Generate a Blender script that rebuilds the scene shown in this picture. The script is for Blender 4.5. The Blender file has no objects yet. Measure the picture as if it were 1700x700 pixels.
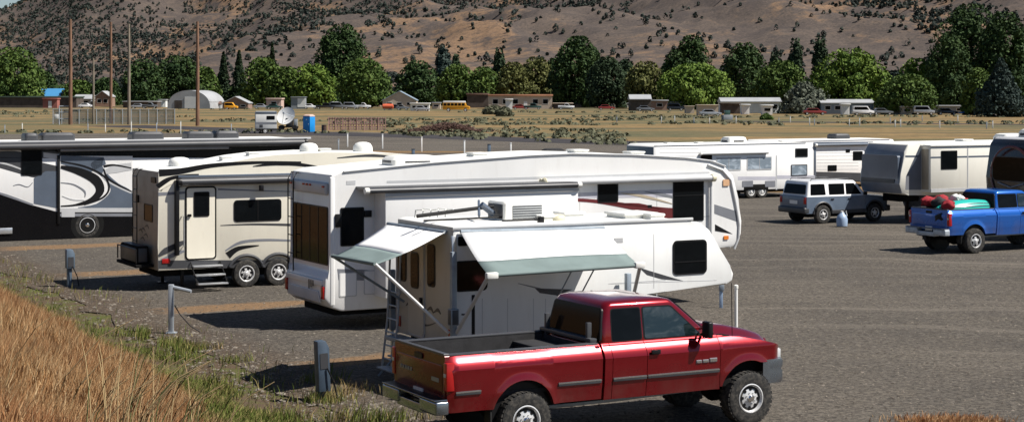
import bpy, bmesh, math, random
import numpy as np
from mathutils import Vector, Matrix, noise
rnd = random.Random(7)
R = math.radians
SC = bpy.context.scene
COL = SC.collection
# ------------------------------------------------------------------ camera model (survey of the place)
EYE = 5.3; FPX = 2900.0; HX = 850.0; HY = 150.0
CA, SA = math.cos(R(28)), math.sin(R(28))
def ground_at(px, py, z=0.0):
    Z = FPX * (EYE - z) / (py - HY)
    return ((px - HX) / FPX * Z, Z)
def uv_of(x, y): return x * CA + y * SA, x * SA - y * CA
def xy_of(u, v): return u * CA + v * SA, u * SA - v * CA

class Frame:
    """a vehicle's own frame: origin at its near rear corner on the ground, x forward, y away, z up"""
    def __init__(self, px, Z, deg=28.0):
        self.X = (px - HX) / FPX * Z; self.Y = Z; self.deg = deg
        self.c, self.s = math.cos(R(deg)), math.sin(R(deg))
    def side(self, px, py, off=0.0):
        X0 = self.X + off * self.s; Y0 = self.Y - off * self.c
        t = (px - HX) / FPX
        L = (t * Y0 - X0) / (self.c - t * self.s)
        return L, EYE - (py - HY) * (Y0 + L * self.s) / FPX
    def rear(self, px, py):
        t = (px - HX) / FPX
        w = (self.X - t * self.Y) / (t * self.c + self.s)
        return w, EYE - (py - HY) * (self.Y + w * self.c) / FPX

# ------------------------------------------------------------------ materials
class NT:
    def __init__(self, name):
        self.m = bpy.data.materials.new(name); self.m.use_nodes = True
        self.t = self.m.node_tree; self.b = self.t.nodes['Principled BSDF']
    def n(self, typ, **kw):
        o = self.t.nodes.new(typ)
        for k, v in kw.items(): setattr(o, k, v)
        return o
    def link(self, a, b): self.t.links.new(a, b)
    def inp(self, node, key, val):
        if hasattr(val, 'is_output') or isinstance(val, bpy.types.NodeSocket): self.link(val, node.inputs[key])
        else: node.inputs[key].default_value = val
    def math(self, op, a, b=0.0, c=None, clamp=False):
        o = self.n('ShaderNodeMath', operation=op, use_clamp=clamp)
        self.inp(o, 0, a); self.inp(o, 1, b)
        if c is not None: self.inp(o, 2, c)
        return o.outputs[0]
    def smooth(self, x, a, b):
        o = self.n('ShaderNodeMapRange', interpolation_type='SMOOTHSTEP')
        self.inp(o, 'Value', x); o.inputs['From Min'].default_value = a; o.inputs['From Max'].default_value = b
        return o.outputs['Result']
    def pos(self): return self.n('ShaderNodeNewGeometry').outputs['Position']
    def obj(self): return self.n('ShaderNodeTexCoord').outputs['Object']
    def scale(self, vec, s, rot=0.0):
        o = self.n('ShaderNodeMapping'); self.link(vec, o.inputs['Vector'])
        o.inputs['Scale'].default_value = s; o.inputs['Rotation'].default_value = (0, 0, rot)
        return o.outputs[0]
    def noise(self, vec, sc, det=4, rough=0.55, dist=0.0):
        o = self.n('ShaderNodeTexNoise'); self.link(vec, o.inputs['Vector'])
        o.inputs['Scale'].default_value = sc; o.inputs['Detail'].default_value = det
        o.inputs['Roughness'].default_value = rough; o.inputs['Distortion'].default_value = dist
        return o.outputs['Fac']
    def mix(self, f, a, b, mode='MIX'):
        o = self.n('ShaderNodeMix', data_type='RGBA', blend_type=mode)
        self.inp(o, 0, f)
        for k, v in ((6, a), (7, b)):
            if isinstance(v, tuple): o.inputs[k].default_value = (v[0], v[1], v[2], 1)
            else: self.link(v, o.inputs[k])
        return o.outputs[2]
    def ramp(self, f, stops):
        o = self.n('ShaderNodeValToRGB'); self.link(f, o.inputs[0]); r = o.color_ramp
        while len(r.elements) < len(stops): r.elements.new(0.5)
        for e, (p, c) in zip(r.elements, stops): e.position = p; e.color = (c[0], c[1], c[2], 1)
        return o.outputs[0]
    def bump(self, h, strength, dist=0.02):
        o = self.n('ShaderNodeBump'); self.link(h, o.inputs['Height'])
        o.inputs['Strength'].default_value = strength; o.inputs['Distance'].default_value = dist
        self.link(o.outputs[0], self.b.inputs['Normal'])
    def done(self, col, rough=0.9, spec=0.2):
        if isinstance(col, tuple): self.b.inputs['Base Color'].default_value = (*col, 1)
        else: self.link(col, self.b.inputs['Base Color'])
        self.b.inputs['Roughness'].default_value = rough
        self.b.inputs['Specular IOR Level'].default_value = spec
        return self.m

def surf(name, col, rough=0.5, metal=0.0, coat=0.0, var=0.12, sc=1.5, bump=0.0, spec=0.5, dirt=None, streak=False):
    t = NT(name); o = t.obj()
    v = t.scale(o, (1, 1, 0.18)) if streak else o
    n = t.noise(v, sc, 6, 0.6)
    f = t.smooth(n, 0.35, 0.7)
    lo = tuple(c * (1 - var) for c in col); hi = tuple(min(1, c * (1 + var * 0.5)) for c in col)
    c = t.mix(f, hi, lo)
    if dirt:
        n2 = t.smooth(t.noise(t.scale(o, (2, 2, 0.5)), sc * 3, 8, 0.7), 0.52, 0.72)
        c = t.mix(t.math('MULTIPLY', n2, dirt[1]), c, dirt[0])
    t.done(c, rough, spec)
    r = t.math('MULTIPLY_ADD', n, 0.25, rough - 0.1, clamp=True); t.link(r, t.b.inputs['Roughness'])
    t.b.inputs['Metallic'].default_value = metal
    if coat: t.b.inputs['Coat Weight'].default_value = coat; t.b.inputs['Coat Roughness'].default_value = 0.04
    if bump: t.bump(t.noise(o, sc * 12, 4), bump, 0.01)
    return t.m

MT = {}
def S(key, *a, **k): MT[key] = surf(key, *a, **k)
DUST = (0.30, 0.24, 0.17)
S('white_gelcoat', (0.80, 0.80, 0.79), 0.32, coat=0.3, var=0.05, sc=0.8, dirt=(DUST, 0.10), streak=True)
S('white_roof', (0.82, 0.82, 0.79), 0.6, var=0.10, sc=1.2, dirt=((0.45, 0.42, 0.36), 0.35))
S('cream_wall', (0.82, 0.78, 0.66), 0.35, coat=0.2, var=0.05, sc=0.8, dirt=(DUST, 0.10), streak=True)
S('shaded_wall', (0.34, 0.29, 0.22), 0.45, var=0.12, sc=1.5, dirt=((0.1, 0.08, 0.06), 0.4))  # dark copy for trailer walls in shade, the shade put into the colour
S('camper_wall', (0.76, 0.77, 0.76), 0.4, var=0.06, sc=0.9, dirt=(DUST, 0.12), streak=True)
S('camper_rear', (0.52, 0.48, 0.40), 0.45, var=0.08, sc=1.0, dirt=(DUST, 0.2))  # camper wall browned and darkened, tail shade put into the colour
S('black_trim', (0.009, 0.009, 0.010), 0.4, var=0.3, spec=0.25)
S('gloss_black', (0.005, 0.005, 0.006), 0.22, var=0.2, spec=0.2)
S('ivory_wall', (0.80, 0.78, 0.70), 0.35, coat=0.2, var=0.05, sc=0.8, dirt=(DUST, 0.08), streak=True)
S('dark_rubber', (0.02, 0.02, 0.02), 0.75, var=0.3, sc=4)
S('under_black', (0.012, 0.012, 0.012), 0.9, var=0.3, spec=0.1)
S('charcoal', (0.05, 0.052, 0.058), 0.4, var=0.15)
S('mid_grey', (0.20, 0.21, 0.235), 0.35, var=0.1, coat=0.3)
S('wagon_reflect', (0.12, 0.16, 0.22), 0.35, coat=0.4, var=0.1)  # white wagon's lower body, bluish reflection and shade put into the colour
S('slate_blue', (0.10, 0.125, 0.165), 0.3, var=0.1, coat=0.4)
S('light_grey', (0.50, 0.51, 0.52), 0.4, var=0.08)
S('purple_grey', (0.50, 0.50, 0.56), 0.4, var=0.08)
S('maroon', (0.13, 0.02, 0.022), 0.35, var=0.1)
S('bronze_stripe', (0.45, 0.38, 0.28), 0.4, var=0.1)
S('aluminium', (0.72, 0.74, 0.76), 0.35, metal=0.9, var=0.1, sc=5)
S('grey_metal', (0.28, 0.33, 0.38), 0.5, metal=0.3, var=0.15, sc=5, dirt=(DUST, 0.2))
S('pole_blue', (0.11, 0.155, 0.21), 0.5, metal=0.2, var=0.15, sc=5)
S('galv', (0.42, 0.46, 0.50), 0.5, metal=0.4, var=0.15, sc=8)
S('chrome', (0.80, 0.80, 0.80), 0.10, metal=1.0, var=0.04, sc=8)
S('alloy', (0.66, 0.66, 0.66), 0.30, metal=0.25, var=0.1, sc=8, coat=0.3)
S('white_paint', (0.80, 0.80, 0.78), 0.35, coat=0.5, var=0.05)
S('awning_white', (0.84, 0.84, 0.83), 0.75, var=0.04, sc=1.0, spec=0.2)
S('awning_green', (0.175, 0.225, 0.22), 0.75, var=0.10, sc=2.0, spec=0.2)
S('plastic_white', (0.76, 0.76, 0.72), 0.5, var=0.06, sc=3)
S('yellowed', (0.62, 0.58, 0.42), 0.5, var=0.1, sc=4)
S('red_lens', (0.35, 0.012, 0.012), 0.15, var=0.1)
S('amber_lens', (0.70, 0.20, 0.03), 0.25, var=0.1)
S('clear_lens', (0.55, 0.57, 0.58), 0.1, var=0.1)
S('seat_dark', (0.03, 0.028, 0.026), 0.8)
S('red_cloth', (0.28, 0.012, 0.02), 0.85, var=0.5, sc=6, bump=0.6)
S('black_cloth', (0.02, 0.02, 0.022), 0.85, var=0.3, sc=6, bump=0.6)
S('teal_plastic', (0.02, 0.42, 0.36), 0.35, var=0.08)
S('toilet_blue', (0.01, 0.24, 0.62), 0.4, var=0.08)
S('wood_pole', (0.19, 0.105, 0.065), 0.85, var=0.35, sc=3, streak=True)
S('wood_pole_grey', (0.20, 0.17, 0.13), 0.85, var=0.35, sc=3, streak=True)
S('brown_metal', (0.06, 0.03, 0.022), 0.6, var=0.2)
S('blue_roof', (0.055, 0.22, 0.42), 0.45, var=0.1, sc=0.3)
S('orange_roof', (0.40, 0.19, 0.11), 0.8, var=0.2, sc=0.4)
S('brown_roof', (0.14, 0.085, 0.065), 0.85, var=0.2, sc=0.4)
S('grey_roof', (0.34, 0.35, 0.36), 0.6, var=0.15, sc=0.3)
S('green_roof', (0.06, 0.085, 0.07), 0.6, var=0.15, sc=0.3)
S('brick_red', (0.28, 0.10, 0.08), 0.85, var=0.2, sc=0.6)
S('house_beige', (0.48, 0.40, 0.32), 0.85, var=0.1, sc=0.4)
S('house_brown', (0.26, 0.17, 0.13), 0.85, var=0.1, sc=0.4)
S('house_white', (0.72, 0.72, 0.70), 0.8, var=0.1, sc=0.4)
S('house_pink', (0.52, 0.38, 0.33), 0.85, var=0.1, sc=0.4)
S('house_grey', (0.22, 0.24, 0.26), 0.8, var=0.1, sc=0.4)
S('house_blue', (0.20, 0.26, 0.32), 0.8, var=0.1, sc=0.4)
S('barn_dark', (0.075, 0.06, 0.05), 0.9, var=0.3, sc=0.8)
S('bus_yellow', (0.72, 0.34, 0.02), 0.4, var=0.08)
S('tarp_blue', (0.02, 0.16, 0.50), 0.5, var=0.1)
S('orange_sign', (0.62, 0.12, 0.05), 0.5)
S('car_red', (0.24, 0.03, 0.02), 0.3, coat=0.6)
S('car_grey', (0.14, 0.15, 0.16), 0.3, coat=0.6)
S('car_silver', (0.42, 0.43, 0.44), 0.3, metal=0.4, coat=0.6)
S('car_black', (0.015, 0.015, 0.017), 0.25, coat=0.6)
S('car_green', (0.03, 0.07, 0.06), 0.3, coat=0.5)
S('car_white', (0.82, 0.82, 0.82), 0.3, coat=0.5)
S('net_pink', (0.40, 0.24, 0.22), 0.8, var=0.2)
S('brush_brown', (0.09, 0.05, 0.04), 0.95, var=0.5, sc=2)
S('rust_red', (0.12, 0.03, 0.03), 0.4, coat=0.5)
S('drum_blue', (0.30, 0.40, 0.55), 0.4)

def glass(name, col, rough=0.04, streaks=0.0, spec=0.45, coat=0.15):
    t = NT(name); o = t.obj()
    n = t.noise(t.scale(o, (1, 1, 2.2)), 1.6, 4, 0.6, 0.6)
    c = t.mix(t.smooth(n, 0.45, 0.75), col, tuple(min(1, x * 1.6 + streaks) for x in col))
    t.done(c, rough, spec); t.b.inputs['Coat Weight'].default_value = coat
    t.b.inputs['Coat Roughness'].default_value = 0.02
    MT[name] = t.m
glass('dark_glass', (0.004, 0.005, 0.006), spec=0.12, coat=0.0)
glass('brown_glass', (0.020, 0.012, 0.007), 0.08, spec=0.07, coat=0.0)
glass('cab_glass', (0.006, 0.014, 0.016), streaks=0.06, spec=0.6, coat=0.5)
glass('curtain_glass', (0.20, 0.25, 0.30), streaks=0.15)

def metallic_paint(name, col, fl, coat=0.9):
    t = NT(name); o = t.obj()
    n = t.noise(o, 220, 2); c = t.mix(n, col, tuple(min(1, x * 1.35) for x in col))
    dn = t.noise(t.scale(o, (1, 1, 0.6)), 2.2, 7, 0.65)
    z = t.n('ShaderNodeSeparateXYZ'); t.link(o, z.inputs[0])
    dz = t.smooth(z.outputs[2], 1.25, 0.50)     # brown, rougher patches towards the sills
    dm = t.math('MULTIPLY', t.math('MULTIPLY', dz, t.smooth(dn, 0.3, 0.75)), 0.55)
    c = t.mix(dm, c, (0.10, 0.06, 0.045))
    t.done(c, 0.32, 0.5); t.b.inputs['Metallic'].default_value = fl
    t.link(t.math('MULTIPLY_ADD', dm, 0.9, 0.21, clamp=True), t.b.inputs['Roughness'])
    t.b.inputs['Coat Weight'].default_value = coat; t.b.inputs['Coat Roughness'].default_value = 0.05
    MT[name] = t.m
metallic_paint('red_paint', (0.21, 0.003, 0.008), 0.62)
metallic_paint('red_shaded', (0.10, 0.008, 0.008), 0.15, 0.15)  # darker copy of the red paint, tailgate shade put into the colour
metallic_paint('blue_paint', (0.008, 0.10, 0.42), 0.35)

def tyre_mat():
    t = NT('tyre_rubber'); o = t.obj(); n = t.noise(o, 14, 6, 0.7)
    c = t.mix(t.smooth(n, 0.4, 0.7), (0.022, 0.022, 0.022), (0.085, 0.078, 0.068))
    MT['tyre_rubber'] = t.done(c, 0.85, 0.25); t.bump(t.noise(o, 60, 3), 0.4, 0.004)
tyre_mat()

def louvre_mat():
    t = NT('louvres'); o = t.obj()
    z = t.n('ShaderNodeSeparateXYZ'); t.link(o, z.inputs[0])
    w = t.math('SINE', t.math('MULTIPLY', z.outputs[2], 2 * math.pi / 0.045))
    c = t.mix(t.smooth(w, -0.2, 0.4), (0.05, 0.055, 0.06), (0.42, 0.44, 0.45))
    MT['louvres'] = t.done(c, 0.5, 0.4)
louvre_mat()

# ------------------------------------------------------------------ mesh builder
def MS(y=0.0):   return Matrix(((1,0,0,0),(0,0,-1,y),(0,1,0,0),(0,0,0,1)))      # near side, faces -y : (a,b,d)->(a, y-d, b)
def MFAR(y=0.0): return Matrix(((1,0,0,0),(0,0,1,y),(0,1,0,0),(0,0,0,1)))
def MR(x=0.0):   return Matrix(((0,0,-1,x),(1,0,0,0),(0,1,0,0),(0,0,0,1)))      # rear, faces -x : (a,b,d)->(x-d, a, b)
def MFR(x=0.0):  return Matrix(((0,0,1,x),(1,0,0,0),(0,1,0,0),(0,0,0,1)))
def MTOP(z=0.0): return Matrix(((1,0,0,0),(0,1,0,0),(0,0,1,z),(0,0,0,1)))

class MB:
    def __init__(s): s.bm = bmesh.new(); s.mats = []
    def mi(s, m):
        if m not in s.mats: s.mats.append(m)
        return s.mats.index(m)
    def add(s, vs, fs, m, bev=0.0, seg=2, M=None):
        i = s.mi(m)
        if M is not None: vs = [M @ Vector(v) for v in vs]
        V = [s.bm.verts.new(v) for v in vs]; F = []
        for f in fs:
            try:
                q = s.bm.faces.new([V[k] for k in f]); q.material_index = i; F.append(q)
            except ValueError: pass
        if bev > 0:
            E = list({e for f in F for e in f.edges})
            bmesh.ops.bevel(s.bm, geom=E, offset=bev, segments=seg, affect='EDGES', profile=0.5, clamp_overlap=True)
        return V
    def box(s, x0, x1, y0, y1, z0, z1, m, bev=0.0, seg=2, M=None):
        vs = [(x0,y0,z0),(x1,y0,z0),(x1,y1,z0),(x0,y1,z0),(x0,y0,z1),(x1,y0,z1),(x1,y1,z1),(x0,y1,z1)]
        return s.add(vs, [(0,3,2,1),(4,5,6,7),(0,1,5,4),(1,2,6,5),(2,3,7,6),(3,0,4,7)], m, bev, seg, M)
    def prism(s, pts, d0, d1, m, M=None, bev=0.0, seg=2, capm=None):
        """2-D outline pts (a,b) extruded from depth d0 to d1 in frame M"""
        M = M or MS(); n = len(pts)
        vs = [(a, b, d0) for a, b in pts] + [(a, b, d1) for a, b in pts]
        fs = [tuple(range(n))[::-1], tuple(range(n, 2*n))] + [(k, (k+1) % n, n+(k+1) % n, n+k) for k in range(n)]
        return s.add(vs, fs, m, bev, seg, M)
    def loft(s, rings, m, cap=True):
        n = len(rings[0]); vs = [p for r in rings for p in r]; fs = []
        for a in range(len(rings)-1):
            for k in range(n):
                fs.append((a*n+k, a*n+(k+1) % n, (a+1)*n+(k+1) % n, (a+1)*n+k))
        if cap: fs.append(tuple(range(n))[::-1]); fs.append(tuple((len(rings)-1)*n+k for k in range(n)))
        return s.add(vs, fs, m)
    def tube(s, pts, r, m, n=8, r2=None):
        pts = [Vector(p) for p in pts]; rings = []
        for k, p in enumerate(pts):
            d = (pts[min(k+1, len(pts)-1)] - pts[max(k-1, 0)]).normalized()
            up = Vector((0,0,1)) if abs(d.z) < 0.9 else Vector((1,0,0))
            a = d.cross(up).normalized(); b = d.cross(a)
            rr = r if r2 is None else r + (r2 - r) * k / (len(pts)-1)
            rings.append([p + a*rr*math.cos(2*math.pi*j/n) + b*rr*math.sin(2*math.pi*j/n) for j in range(n)])
        return s.loft(rings, m)
    def lathe(s, prof, m, n=32, c=(0,0,0), axis='y', cap=True):
        """prof: (radius, offset along axis)"""
        rings = []
        for r, o in prof:
            ring = []
            for j in range(n):
                a = 2*math.pi*j/n; x, z = r*math.cos(a), r*math.sin(a)
                ring.append((c[0]+x, c[1]+o, c[2]+z) if axis == 'y' else ((c[0]+x, c[1]+z, c[2]+o) if axis == 'z' else (c[0]+o, c[1]+x, c[2]+z)))
            rings.append(ring)
        return s.loft(rings, m, cap)
    def sheet(s, grid, m):
        """grid[i][j] of points"""
        a, b = len(grid), len(grid[0]); vs = [p for r in grid for p in r]
        fs = [(i*b+j, i*b+j+1, (i+1)*b+j+1, (i+1)*b+j) for i in range(a-1) for j in range(b-1)]
        return s.add(vs, fs, m)
    def build(s, name, parent=None, ang=35.0, recalc=True):
        if recalc: bmesh.ops.recalc_face_normals(s.bm, faces=s.bm.faces)
        me = bpy.data.meshes.new(name); s.bm.to_mesh(me); s.bm.free()
        for m in s.mats: me.materials.append(MT[m] if isinstance(m, str) else m)
        me.polygons.foreach_set('use_smooth', [True]*len(me.polygons))
        me.set_sharp_from_angle(angle=R(ang))
        o = bpy.data.objects.new(name, me); COL.objects.link(o)
        if parent: o.parent = parent
        return o

def tag(o, label, cat, group=None):
    o['label'] = label; o['category'] = cat
    if group: o['group'] = group
    return o
def thing(name, label, cat, loc=(0,0,0), rz=0.0, group=None):
    o = bpy.data.objects.new(name, None); COL.objects.link(o); o.empty_display_size = 0.3
    o.location = loc; o.rotation_euler = (0, 0, rz)
    return tag(o, label, cat, group)
def at_frame(name, label, cat, fr, group=None): return thing(name, label, cat, (fr.X, fr.Y, 0), R(fr.deg), group)
def struct(o): o['kind'] = 'structure'; return o
def copy_tree(o, parent=None):
    c = o.copy(); COL.objects.link(c); c.parent = parent
    for ch in list(o.children): copy_tree(ch, c)
    return c

def rrect(x0, x1, z0, z1, r=0.05, n=4):
    if x0 > x1: x0, x1 = x1, x0
    if z0 > z1: z0, z1 = z1, z0
    r = min(r, (x1-x0)/2.01, (z1-z0)/2.01); out = []
    for cx, cz, a0 in ((x1-r, z0+r, -90), (x1-r, z1-r, 0), (x0+r, z1-r, 90), (x0+r, z0+r, 180)):
        for k in range(n+1):
            a = R(a0 + 90*k/n); out.append((cx + r*math.cos(a), cz + r*math.sin(a)))
    return out
def spline(pts, n=5, closed=False):
    P = [Vector((p[0], p[1])) for p in pts]; out = []; N = len(P)
    for i in range(N if closed else N-1):
        p0 = P[(i-1) % N] if (closed or i > 0) else P[0]; p1 = P[i]; p2 = P[(i+1) % N]
        p3 = P[(i+2) % N] if (closed or i+2 < N) else P[-1]
        for k in range(n):
            t = k/n
            q = 0.5*((2*p1) + (p2-p0)*t + (2*p0-5*p1+4*p2-p3)*t*t + (3*p1-p0-3*p2+p3)*t**3)
            out.append((q.x, q.y))
    if not closed: out.append(tuple(P[-1]))
    return out
def ribbon(pts, widths, n=5):
    """outline of a swoosh: centre line with a width at each point"""
    c = spline(pts, n); m = len(c); up, dn = [], []
    for i, p in enumerate(c):
        t = i/(m-1)*(len(widths)-1); k = min(int(t), len(widths)-2); w = widths[k] + (widths[k+1]-widths[k])*(t-k)
        a = Vector(c[max(i-1,0)]); b = Vector(c[min(i+1,m-1)]); d = (b-a).normalized()
        up.append((p[0]-d.y*w/2, p[1]+d.x*w/2)); dn.append((p[0]+d.y*w/2, p[1]-d.x*w/2))
    return up + dn[::-1]

def window(parent, a0, a1, b0, b1, M, r=0.06, fr='black_trim', gl='dark_glass', fw=0.03, bars=0, name='window', depth=0.015, hbar=None):
    """a window is its frame (a part) with its pane as sub-part"""
    m = MB(); m.prism(rrect(a0, a1, b0, b1, r), -0.03, depth, fr, M)
    f = m.build(name, parent)
    a0, a1 = min(a0, a1)+fw, max(a0, a1)-fw; b0, b1 = min(b0, b1)+fw, max(b0, b1)-fw
    m = MB(); m.prism(rrect(a0, a1, b0, b1, max(r-fw, 0.015)), 0.0, depth+0.004, gl, M)
    m.build('pane', f)
    if bars or hbar:
        m = MB()
        for k in range(bars):
            x = a0 + (a1-a0)*(k+1)/(bars+1); m.box(x-0.012, x+0.012, b0, b1, depth+0.005, depth+0.012, fr, M=M)
        if hbar: z = b0+(b1-b0)*hbar; m.box(a0, a1, z-0.012, z+0.012, depth+0.005, depth+0.012, fr, M=M)
        m.build('glazing_bar', f)
    return f
def rectpx(fr, x0, y0, x1, y1, off=0.0):
    L0, z1 = fr.side(x0, y0, off); L1, z0 = fr.side(x1, y1, off)
    _, z1b = fr.side(x1, y0, off); _, z0b = fr.side(x0, y1, off)
    return L0, L1, (z0+z0b)/2, (z1+z1b)/2
def winpx(parent, F_, x0, y0, x1, y1, off=0.0, **k):
    a = rectpx(F_, x0, y0, x1, y1, off); return window(parent, a[0], a[1], a[2], a[3], MS(-off), **k)
def decal(mb, fr, pts, m, layer=1, off=0.0):
    mb.prism([fr.side(x, y, off) for x, y in pts], -0.01, 0.0025*layer, m, MS(-off))

# ------------------------------------------------------------------ wheels
_wc = {}
def wheel(parent, x, y, r, w, style='steel', far=False, name='wheel', z=None):
    """wheel (rim) > tyre, hub ; built round its own axle with the outer face towards -y"""
    key = (r, w, style)
    if key not in _wc:
        rr = r*(0.56 if style in ('truck', 'suv') else 0.60)
        m = MB()      # tyre
        prof = [(rr*0.97, -w*0.36), (rr*1.04, -w*0.46), (r*0.84, -w*0.5), (r*0.95, -w*0.45), (r*0.985, -w*0.36), (r, -w*0.2),
                (r, w*0.2), (r*0.985, w*0.36), (r*0.95, w*0.45), (r*0.84, w*0.5), (rr*0.97, w*0.42)]
        m.lathe(prof, 'tyre_rubber', 48)
        nb = 36 if style == 'truck' else 0
        for k in range(nb):
            for sgn in (-1, 1):
                a = 2*math.pi*(k+(0.5 if sgn > 0 else 0))/nb
                Mx = Matrix.Rotation(a, 4, 'Y')
                m.box(r*0.935, r*1.012, sgn*w*0.22-w*0.2, sgn*w*0.22+w*0.2, -r*0.055, r*0.055, 'tyre_rubber', M=Mx)
        ty = m.build('tyre', None, 30)
        m = MB()      # rim
        met = {'truck': 'alloy', 'alloy': 'alloy', 'steel': 'white_paint', 'suv': 'alloy', 'coach': 'alloy'}[style]
        m.lathe([(rr, -w*0.47), (rr*0.93, -w*0.49), (rr*0.88, -w*0.42), (rr*0.84, -w*0.38), (rr*0.80, -w*0.34), (rr*0.5, -w*0.38), (rr*0.34, -w*0.42),
                 (rr*0.30, -w*0.42), (rr*0.1, -w*0.42)], met, 40, cap=False)
        nh = {'truck': 8, 'alloy': 6, 'steel': 8, 'suv': 5, 'coach': 10}[style]
        for k in range(nh):
            a = 2*math.pi*(k+0.5)/nh; Mx = Matrix.Rotation(a, 4, 'Y')
            h = {'truck': 0.10, 'alloy': 0.15, 'steel': 0.07, 'suv': 0.17, 'coach': 0.055}[style]*rr
            z0, z1 = {'truck': (0.52, 0.76), 'alloy': (0.40, 0.82), 'steel': (0.58, 0.76), 'suv': (0.38, 0.84), 'coach': (0.58, 0.76)}[style]
            pts = rrect(-h, h, rr*z0, rr*z1, h*0.8, 3)
            m.prism(pts, w*0.20, w*0.395, 'black_trim', Mx @ MS(0))
        rim = m.build('wheel', None, 30)
        m = MB()
        m.lathe([(rr*0.26, -w*0.28), (rr*0.25, -w*0.50), (rr*0.17, -w*0.56), (rr*0.02, -w*0.57)], 'chrome' if style in ('truck', 'coach') else met, 24)
        for k in range(nh):
            a = 2*math.pi*k/nh; m.lathe([(rr*0.045, -w*0.37), (rr*0.04, -w*0.45), (rr*0.01, -w*0.455)], 'chrome', 8, c=(rr*0.37*math.sin(a), 0, rr*0.37*math.cos(a)))
        hub = m.build('hub', None, 30)
        _wc[key] = (ty.data, rim.data, hub.data)
        for o in (ty, rim, hub): bpy.data.objects.remove(o)
    ty, rim, hub = _wc[key]
    o = bpy.data.objects.new(name, rim); COL.objects.link(o); o.parent = parent
    o.location = (x, y, r if z is None else z)
    if far: o.rotation_euler = (0, 0, math.pi)
    else: o.rotation_euler = (0, rnd.uniform(0, 6), 0)
    for nm, me in (('tyre', ty), ('hub', hub)):
        c = bpy.data.objects.new(nm, me); COL.objects.link(c); c.parent = o
    return o
S('bumper_metal', (0.30, 0.34, 0.39), 0.22, metal=0.9, var=0.12, sc=6)
S('pale_amber', (0.62, 0.38, 0.22), 0.3, var=0.2)
# ================================================================== THE SETTING
def bank_h(u, v):
    n = noise.noise(Vector((u*0.35, v*0.35, 0))) * 0.22 + noise.noise(Vector((u*1.1, v*1.1, 3))) * 0.07
    if u < 9.6:
        t = min(1.0, (9.6-u)/9.6) if u > 0 else 1.0
        return 3.6*t + n*min(1.0, (9.6-u)/2.0) if u > -8 else 3.6 + n
    if u < 11.2:
        t = (u-9.6)/1.6
        return -0.03*math.sin(math.pi*t) + n*0.12*(1-t)
    return 0.0
def ground_material():
    t = NT('dry_field'); p = t.pos()
    d = t.n('ShaderNodeVectorMath', operation='DOT_PRODUCT'); t.link(p, d.inputs[0]); d.inputs[1].default_value = (CA, SA, 0)
    u = d.outputs['Value']
    flat = t.scale(p, (0.35, 1.0, 1.0))
    n1 = t.noise(flat, 0.045, 6, 0.6); n2 = t.noise(p, 0.5, 6, 0.7); n3 = t.noise(p, 6, 4, 0.7)
    n5 = t.noise(t.scale(p, (0.30, 1.0, 1.0)), 0.22, 5, 0.7)
    gold = t.mix(t.smooth(n2, 0.35, 0.65), (0.275, 0.185, 0.085), (0.155, 0.108, 0.055))
    gold = t.mix(t.math('MULTIPLY', t.smooth(n5, 0.50, 0.62), 0.75), gold, (0.105, 0.098, 0.052))
    sage = t.mix(t.smooth(n2, 0.4, 0.6), (0.085, 0.088, 0.048), (0.135, 0.115, 0.065))
    col = t.mix(t.smooth(n1, 0.45, 0.57), gold, sage)
    n4 = t.noise(t.scale(p, (0.10, 1.0, 1.0)), 0.10, 4, 0.6)
    col = t.mix(t.math('MULTIPLY', t.smooth(n4, 0.54, 0.66), 0.75), col, (0.10, 0.082, 0.052))
    # the bank: straw litter under the dry grass; turf and bare earth at its foot
    straw = t.mix(t.smooth(n3, 0.35, 0.65), (0.19, 0.105, 0.05), (0.10, 0.058, 0.03))
    foot = t.mix(t.smooth(t.noise(p, 1.3, 6, 0.7), 0.44, 0.62), (0.095, 0.068, 0.046), (0.085, 0.092, 0.030))
    us = t.math('ADD', u, t.math('MULTIPLY', t.math('SUBTRACT', n2, 0.5), 2.4))
    ysep = t.n('ShaderNodeSeparateXYZ'); t.link(p, ysep.inputs[0])
    bl = t.n('ShaderNodeMapRange'); t.link(ysep.outputs[1], bl.inputs['Value']); bl.inputs['From Min'].default_value = 14; bl.inputs['From Max'].default_value = 33; bl.inputs['To Min'].default_value = 5.3; bl.inputs['To Max'].default_value = 8.6
    bank = t.mix(t.smooth(t.math('SUBTRACT', us, bl.outputs['Result']), -0.3, 0.5), straw, foot)
    geo = t.n('ShaderNodeSeparateXYZ'); t.link(p, geo.inputs[0])
    near = t.smooth(geo.outputs[1], 130, 110)
    isbank = t.math('MULTIPLY', t.smooth(u, 14.0, 13.0), near)
    col = t.mix(isbank, col, bank)
    t.done(col, 0.95, 0.1)
    t.bump(t.noise(p, 9, 5, 0.7), 0.6, 0.05)
    return t.m
def axis_coords(fine0, fine1, step, far0, far1, k=1.22):
    a = list(np.arange(fine0, fine1+1e-6, step)); s = step; x = a[-1]
    while x < far1: s *= k; x += s; a.append(min(x, far1))
    s = step; x = a[0]
    while x > far0: s *= k; x -= s; a.insert(0, max(x, far0))
    return a
def near_crest(X):
    xs = [-620, -430, -340, -285, -164, 0, 164, 560, 1200]; ys = [0, 0, 26, 55, 72, 80, 103, 122, 140]
    return float(np.interp(X, xs, ys))
def far_crest(X):
    xs = [-1400, -1050, -915, -880, -840, -700, 0, 1500]; ys = [90, 128, 150, 158, 172, 235, 265, 280]
    return float(np.interp(X, xs, ys))
def sstep(a, b, x):
    t = min(1, max(0, (x-a)/(b-a))); return t*t*(3-2*t)
def ridged(x, y, z=0.0):
    s = 0; a = 1; f = 1
    for k in range(5):
        s += a*(1-abs(noise.noise(Vector((x*f, y*f, z+k*7)))*2)); a *= 0.5; f *= 2.1
    return s/1.9
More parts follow.
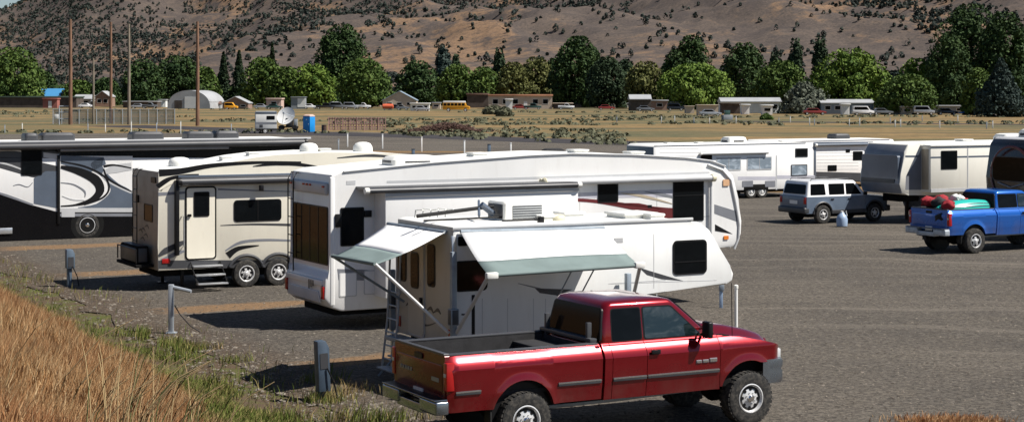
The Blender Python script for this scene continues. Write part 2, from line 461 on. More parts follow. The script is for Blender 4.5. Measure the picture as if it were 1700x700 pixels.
def hill_z(X, Y):
    sk = X + 0.35*(Y-1500)
    zn = near_crest(X*(1900/max(Y, 1000))**0.3) * sstep(980, 1900, Y)
    zf = max(0.0, far_crest(X*3100/max(Y, 1900)) - near_crest(X)) * (sstep(1850, 3150, Y)*0.55 + 0.45*min(1, max(0, (Y-1850)/1300)))
    r = ridged(sk/230, Y/520)
    amp = 40*sstep(1000, 1600, Y)
    return zn + zf + (r-0.62)*amp*(0.35 + min(1.0, (zn+zf)/70)) - 0.5
def build_ground():
    m = MB(); xs = axis_coords(-34, 18, 0.5, -4500, 4500, 1.25); ys = axis_coords(-8, 60, 0.5, -400, 6000, 1.25)
    g = []
    for x in xs:
        row = []
        for y in ys:
            u, v = uv_of(x, y); z = bank_h(u, v) if y < 140 else 0.0
            row.append((x, y, z))
        g.append(row)
    m.sheet(g, ground_material()); o = struct(m.build('ground', None, 80)); return o
build_ground()

def hills_material():
    t = NT('hill_soil'); p = t.pos()
    q = t.scale(p, (1.0, 0.45, 1.0), 0.35)
    a = t.noise(q, 0.006, 7, 0.62, 0.4); b = t.noise(p, 0.035, 6, 0.7); c = t.noise(p, 0.16, 4, 0.7)
    brown = t.mix(t.smooth(b, 0.38, 0.62), (0.074, 0.061, 0.056), (0.108, 0.085, 0.071))
    tan = t.mix(t.smooth(c, 0.35, 0.65), (0.225, 0.142, 0.085), (0.165, 0.108, 0.070))
    col = t.mix(t.smooth(t.math('ADD', a, t.math('MULTIPLY', t.math('SUBTRACT', b, 0.5), 0.55)), 0.50, 0.62), brown, tan)
    col = t.mix(t.math('MULTIPLY', t.smooth(c, 0.56, 0.66), 0.6), col, (0.040, 0.036, 0.033))
    e = t.noise(p, 0.45, 5, 0.8); col = t.mix(t.math('MULTIPLY', t.smooth(e, 0.50, 0.60), 0.55), col, (0.045, 0.042, 0.036)); col = t.mix(t.math('MULTIPLY', t.smooth(e, 0.44, 0.36), 0.4), col, (0.20, 0.155, 0.115))
    t.done(col, 0.95, 0.1); return t.m
def build_hills():
    m = MB(); xs = np.arange(-1500, 1500.1, 15); ys = list(np.arange(960, 2000, 14)) + list(np.arange(2000, 3400, 22))
    g = [[(x*(0.5+0.5*y/3000), y, hill_z(x*(0.5+0.5*y/3000), y)) for y in ys] for x in xs]
    m.sheet(g, hills_material()); struct(m.build('hills', None, 80))
build_hills()

# ------------------------------------------------------------------ the gravel lot, roads
def lot_material():
    t = NT('lot_gravel'); p = t.pos()
    def dot(vec):
        d = t.n('ShaderNodeVectorMath', operation='DOT_PRODUCT'); t.link(p, d.inputs[0]); d.inputs[1].default_value = vec
        return d.outputs['Value']
    u, v = dot((CA, SA, 0)), dot((SA, -CA, 0))
    big = t.noise(p, 0.11, 5, 0.6, 0.5); mid = t.noise(p, 0.9, 6, 0.7); fine = t.noise(p, 11, 5, 0.75); peb = t.noise(p, 34, 3, 0.8)
    col = t.mix(t.smooth(big, 0.35, 0.65), (0.150, 0.131, 0.108), (0.106, 0.094, 0.080))
    col = t.mix(t.math('MULTIPLY', t.smooth(mid, 0.45, 0.70), 0.6), col, (0.160, 0.138, 0.110))
    sp_ = t.noise(p, 5.0, 6, 0.85); col = t.mix(t.math('MULTIPLY', t.smooth(sp_, 0.50, 0.60), 0.55), col, (0.035, 0.031, 0.028)); col = t.mix(t.math('MULTIPLY', t.smooth(sp_, 0.46, 0.38), 0.45), col, (0.23, 0.205, 0.175))
    col = t.mix(t.smooth(fine, 0.42, 0.62), col, t.mix(0.72, col, (0.024, 0.022, 0.020)))
    col = t.mix(t.math('MULTIPLY', t.smooth(peb, 0.60, 0.74), 0.75), col, (0.31, 0.28, 0.24))
    # wheel tracks of the driving lane, a wide curve
    r = t.n('ShaderNodeVectorMath', operation='DISTANCE'); t.link(p, r.inputs[0]); r.inputs[1].default_value = (-2, -28, 0)
    rr = t.math('ADD', r.outputs['Value'], t.math('MULTIPLY', t.noise(p, 0.06, 3), 7.0))
    w = t.noise(t.scale(t.n('ShaderNodeCombineXYZ').outputs[0], (1, 1, 1)), 1.0)
    cx = t.n('ShaderNodeCombineXYZ'); t.link(rr, cx.inputs[0]); t.link(t.math('MULTIPLY', u, 0.04), cx.inputs[1])
    tr = t.noise(cx.outputs[0], 0.85, 4, 0.6)
    lane = t.math('MULTIPLY', t.smooth(u, 22, 27), t.smooth(tr, 0.50, 0.66))
    col = t.mix(t.math('MULTIPLY', lane, 0.38), col, (0.215, 0.188, 0.156))
    lane2 = t.math('MULTIPLY', t.smooth(u, 22, 27), t.smooth(tr, 0.46, 0.34))
    col = t.mix(t.math('MULTIPLY', lane2, 0.28), col, (0.050, 0.046, 0.042))
    # worn orange earth strips between the pads
    f = t.math('DIVIDE', t.math('ADD', v, 31.7), 9.25)
    f = t.math('ABSOLUTE', t.math('SUBTRACT', f, t.math('ROUND', f)))
    f = t.math('ADD', f, t.math('MULTIPLY', t.math('SUBTRACT', mid, 0.5), 0.09))
    f = t.math('ADD', f, t.math('MULTIPLY', t.math('SUBTRACT', t.noise(p, 0.28, 4, 0.65), 0.5), 0.20))
    s = t.math('MULTIPLY', t.smooth(f, 0.085, 0.045), t.math('MULTIPLY', t.math('MULTIPLY', t.smooth(u, 11.5, 13.0), t.smooth(u, 20, 17)), t.smooth(v, -27.0, -29.0)))
    strip = t.mix(t.smooth(fine, 0.38, 0.62), (0.26, 0.155, 0.080), (0.13, 0.085, 0.050))
    strip = t.mix(t.math('MULTIPLY', t.smooth(peb, 0.55, 0.66), 0.6), strip, (0.30, 0.215, 0.12))
    col = t.mix(t.math('MULTIPLY', s, 0.92), col, strip)
    # rough brown earth where the lot meets the bank
    e = t.smooth(t.math('ADD', u, t.math('MULTIPLY', t.math('SUBTRACT', mid, 0.5), 3.0)), 13.2, 11.2)
    col = t.mix(t.math('MULTIPLY', e, 0.8), col, t.mix(t.smooth(fine, 0.4, 0.6), (0.12, 0.086, 0.056), (0.048, 0.036, 0.028)))
    # weedy verge at the far end of the lot
    t.done(col, 0.92, 0.15)
    h = t.math('ADD', t.math('MULTIPLY', fine, 0.5), t.math('MULTIPLY', peb, 0.5)); t.bump(h, 0.9, 0.05)
    return t.m
def edge_sheet(name, pts, z, mat, jitter=0.5, step=1.5):
    """a flat sheet with an uneven outline"""
    out = []
    for i in range(len(pts)):
        a, b = Vector(pts[i]), Vector(pts[(i+1) % len(pts)]); L = (b-a).length; n = max(1, int(L/step)); nrm = Vector((-(b-a).y, (b-a).x)).normalized()
        for k in range(n):
            p = a + (b-a)*k/n; j = noise.noise(Vector((p.x*0.6, p.y*0.6, 5)))*jitter
            out.append((p.x+nrm.x*j, p.y+nrm.y*j, z))
    m = MB(); m.add(out, [tuple(range(len(out)))], mat); o = m.build(name, None, 80, recalc=False)
    if o.data.polygons[0].normal.z < 0: o.data.flip_normals()
    return struct(o)
lotm = lot_material()
edge_sheet('gravel_lot', [xy_of(10.9, -6), xy_of(10.9, -110), xy_of(-10, -225), (-20, 224), (12, 176), (60, 152), (150, 120), (150, -5), xy_of(30, 4)], 0.006, lotm, 0.7, 1.0)
def asphalt():
    t = NT('asphalt'); p = t.pos(); n = t.noise(p, 0.4, 5); f = t.noise(p, 9, 4)
    c = t.mix(t.smooth(n, 0.3, 0.7), (0.030, 0.028, 0.031), (0.045, 0.041, 0.043)); c = t.mix(t.smooth(f, 0.5, 0.7), c, (0.065, 0.06, 0.06))
    return t.done(c, 0.9, 0.2)
aspm = asphalt()
def strip_sheet(name, pts, w, z, mat):
    m = MB(); g = []
    P = spline(pts, 8)
    for i, p in enumerate(P):
        a = Vector(P[max(0, i-1)]); b = Vector(P[min(len(P)-1, i+1)]); d = (b-a).normalized(); j = 0.3*noise.noise(Vector((p[0]*0.3, p[1]*0.3, 1)))
        g.append([(p[0]-d.y*(w/2+j), p[1]+d.x*(w/2+j), z), (p[0]+d.y*(w/2-j), p[1]-d.x*(w/2-j), z)])
    m.sheet(g, mat); return struct(m.build(name, None, 80))
strip_sheet('asphalt_road', [(-60, 262), (-38, 236), (-24, 214), (-9, 200), (4, 184), (16, 172), (34, 162), (60, 154), (110, 140)], 11.0, 0.014, aspm)
strip_sheet('far_road', [(36, 300), (58, 284), (82, 268), (130, 240), (220, 200)], 7.0, 0.014, aspm)
def patch_mat():
    t = NT('dry_grass_patch'); p = t.pos(); f = t.noise(p, 7, 5, 0.7)
    return t.done(t.mix(t.smooth(f, 0.35, 0.65), (0.25, 0.16, 0.075), (0.12, 0.075, 0.038)), 0.95, 0.1)
pm = patch_mat()
def blob(cx, cy, rx, ry, n=26, seed=0):
    return [(cx+rx*math.cos(2*math.pi*k/n)*(1+0.25*noise.noise(Vector((k*0.9, seed, 0)))), cy+ry*math.sin(2*math.pi*k/n)*(1+0.25*noise.noise(Vector((k*0.9, seed, 4))))) for k in range(n)]
edge_sheet('dry_verge', blob(15.5, 96, 13, 5.5, seed=3), 0.012, pm, 0.4, 1.0)
edge_sheet('dry_patch', blob(7.0, 27.9, 0.85, 0.45, seed=5), 0.012, pm, 0.1, 0.4)
edge_sheet('dry_verge', blob(-22, 150, 20, 3.0, seed=8), 0.012, pm, 0.6, 1.0)
edge_sheet('dry_verge', blob(14.0, 31.6, 1.0, 0.3, seed=9), 0.012, pm, 0.1, 0.4)

# ------------------------------------------------------------------ grass (uncountable)
def blade_mesh(name, pts, mat, hgt, wid, lean, seed, zfun):
    """pts (n,2); every blade a bent two-segment sliver"""
    rg = np.random.default_rng(seed); n = len(pts)
    z = np.array([zfun(*p) for p in pts])
    h = hgt*(0.55+0.75*rg.random(n)) * np.array([0.75+0.5*noise.noise(Vector((p[0]*0.55, p[1]*0.55, 9)))+0.25 for p in pts])
    ang = rg.random(n)*2*np.pi; w = wid*(0.6+0.8*rg.random(n))
    la = rg.normal(0.2, 1.5, n); ll = lean*(0.2+rg.random(n))*h
    dx, dy = np.cos(ang)*w/2, np.sin(ang)*w/2; lx, ly = np.cos(la)*ll, np.sin(la)*ll
    V = np.zeros((n, 5, 3)); x, y = pts[:, 0], pts[:, 1]
    V[:, 0] = np.stack([x-dx, y-dy, z-0.02], 1); V[:, 1] = np.stack([x+dx, y+dy, z-0.02], 1)
    V[:, 2] = np.stack([x+lx*0.35+dx*0.8, y+ly*0.35+dy*0.8, z+h*0.55], 1); V[:, 3] = np.stack([x+lx*0.35-dx*0.8, y+ly*0.35-dy*0.8, z+h*0.55], 1)
    V[:, 4] = np.stack([x+lx, y+ly, z+h*0.97], 1)
    me = bpy.data.meshes.new(name); me.vertices.add(n*5); me.vertices.foreach_set('co', V.reshape(-1))
    idx = np.arange(n)[:, None]*5; loops = np.concatenate([idx+np.array([[0, 1, 2, 3]]), idx+np.array([[3, 2, 4]])], 1).reshape(-1)
    me.loops.add(n*7); me.loops.foreach_set('vertex_index', loops)
    me.polygons.add(n*2); st = (np.arange(n)[:, None]*7+np.array([[0, 4]])).reshape(-1)
    me.polygons.foreach_set('loop_start', st)
    me.update(calc_edges=True); me.validate()
    a = me.attributes.new('tint', 'FLOAT', 'POINT'); a.data.foreach_set('value', np.repeat(rg.random(n), 5))
    me.materials.append(mat); o = bpy.data.objects.new(name, me); COL.objects.link(o); o['kind'] = 'stuff'; return o
def grass_mat(name, stops, stops2, sc=0.5, lo=0.42, hi=0.6):
    t = NT(name); a = t.n('ShaderNodeAttribute', attribute_name='tint'); c1 = t.ramp(a.outputs['Fac'], stops); c2 = t.ramp(a.outputs['Fac'], stops2)
    n = t.noise(t.pos(), sc, 5, 0.65); col = t.mix(t.smooth(n, lo, hi), c1, c2); t.done(col, 0.8, 0.15)
    t.b.inputs['Subsurface Weight'].default_value = 0.0
    return t.m
gold_m = grass_mat('dry_grass', [(0, (0.28, 0.145, 0.060)), (0.35, (0.37, 0.21, 0.092)), (0.7, (0.44, 0.285, 0.145)), (0.95, (0.50, 0.37, 0.21))],
                   [(0, (0.20, 0.085, 0.036)), (0.4, (0.31, 0.145, 0.062)), (0.8, (0.40, 0.23, 0.11)), (1, (0.44, 0.31, 0.17))], 0.45)
green_m = grass_mat('green_grass', [(0, (0.070, 0.100, 0.018)), (0.55, (0.125, 0.155, 0.032)), (0.8, (0.20, 0.20, 0.06)), (1, (0.34, 0.25, 0.12))],
                    [(0, (0.13, 0.12, 0.035)), (0.5, (0.24, 0.17, 0.075)), (1, (0.38, 0.27, 0.14))], 0.8, 0.50, 0.64)
def scatter(n, fn, box, seed, weight=None):
    rg = np.random.default_rng(seed); out = []
    while len(out) < n:
        q = rg.random((4000, 3))
        for a, b, c in q:
            x = box[0]+(box[1]-box[0])*a; y = box[2]+(box[3]-box[2])*b
            if fn(x, y) > c: out.append((x, y))
            if len(out) >= n: break
    return np.array(out)
def bank_lim(y): return float(np.interp(y, [12, 20, 27, 36], [5.2, 6.1, 7.9, 8.7]))
def w_bank(x, y):
    u, v = uv_of(x, y)
    lim = bank_lim(y) + 0.7*noise.noise(Vector((x*0.5, y*0.5, 0)))
    if u > lim: return 0
    if x*x + y*y < 5.5: return 0
    px = HX + FPX*x/max(y, 1)
    d = 0.10 if (y < 9 or px > 560 or px < -160) else 1.0
    return d * (0.45+0.55*min(1, 1.2*(noise.noise(Vector((x*0.9, y*0.9, 2)))+0.6))) * (1.0 if y < 26 else 0.7)
blade_mesh('dry_grass', scatter(190000, w_bank, (-20, 9, 1, 52), 1), gold_m, 0.30, 0.0095, 0.5, 11, lambda x, y: bank_h(*uv_of(x, y)))
def w_toe(x, y):
    u, v = uv_of(x, y); c = 9.3; lim = bank_lim(y)+0.4*noise.noise(Vector((x*0.5, y*0.5, 0)))
    k = (sstep(lim-0.7, lim, u)*(1-sstep(9.4, 10.7, u)))*(1.0 if y < 36 else 0.22)
    n_ = noise.noise(Vector((x*0.4, y*0.4, 1)))
    return k*(1 if n_ > 0.02 else (0.45 if n_ > -0.15 else 0.08))
blade_mesh('green_grass', scatter(42000, w_toe, (-22, 4, 18, 58), 2), green_m, 0.13, 0.013, 0.8, 12, lambda x, y: bank_h(*uv_of(x, y)))
def w_weed(x, y):
    u, v = uv_of(x, y); c = math.exp(-((u-10.9)/0.9)**2)*(1 if y < 38 else 0.08); return c*(1 if noise.noise(Vector((x*0.8, y*0.8, 21))) > 0.22 else 0.04)
blade_mesh('weeds', scatter(7000, w_weed, (-22, 4, 18, 58), 3), green_m, 0.20, 0.012, 0.7, 13, lambda x, y: max(0.0, bank_h(*uv_of(x, y))))
blade_mesh('dry_grass', np.array([(7.0+rnd.gauss(0, 0.42), 27.85+rnd.gauss(0, 0.25)) for _ in range(2200)]), gold_m, 0.10, 0.012, 0.9, 14, lambda x, y: 0.0)
# a taller stalk clump in the front of the bank, still green at the base
def stalks():
    m = MB()
    for k in range(70):
        bx, by = ground_at(250+rnd.gauss(0, 55), 700); u = None
        Z = 15.6+rnd.gauss(0, 0.8); px = 215+rnd.gauss(0, 75); x = (px-HX)/FPX*Z; z = bank_h(*uv_of(x, Z))
        h = rnd.uniform(0.5, 1.05); l = rnd.uniform(-0.1, 0.75)*h
        m.tube([(x, Z, z), (x+l*0.25, Z, z+h*0.5), (x+l*0.7, Z, z+h*0.85), (x+l*1.1, Z, z+h)], 0.006, rnd.choice(['stalk_green', 'stalk_straw', 'stalk_straw']), 4, 0.003)
    o = m.build('tall_grass', None, 60); o['kind'] = 'stuff'
S('stalk_green', (0.12, 0.15, 0.05), 0.8); S('stalk_straw', (0.46, 0.34, 0.17), 0.8)
stalks()

# pebbles and clods lying about the lot (uncountable)
def pebbles():
    rg = np.random.default_rng(5); n = 26000; V = []; F = []
    base = np.array([(1,0,0),(-1,0,0),(0,1,0),(0,-1,0),(0,0,0.7),(0,0,-0.4)]); tri = [(0,2,4),(2,1,4),(1,3,4),(3,0,4),(2,0,5),(1,2,5),(3,1,5),(0,3,5)]
    k = 0
    while k < n:
        Z = 24+36*rg.random()**1.6; px = rg.random()*1760-30; x = (px-HX)/FPX*Z; u, v = uv_of(x, Z)
        if u < 10.2: continue
        edge = math.exp(-((u-11.4)/1.2)**2)
        if u > 12 and rg.random() > 0.55: continue
        r = (0.010+0.028*rg.random()**4)*(1+0.8*edge); i = len(V)
        sc = np.array([r*(0.7+0.6*rg.random()), r*(0.7+0.6*rg.random()), r*0.8]); a = rg.random()*6.28
        for b in base*sc: V.append((x+b[0]*math.cos(a)-b[1]*math.sin(a), Z+b[0]*math.sin(a)+b[1]*math.cos(a), b[2]+max(0.0, bank_h(u, v))+0.008))
        F += [(i+p, i+q, i+s) for p, q, s in tri]; k += 1
    me = bpy.data.meshes.new('loose_stones'); me.from_pydata(V, [], F); t = NT('stone'); ob = t.obj()
    t.done(t.mix(t.smooth(t.noise(ob, 3, 3), 0.4, 0.6), (0.08, 0.068, 0.056), (0.20, 0.175, 0.145)), 0.9, 0.2); me.materials.append(t.m)
    o = bpy.data.objects.new('loose_stones', me); COL.objects.link(o); o['kind'] = 'stuff'
pebbles()

# ------------------------------------------------------------------ leaf meshes
def leaf_mat(name, c1, c2):
    t = NT(name); a = t.n('ShaderNodeAttribute', attribute_name='tint'); n = t.noise(t.obj(), 0.35, 4, 0.6)
    f = t.math('ADD', t.math('MULTIPLY', a.outputs['Fac'], 0.55), t.math('MULTIPLY', t.smooth(n, 0.35, 0.65), 0.45))
    t.done(t.mix(f, c1, c2), 0.75, 0.2); MT[name] = t.m
leaf_mat('leaf_mid', (0.030, 0.062, 0.012), (0.100, 0.150, 0.030)); leaf_mat('leaf_dark', (0.014, 0.036, 0.011), (0.050, 0.085, 0.022))
leaf_mat('leaf_bright', (0.045, 0.092, 0.012), (0.145, 0.210, 0.034)); leaf_mat('leaf_olive', (0.055, 0.065, 0.018), (0.140, 0.145, 0.045))
leaf_mat('leaf_conifer', (0.014, 0.030, 0.014), (0.042, 0.068, 0.030)); leaf_mat('leaf_blue', (0.016, 0.030, 0.026), (0.045, 0.070, 0.058))
leaf_mat('leaf_silver', (0.06, 0.075, 0.052), (0.15, 0.165, 0.125)); leaf_mat('leaf_sage', (0.055, 0.062, 0.036), (0.135, 0.135, 0.082))
leaf_mat('leaf_juniper', (0.016, 0.026, 0.024), (0.045, 0.055, 0.042))

def quads_mesh(name, C, N, size, mat, seed, tint=None):
    """leaf clumps: one small bent quad each, centre C, facing N"""
    rg = np.random.default_rng(seed); n = len(C)
    N = N/np.linalg.norm(N, axis=1, keepdims=True); r = rg.normal(size=(n, 3)); T = np.cross(N, r); T /= np.linalg.norm(T, axis=1, keepdims=True)+1e-9; B = np.cross(N, T)
    s = size*(0.5+rg.random((n, 1)))
    V = np.stack([C-T*s-B*s*0.5, C+T*s*0.6-B*s*0.8, C+T*s+B*s*0.6, C-T*s*0.5+B*s*0.9], 1)
    me = bpy.data.meshes.new(name); me.vertices.add(n*4); me.vertices.foreach_set('co', V.reshape(-1))
    me.loops.add(n*4); me.loops.foreach_set('vertex_index', np.arange(n*4)); me.polygons.add(n); me.polygons.foreach_set('loop_start', np.arange(n)*4)
    me.update(calc_edges=True); me.validate()
    a = me.attributes.new('tint', 'FLOAT', 'POINT'); a.data.foreach_set('value', np.repeat(rg.random(n) if tint is None else tint, 4))
    me.materials.append(MT[mat]); return me
def crown(kind, h, rx, mat, seed, leaf=0.42, nper=300, ry=None):
    rg = np.random.default_rng(seed); ry = ry or rx; Cs, Ns, Ts = [], [], []
    lobes = {'round': 58, 'tall': 74, 'conifer': 44, 'poplar': 22, 'bush': 30}[kind]
    for k in range(lobes):
        t = (k+0.5)/lobes
        if kind == 'round': R0 = math.sin(math.pi*min(1, (0.24+0.74*t)))**0.55*(0.80+0.34*rg.random()); f = 0.24
        elif kind == 'tall': R0 = math.sin(math.pi*(0.26+0.70*t))**0.65*(0.74+0.40*rg.random()); f = 0.22
        elif kind == 'conifer': R0 = (1-t)*0.95+0.08; f = 0.34
        elif kind == 'poplar': R0 = math.sin(math.pi*(0.1+0.85*t))**0.5; f = 0.55
        else: R0 = math.cos(math.pi/2*t*0.9); f = 0.42
        a = k*2.399+rg.normal()*0.6; lr = R0*rx*f*(0.55+0.95*rg.random()); d = max(0, R0*(1-f*0.7))*(0.35+0.65*math.sqrt(rg.random()))
        c = np.array([math.cos(a)*d*rx, math.sin(a)*d*ry, h*(0.04+0.87*t)]); lr = max(lr, rx*0.10)
        lz = lr*(0.85 if kind in ('round', 'bush') else (1.3 if kind != 'poplar' else 1.9))
        D = rg.normal(size=(nper, 3)); D /= np.linalg.norm(D, axis=1, keepdims=True); D[:, 2] = np.where(D[:, 2] < -0.5, -D[:, 2], D[:, 2])
        rad = (0.72+0.33*rg.random((nper, 1))**0.7)*(1+0.22*np.sin(D[:, :1]*7+k)*np.cos(D[:, 1:2]*6+k))
        Cs.append(c+D*rad*np.array([lr, lr, lz])); Ns.append(D+rg.normal(size=(nper, 3))*0.34); Ts.append(np.clip(0.5+0.35*rg.normal()+0.25*rg.normal(size=nper), 0, 1))
    # loose outer sprigs
    m = lobes*nper//14; D = rg.normal(size=(m, 3)); D /= np.linalg.norm(D, axis=1, keepdims=True); tt = rg.random((m, 1))
    pr = {'round': np.sin(np.pi*(0.2+0.78*tt))**0.55, 'tall': np.sin(np.pi*(0.24+0.72*tt))**0.7, 'conifer': 1.04-tt, 'poplar': np.sin(np.pi*(0.1+0.85*tt))**0.5, 'bush': np.cos(np.pi/2*tt*0.9)}[kind]
    a = rg.random((m, 1))*2*np.pi; rr = pr*(0.82+0.24*rg.random((m, 1)))
    C2 = np.concatenate([np.cos(a)*rr*rx, np.sin(a)*rr*ry, h*(0.06+0.95*tt)], 1); Cs.append(C2); Ns.append(D+np.array([[0, 0, 0.4]])); Ts.append(rg.random(m))
    C = np.concatenate(Cs); C[:, 2] = np.maximum(C[:, 2], 0.15)
    return quads_mesh('crown', C, np.concatenate(Ns), leaf, mat, seed, np.concatenate(Ts))
def tree(px, ytop, ybase, wpx, kind, mat, label, cat='tree', group=None, dz=0.0, leaf=None, name=None, nper=260):
    Z = FPX*EYE/(ybase-HY)+dz; x = (px-HX)/FPX*Z; h = EYE-(ytop-HY)*Z/FPX; rx = wpx*0.55*Z/FPX
    nm = name or {'conifer': 'conifer_tree', 'poplar': 'poplar_tree', 'bush': 'shrub'}.get(kind, 'broadleaf_tree')
    o = thing(nm, label, cat, (x, Z, 0), rnd.uniform(0, 6.28), group)
    seed = int(px*7+ytop); me = crown(kind, h, rx, mat, seed, leaf or 0.00055*Z+0.03, int(nper*1.25))
    c = bpy.data.objects.new('crown', me); COL.objects.link(c); c.parent = o
    m = MB(); tr = max(0.12, 0.02*h)
    m.tube([(0, 0, -0.1), (0.03*h*0.3, 0, h*0.25), (0, 0.02*h, h*0.55), (0.01*h, 0, h*0.86)], tr, 'bark', 8, tr*0.25)
    for k in range(5 if kind in ('round', 'tall') else 0):
        a = k*2.4; z0 = h*(0.16+0.1*k)
        m.tube([(0, 0, z0), (math.cos(a)*rx*0.35, math.sin(a)*rx*0.35, z0+h*0.12), (math.cos(a)*rx*0.7, math.sin(a)*rx*0.7, z0+h*0.2)], tr*0.5, 'bark', 6, tr*0.15)
    m.build('trunk', o); return o
S('bark', (0.11, 0.085, 0.065), 0.9, var=0.3, sc=2)
TREES = [  # px, top, base, width, kind, leaf, label
 (22, 80, 179, 96, 'round', 'leaf_mid', 'broad rounded green tree at the far left edge behind the long dark shed'),
 (76, 120, 171, 34, 'round', 'leaf_dark', 'low dark tree behind the blue roof at the left'),
 (132, 134, 176, 52, 'round', 'leaf_mid', 'low green tree behind the brown pole farthest left'),
 (176, 130, 176, 44, 'round', 'leaf_dark', 'low dark green tree behind the pair of middle poles'),
 (238, 100, 177, 66, 'round', 'leaf_dark', 'dark round tree left of the grey arched hall'),
 (296, 94, 176, 84, 'round', 'leaf_dark', 'wide dark tree rising behind the grey arched hall'),
 (340, 112, 176, 44, 'round', 'leaf_mid', 'smaller green tree right behind the tallest brown pole'),
 (371, 88, 176, 30, 'conifer', 'leaf_conifer', 'dark pointed conifer behind the brown house, left one of the pair'),
 (397, 85, 176, 30, 'conifer', 'leaf_conifer', 'dark pointed conifer behind the brown house, right one of the pair'),
 (452, 74, 170, 22, 'conifer', 'leaf_conifer', 'narrow dark conifer tip standing above the green round trees'),
 (436, 96, 177, 66, 'round', 'leaf_mid', 'mid green round tree above the small beige house'),
 (476, 112, 178, 60, 'round', 'leaf_mid', 'mid green tree above the white box trailer'),
 (518, 107, 178, 78, 'round', 'leaf_bright', 'bright green spreading tree left of the tall dark tree'),
 (568, 42, 174, 92, 'tall', 'leaf_dark', 'very tall dark tree with a full rounded top, left of centre'),
 (604, 99, 179, 84, 'round', 'leaf_mid', 'rounded green tree in front of the foot of the tall dark tree'),
 (664, 128, 170, 24, 'conifer', 'leaf_blue', 'small bluish conifer in the gap above the pale blue roof'),
 (694, 102, 177, 68, 'round', 'leaf_dark', 'dark round tree behind the house with the pale blue roof'),
 (735, 80, 174, 28, 'poplar', 'leaf_blue', 'slim bluish poplar standing above the trees near the school bus'),
 (757, 92, 172, 18, 'poplar', 'leaf_conifer', 'thin dark poplar just right of the slim bluish one'),
 (760, 108, 178, 66, 'round', 'leaf_mid', 'green tree behind the yellow school bus'),
 (803, 112, 178, 58, 'round', 'leaf_mid', 'green tree behind the left end of the orange roofed house'),
 (829, 80, 173, 18, 'poplar', 'leaf_conifer', 'thin dark poplar left of the yellow green trees'),
 (852, 104, 178, 54, 'round', 'leaf_olive', 'olive green tree behind the middle of the orange roofed house'),
 (890, 96, 177, 60, 'round', 'leaf_olive', 'yellowish green tree behind the right end of the orange roofed house'),
 (920, 98, 175, 40, 'round', 'leaf_dark', 'dark round tree touching the left side of the tallest middle tree'),
 (960, 62, 179, 84, 'tall', 'leaf_dark', 'tall dark tree with two tops in the middle of the tree line'),
 (1008, 96, 179, 66, 'tall', 'leaf_conifer', 'dark tree on the right shoulder of the tallest middle tree'),
 (1040, 100, 176, 26, 'poplar', 'leaf_conifer', 'slim dark poplar left of the bright spreading tree'),
 (1072, 103, 180, 66, 'round', 'leaf_olive', 'olive tree just left of the bright spreading tree'),
 (1122, 84, 172, 48, 'tall', 'leaf_dark', 'dark tree top behind the bright spreading tree, left half'),
 (1148, 60, 171, 66, 'tall', 'leaf_dark', 'dark domed tree rising behind the bright spreading tree'),
 (1154, 106, 181, 116, 'round', 'leaf_bright', 'bright green spreading tree above the two beige boxes'),
 (1236, 72, 177, 76, 'tall', 'leaf_dark', 'tall dark tree above the long white mobile home'),
 (1288, 86, 173, 24, 'poplar', 'leaf_conifer', 'slim poplar, left of three small tops above the mobile home'),
 (1321, 65, 173, 22, 'poplar', 'leaf_conifer', 'slim pointed poplar above the round green tree beside the willow'),
 (1361, 62, 173, 24, 'poplar', 'leaf_conifer', 'slim pointed poplar left of the brightest round tree'),
 (1298, 102, 183, 86, 'round', 'leaf_mid', 'green round tree left of the silvery willow'),
 (1411, 82, 186, 118, 'round', 'leaf_bright', 'brightest big round tree behind the blue white mobile home'),
 (1334, 136, 188, 76, 'bush', 'leaf_silver', 'silvery grey willow between two mobile homes'),
 (1486, 118, 176, 46, 'round', 'leaf_blue', 'small bluish tree in the gap left of the huge dark tree'),
 (1522, 98, 184, 66, 'round', 'leaf_bright', 'yellow green tree on the left side of the huge dark tree'),
 (1508, 124, 189, 84, 'round', 'leaf_mid', 'low green round tree in front of the yellow green one'),
 (1612, 10, 186, 136, 'tall', 'leaf_dark', 'huge dark tree towering over the right end of the tree line'),
 (1668, 22, 187, 92, 'tall', 'leaf_dark', 'huge dark tree touching the right side of the tallest one'),
 (1576, 60, 188, 74, 'tall', 'leaf_dark', 'dark tree forming the left shoulder of the tallest one'),
 (1624, 114, 190, 52, 'round', 'leaf_mid', 'mid green tree low in front of the huge dark trees'),
 (1662, 98, 193, 84, 'conifer', 'leaf_blue', 'blue green spruce at the right edge in front of the huge trees'),
 (1704, 54, 184, 44, 'round', 'leaf_bright', 'bright green tree cut by the right edge of the view'),
]
for q in TREES:
    dz = -10.0 if q[1] > 90 else 12.0
    tree(*q[:6], q[6], group='trees along the far edge of the field', nper=(420 if q[3] > 80 else 240), dz=dz)
for (px, yt, yb, w, lab) in [(820, 176, 190, 34, 'low sage shrub right of the yellow school bus'), (838, 178, 193, 26, 'smaller sage shrub beside the bushy one near the school bus'),
                             (1272, 190, 199, 18, 'small green shrub in the field below the long white mobile home')]:
    tree(px, yt, yb, w, 'bush', 'leaf_sage' if px < 900 else 'leaf_mid', lab, 'shrub', 'field shrubs', leaf=0.25, nper=90)

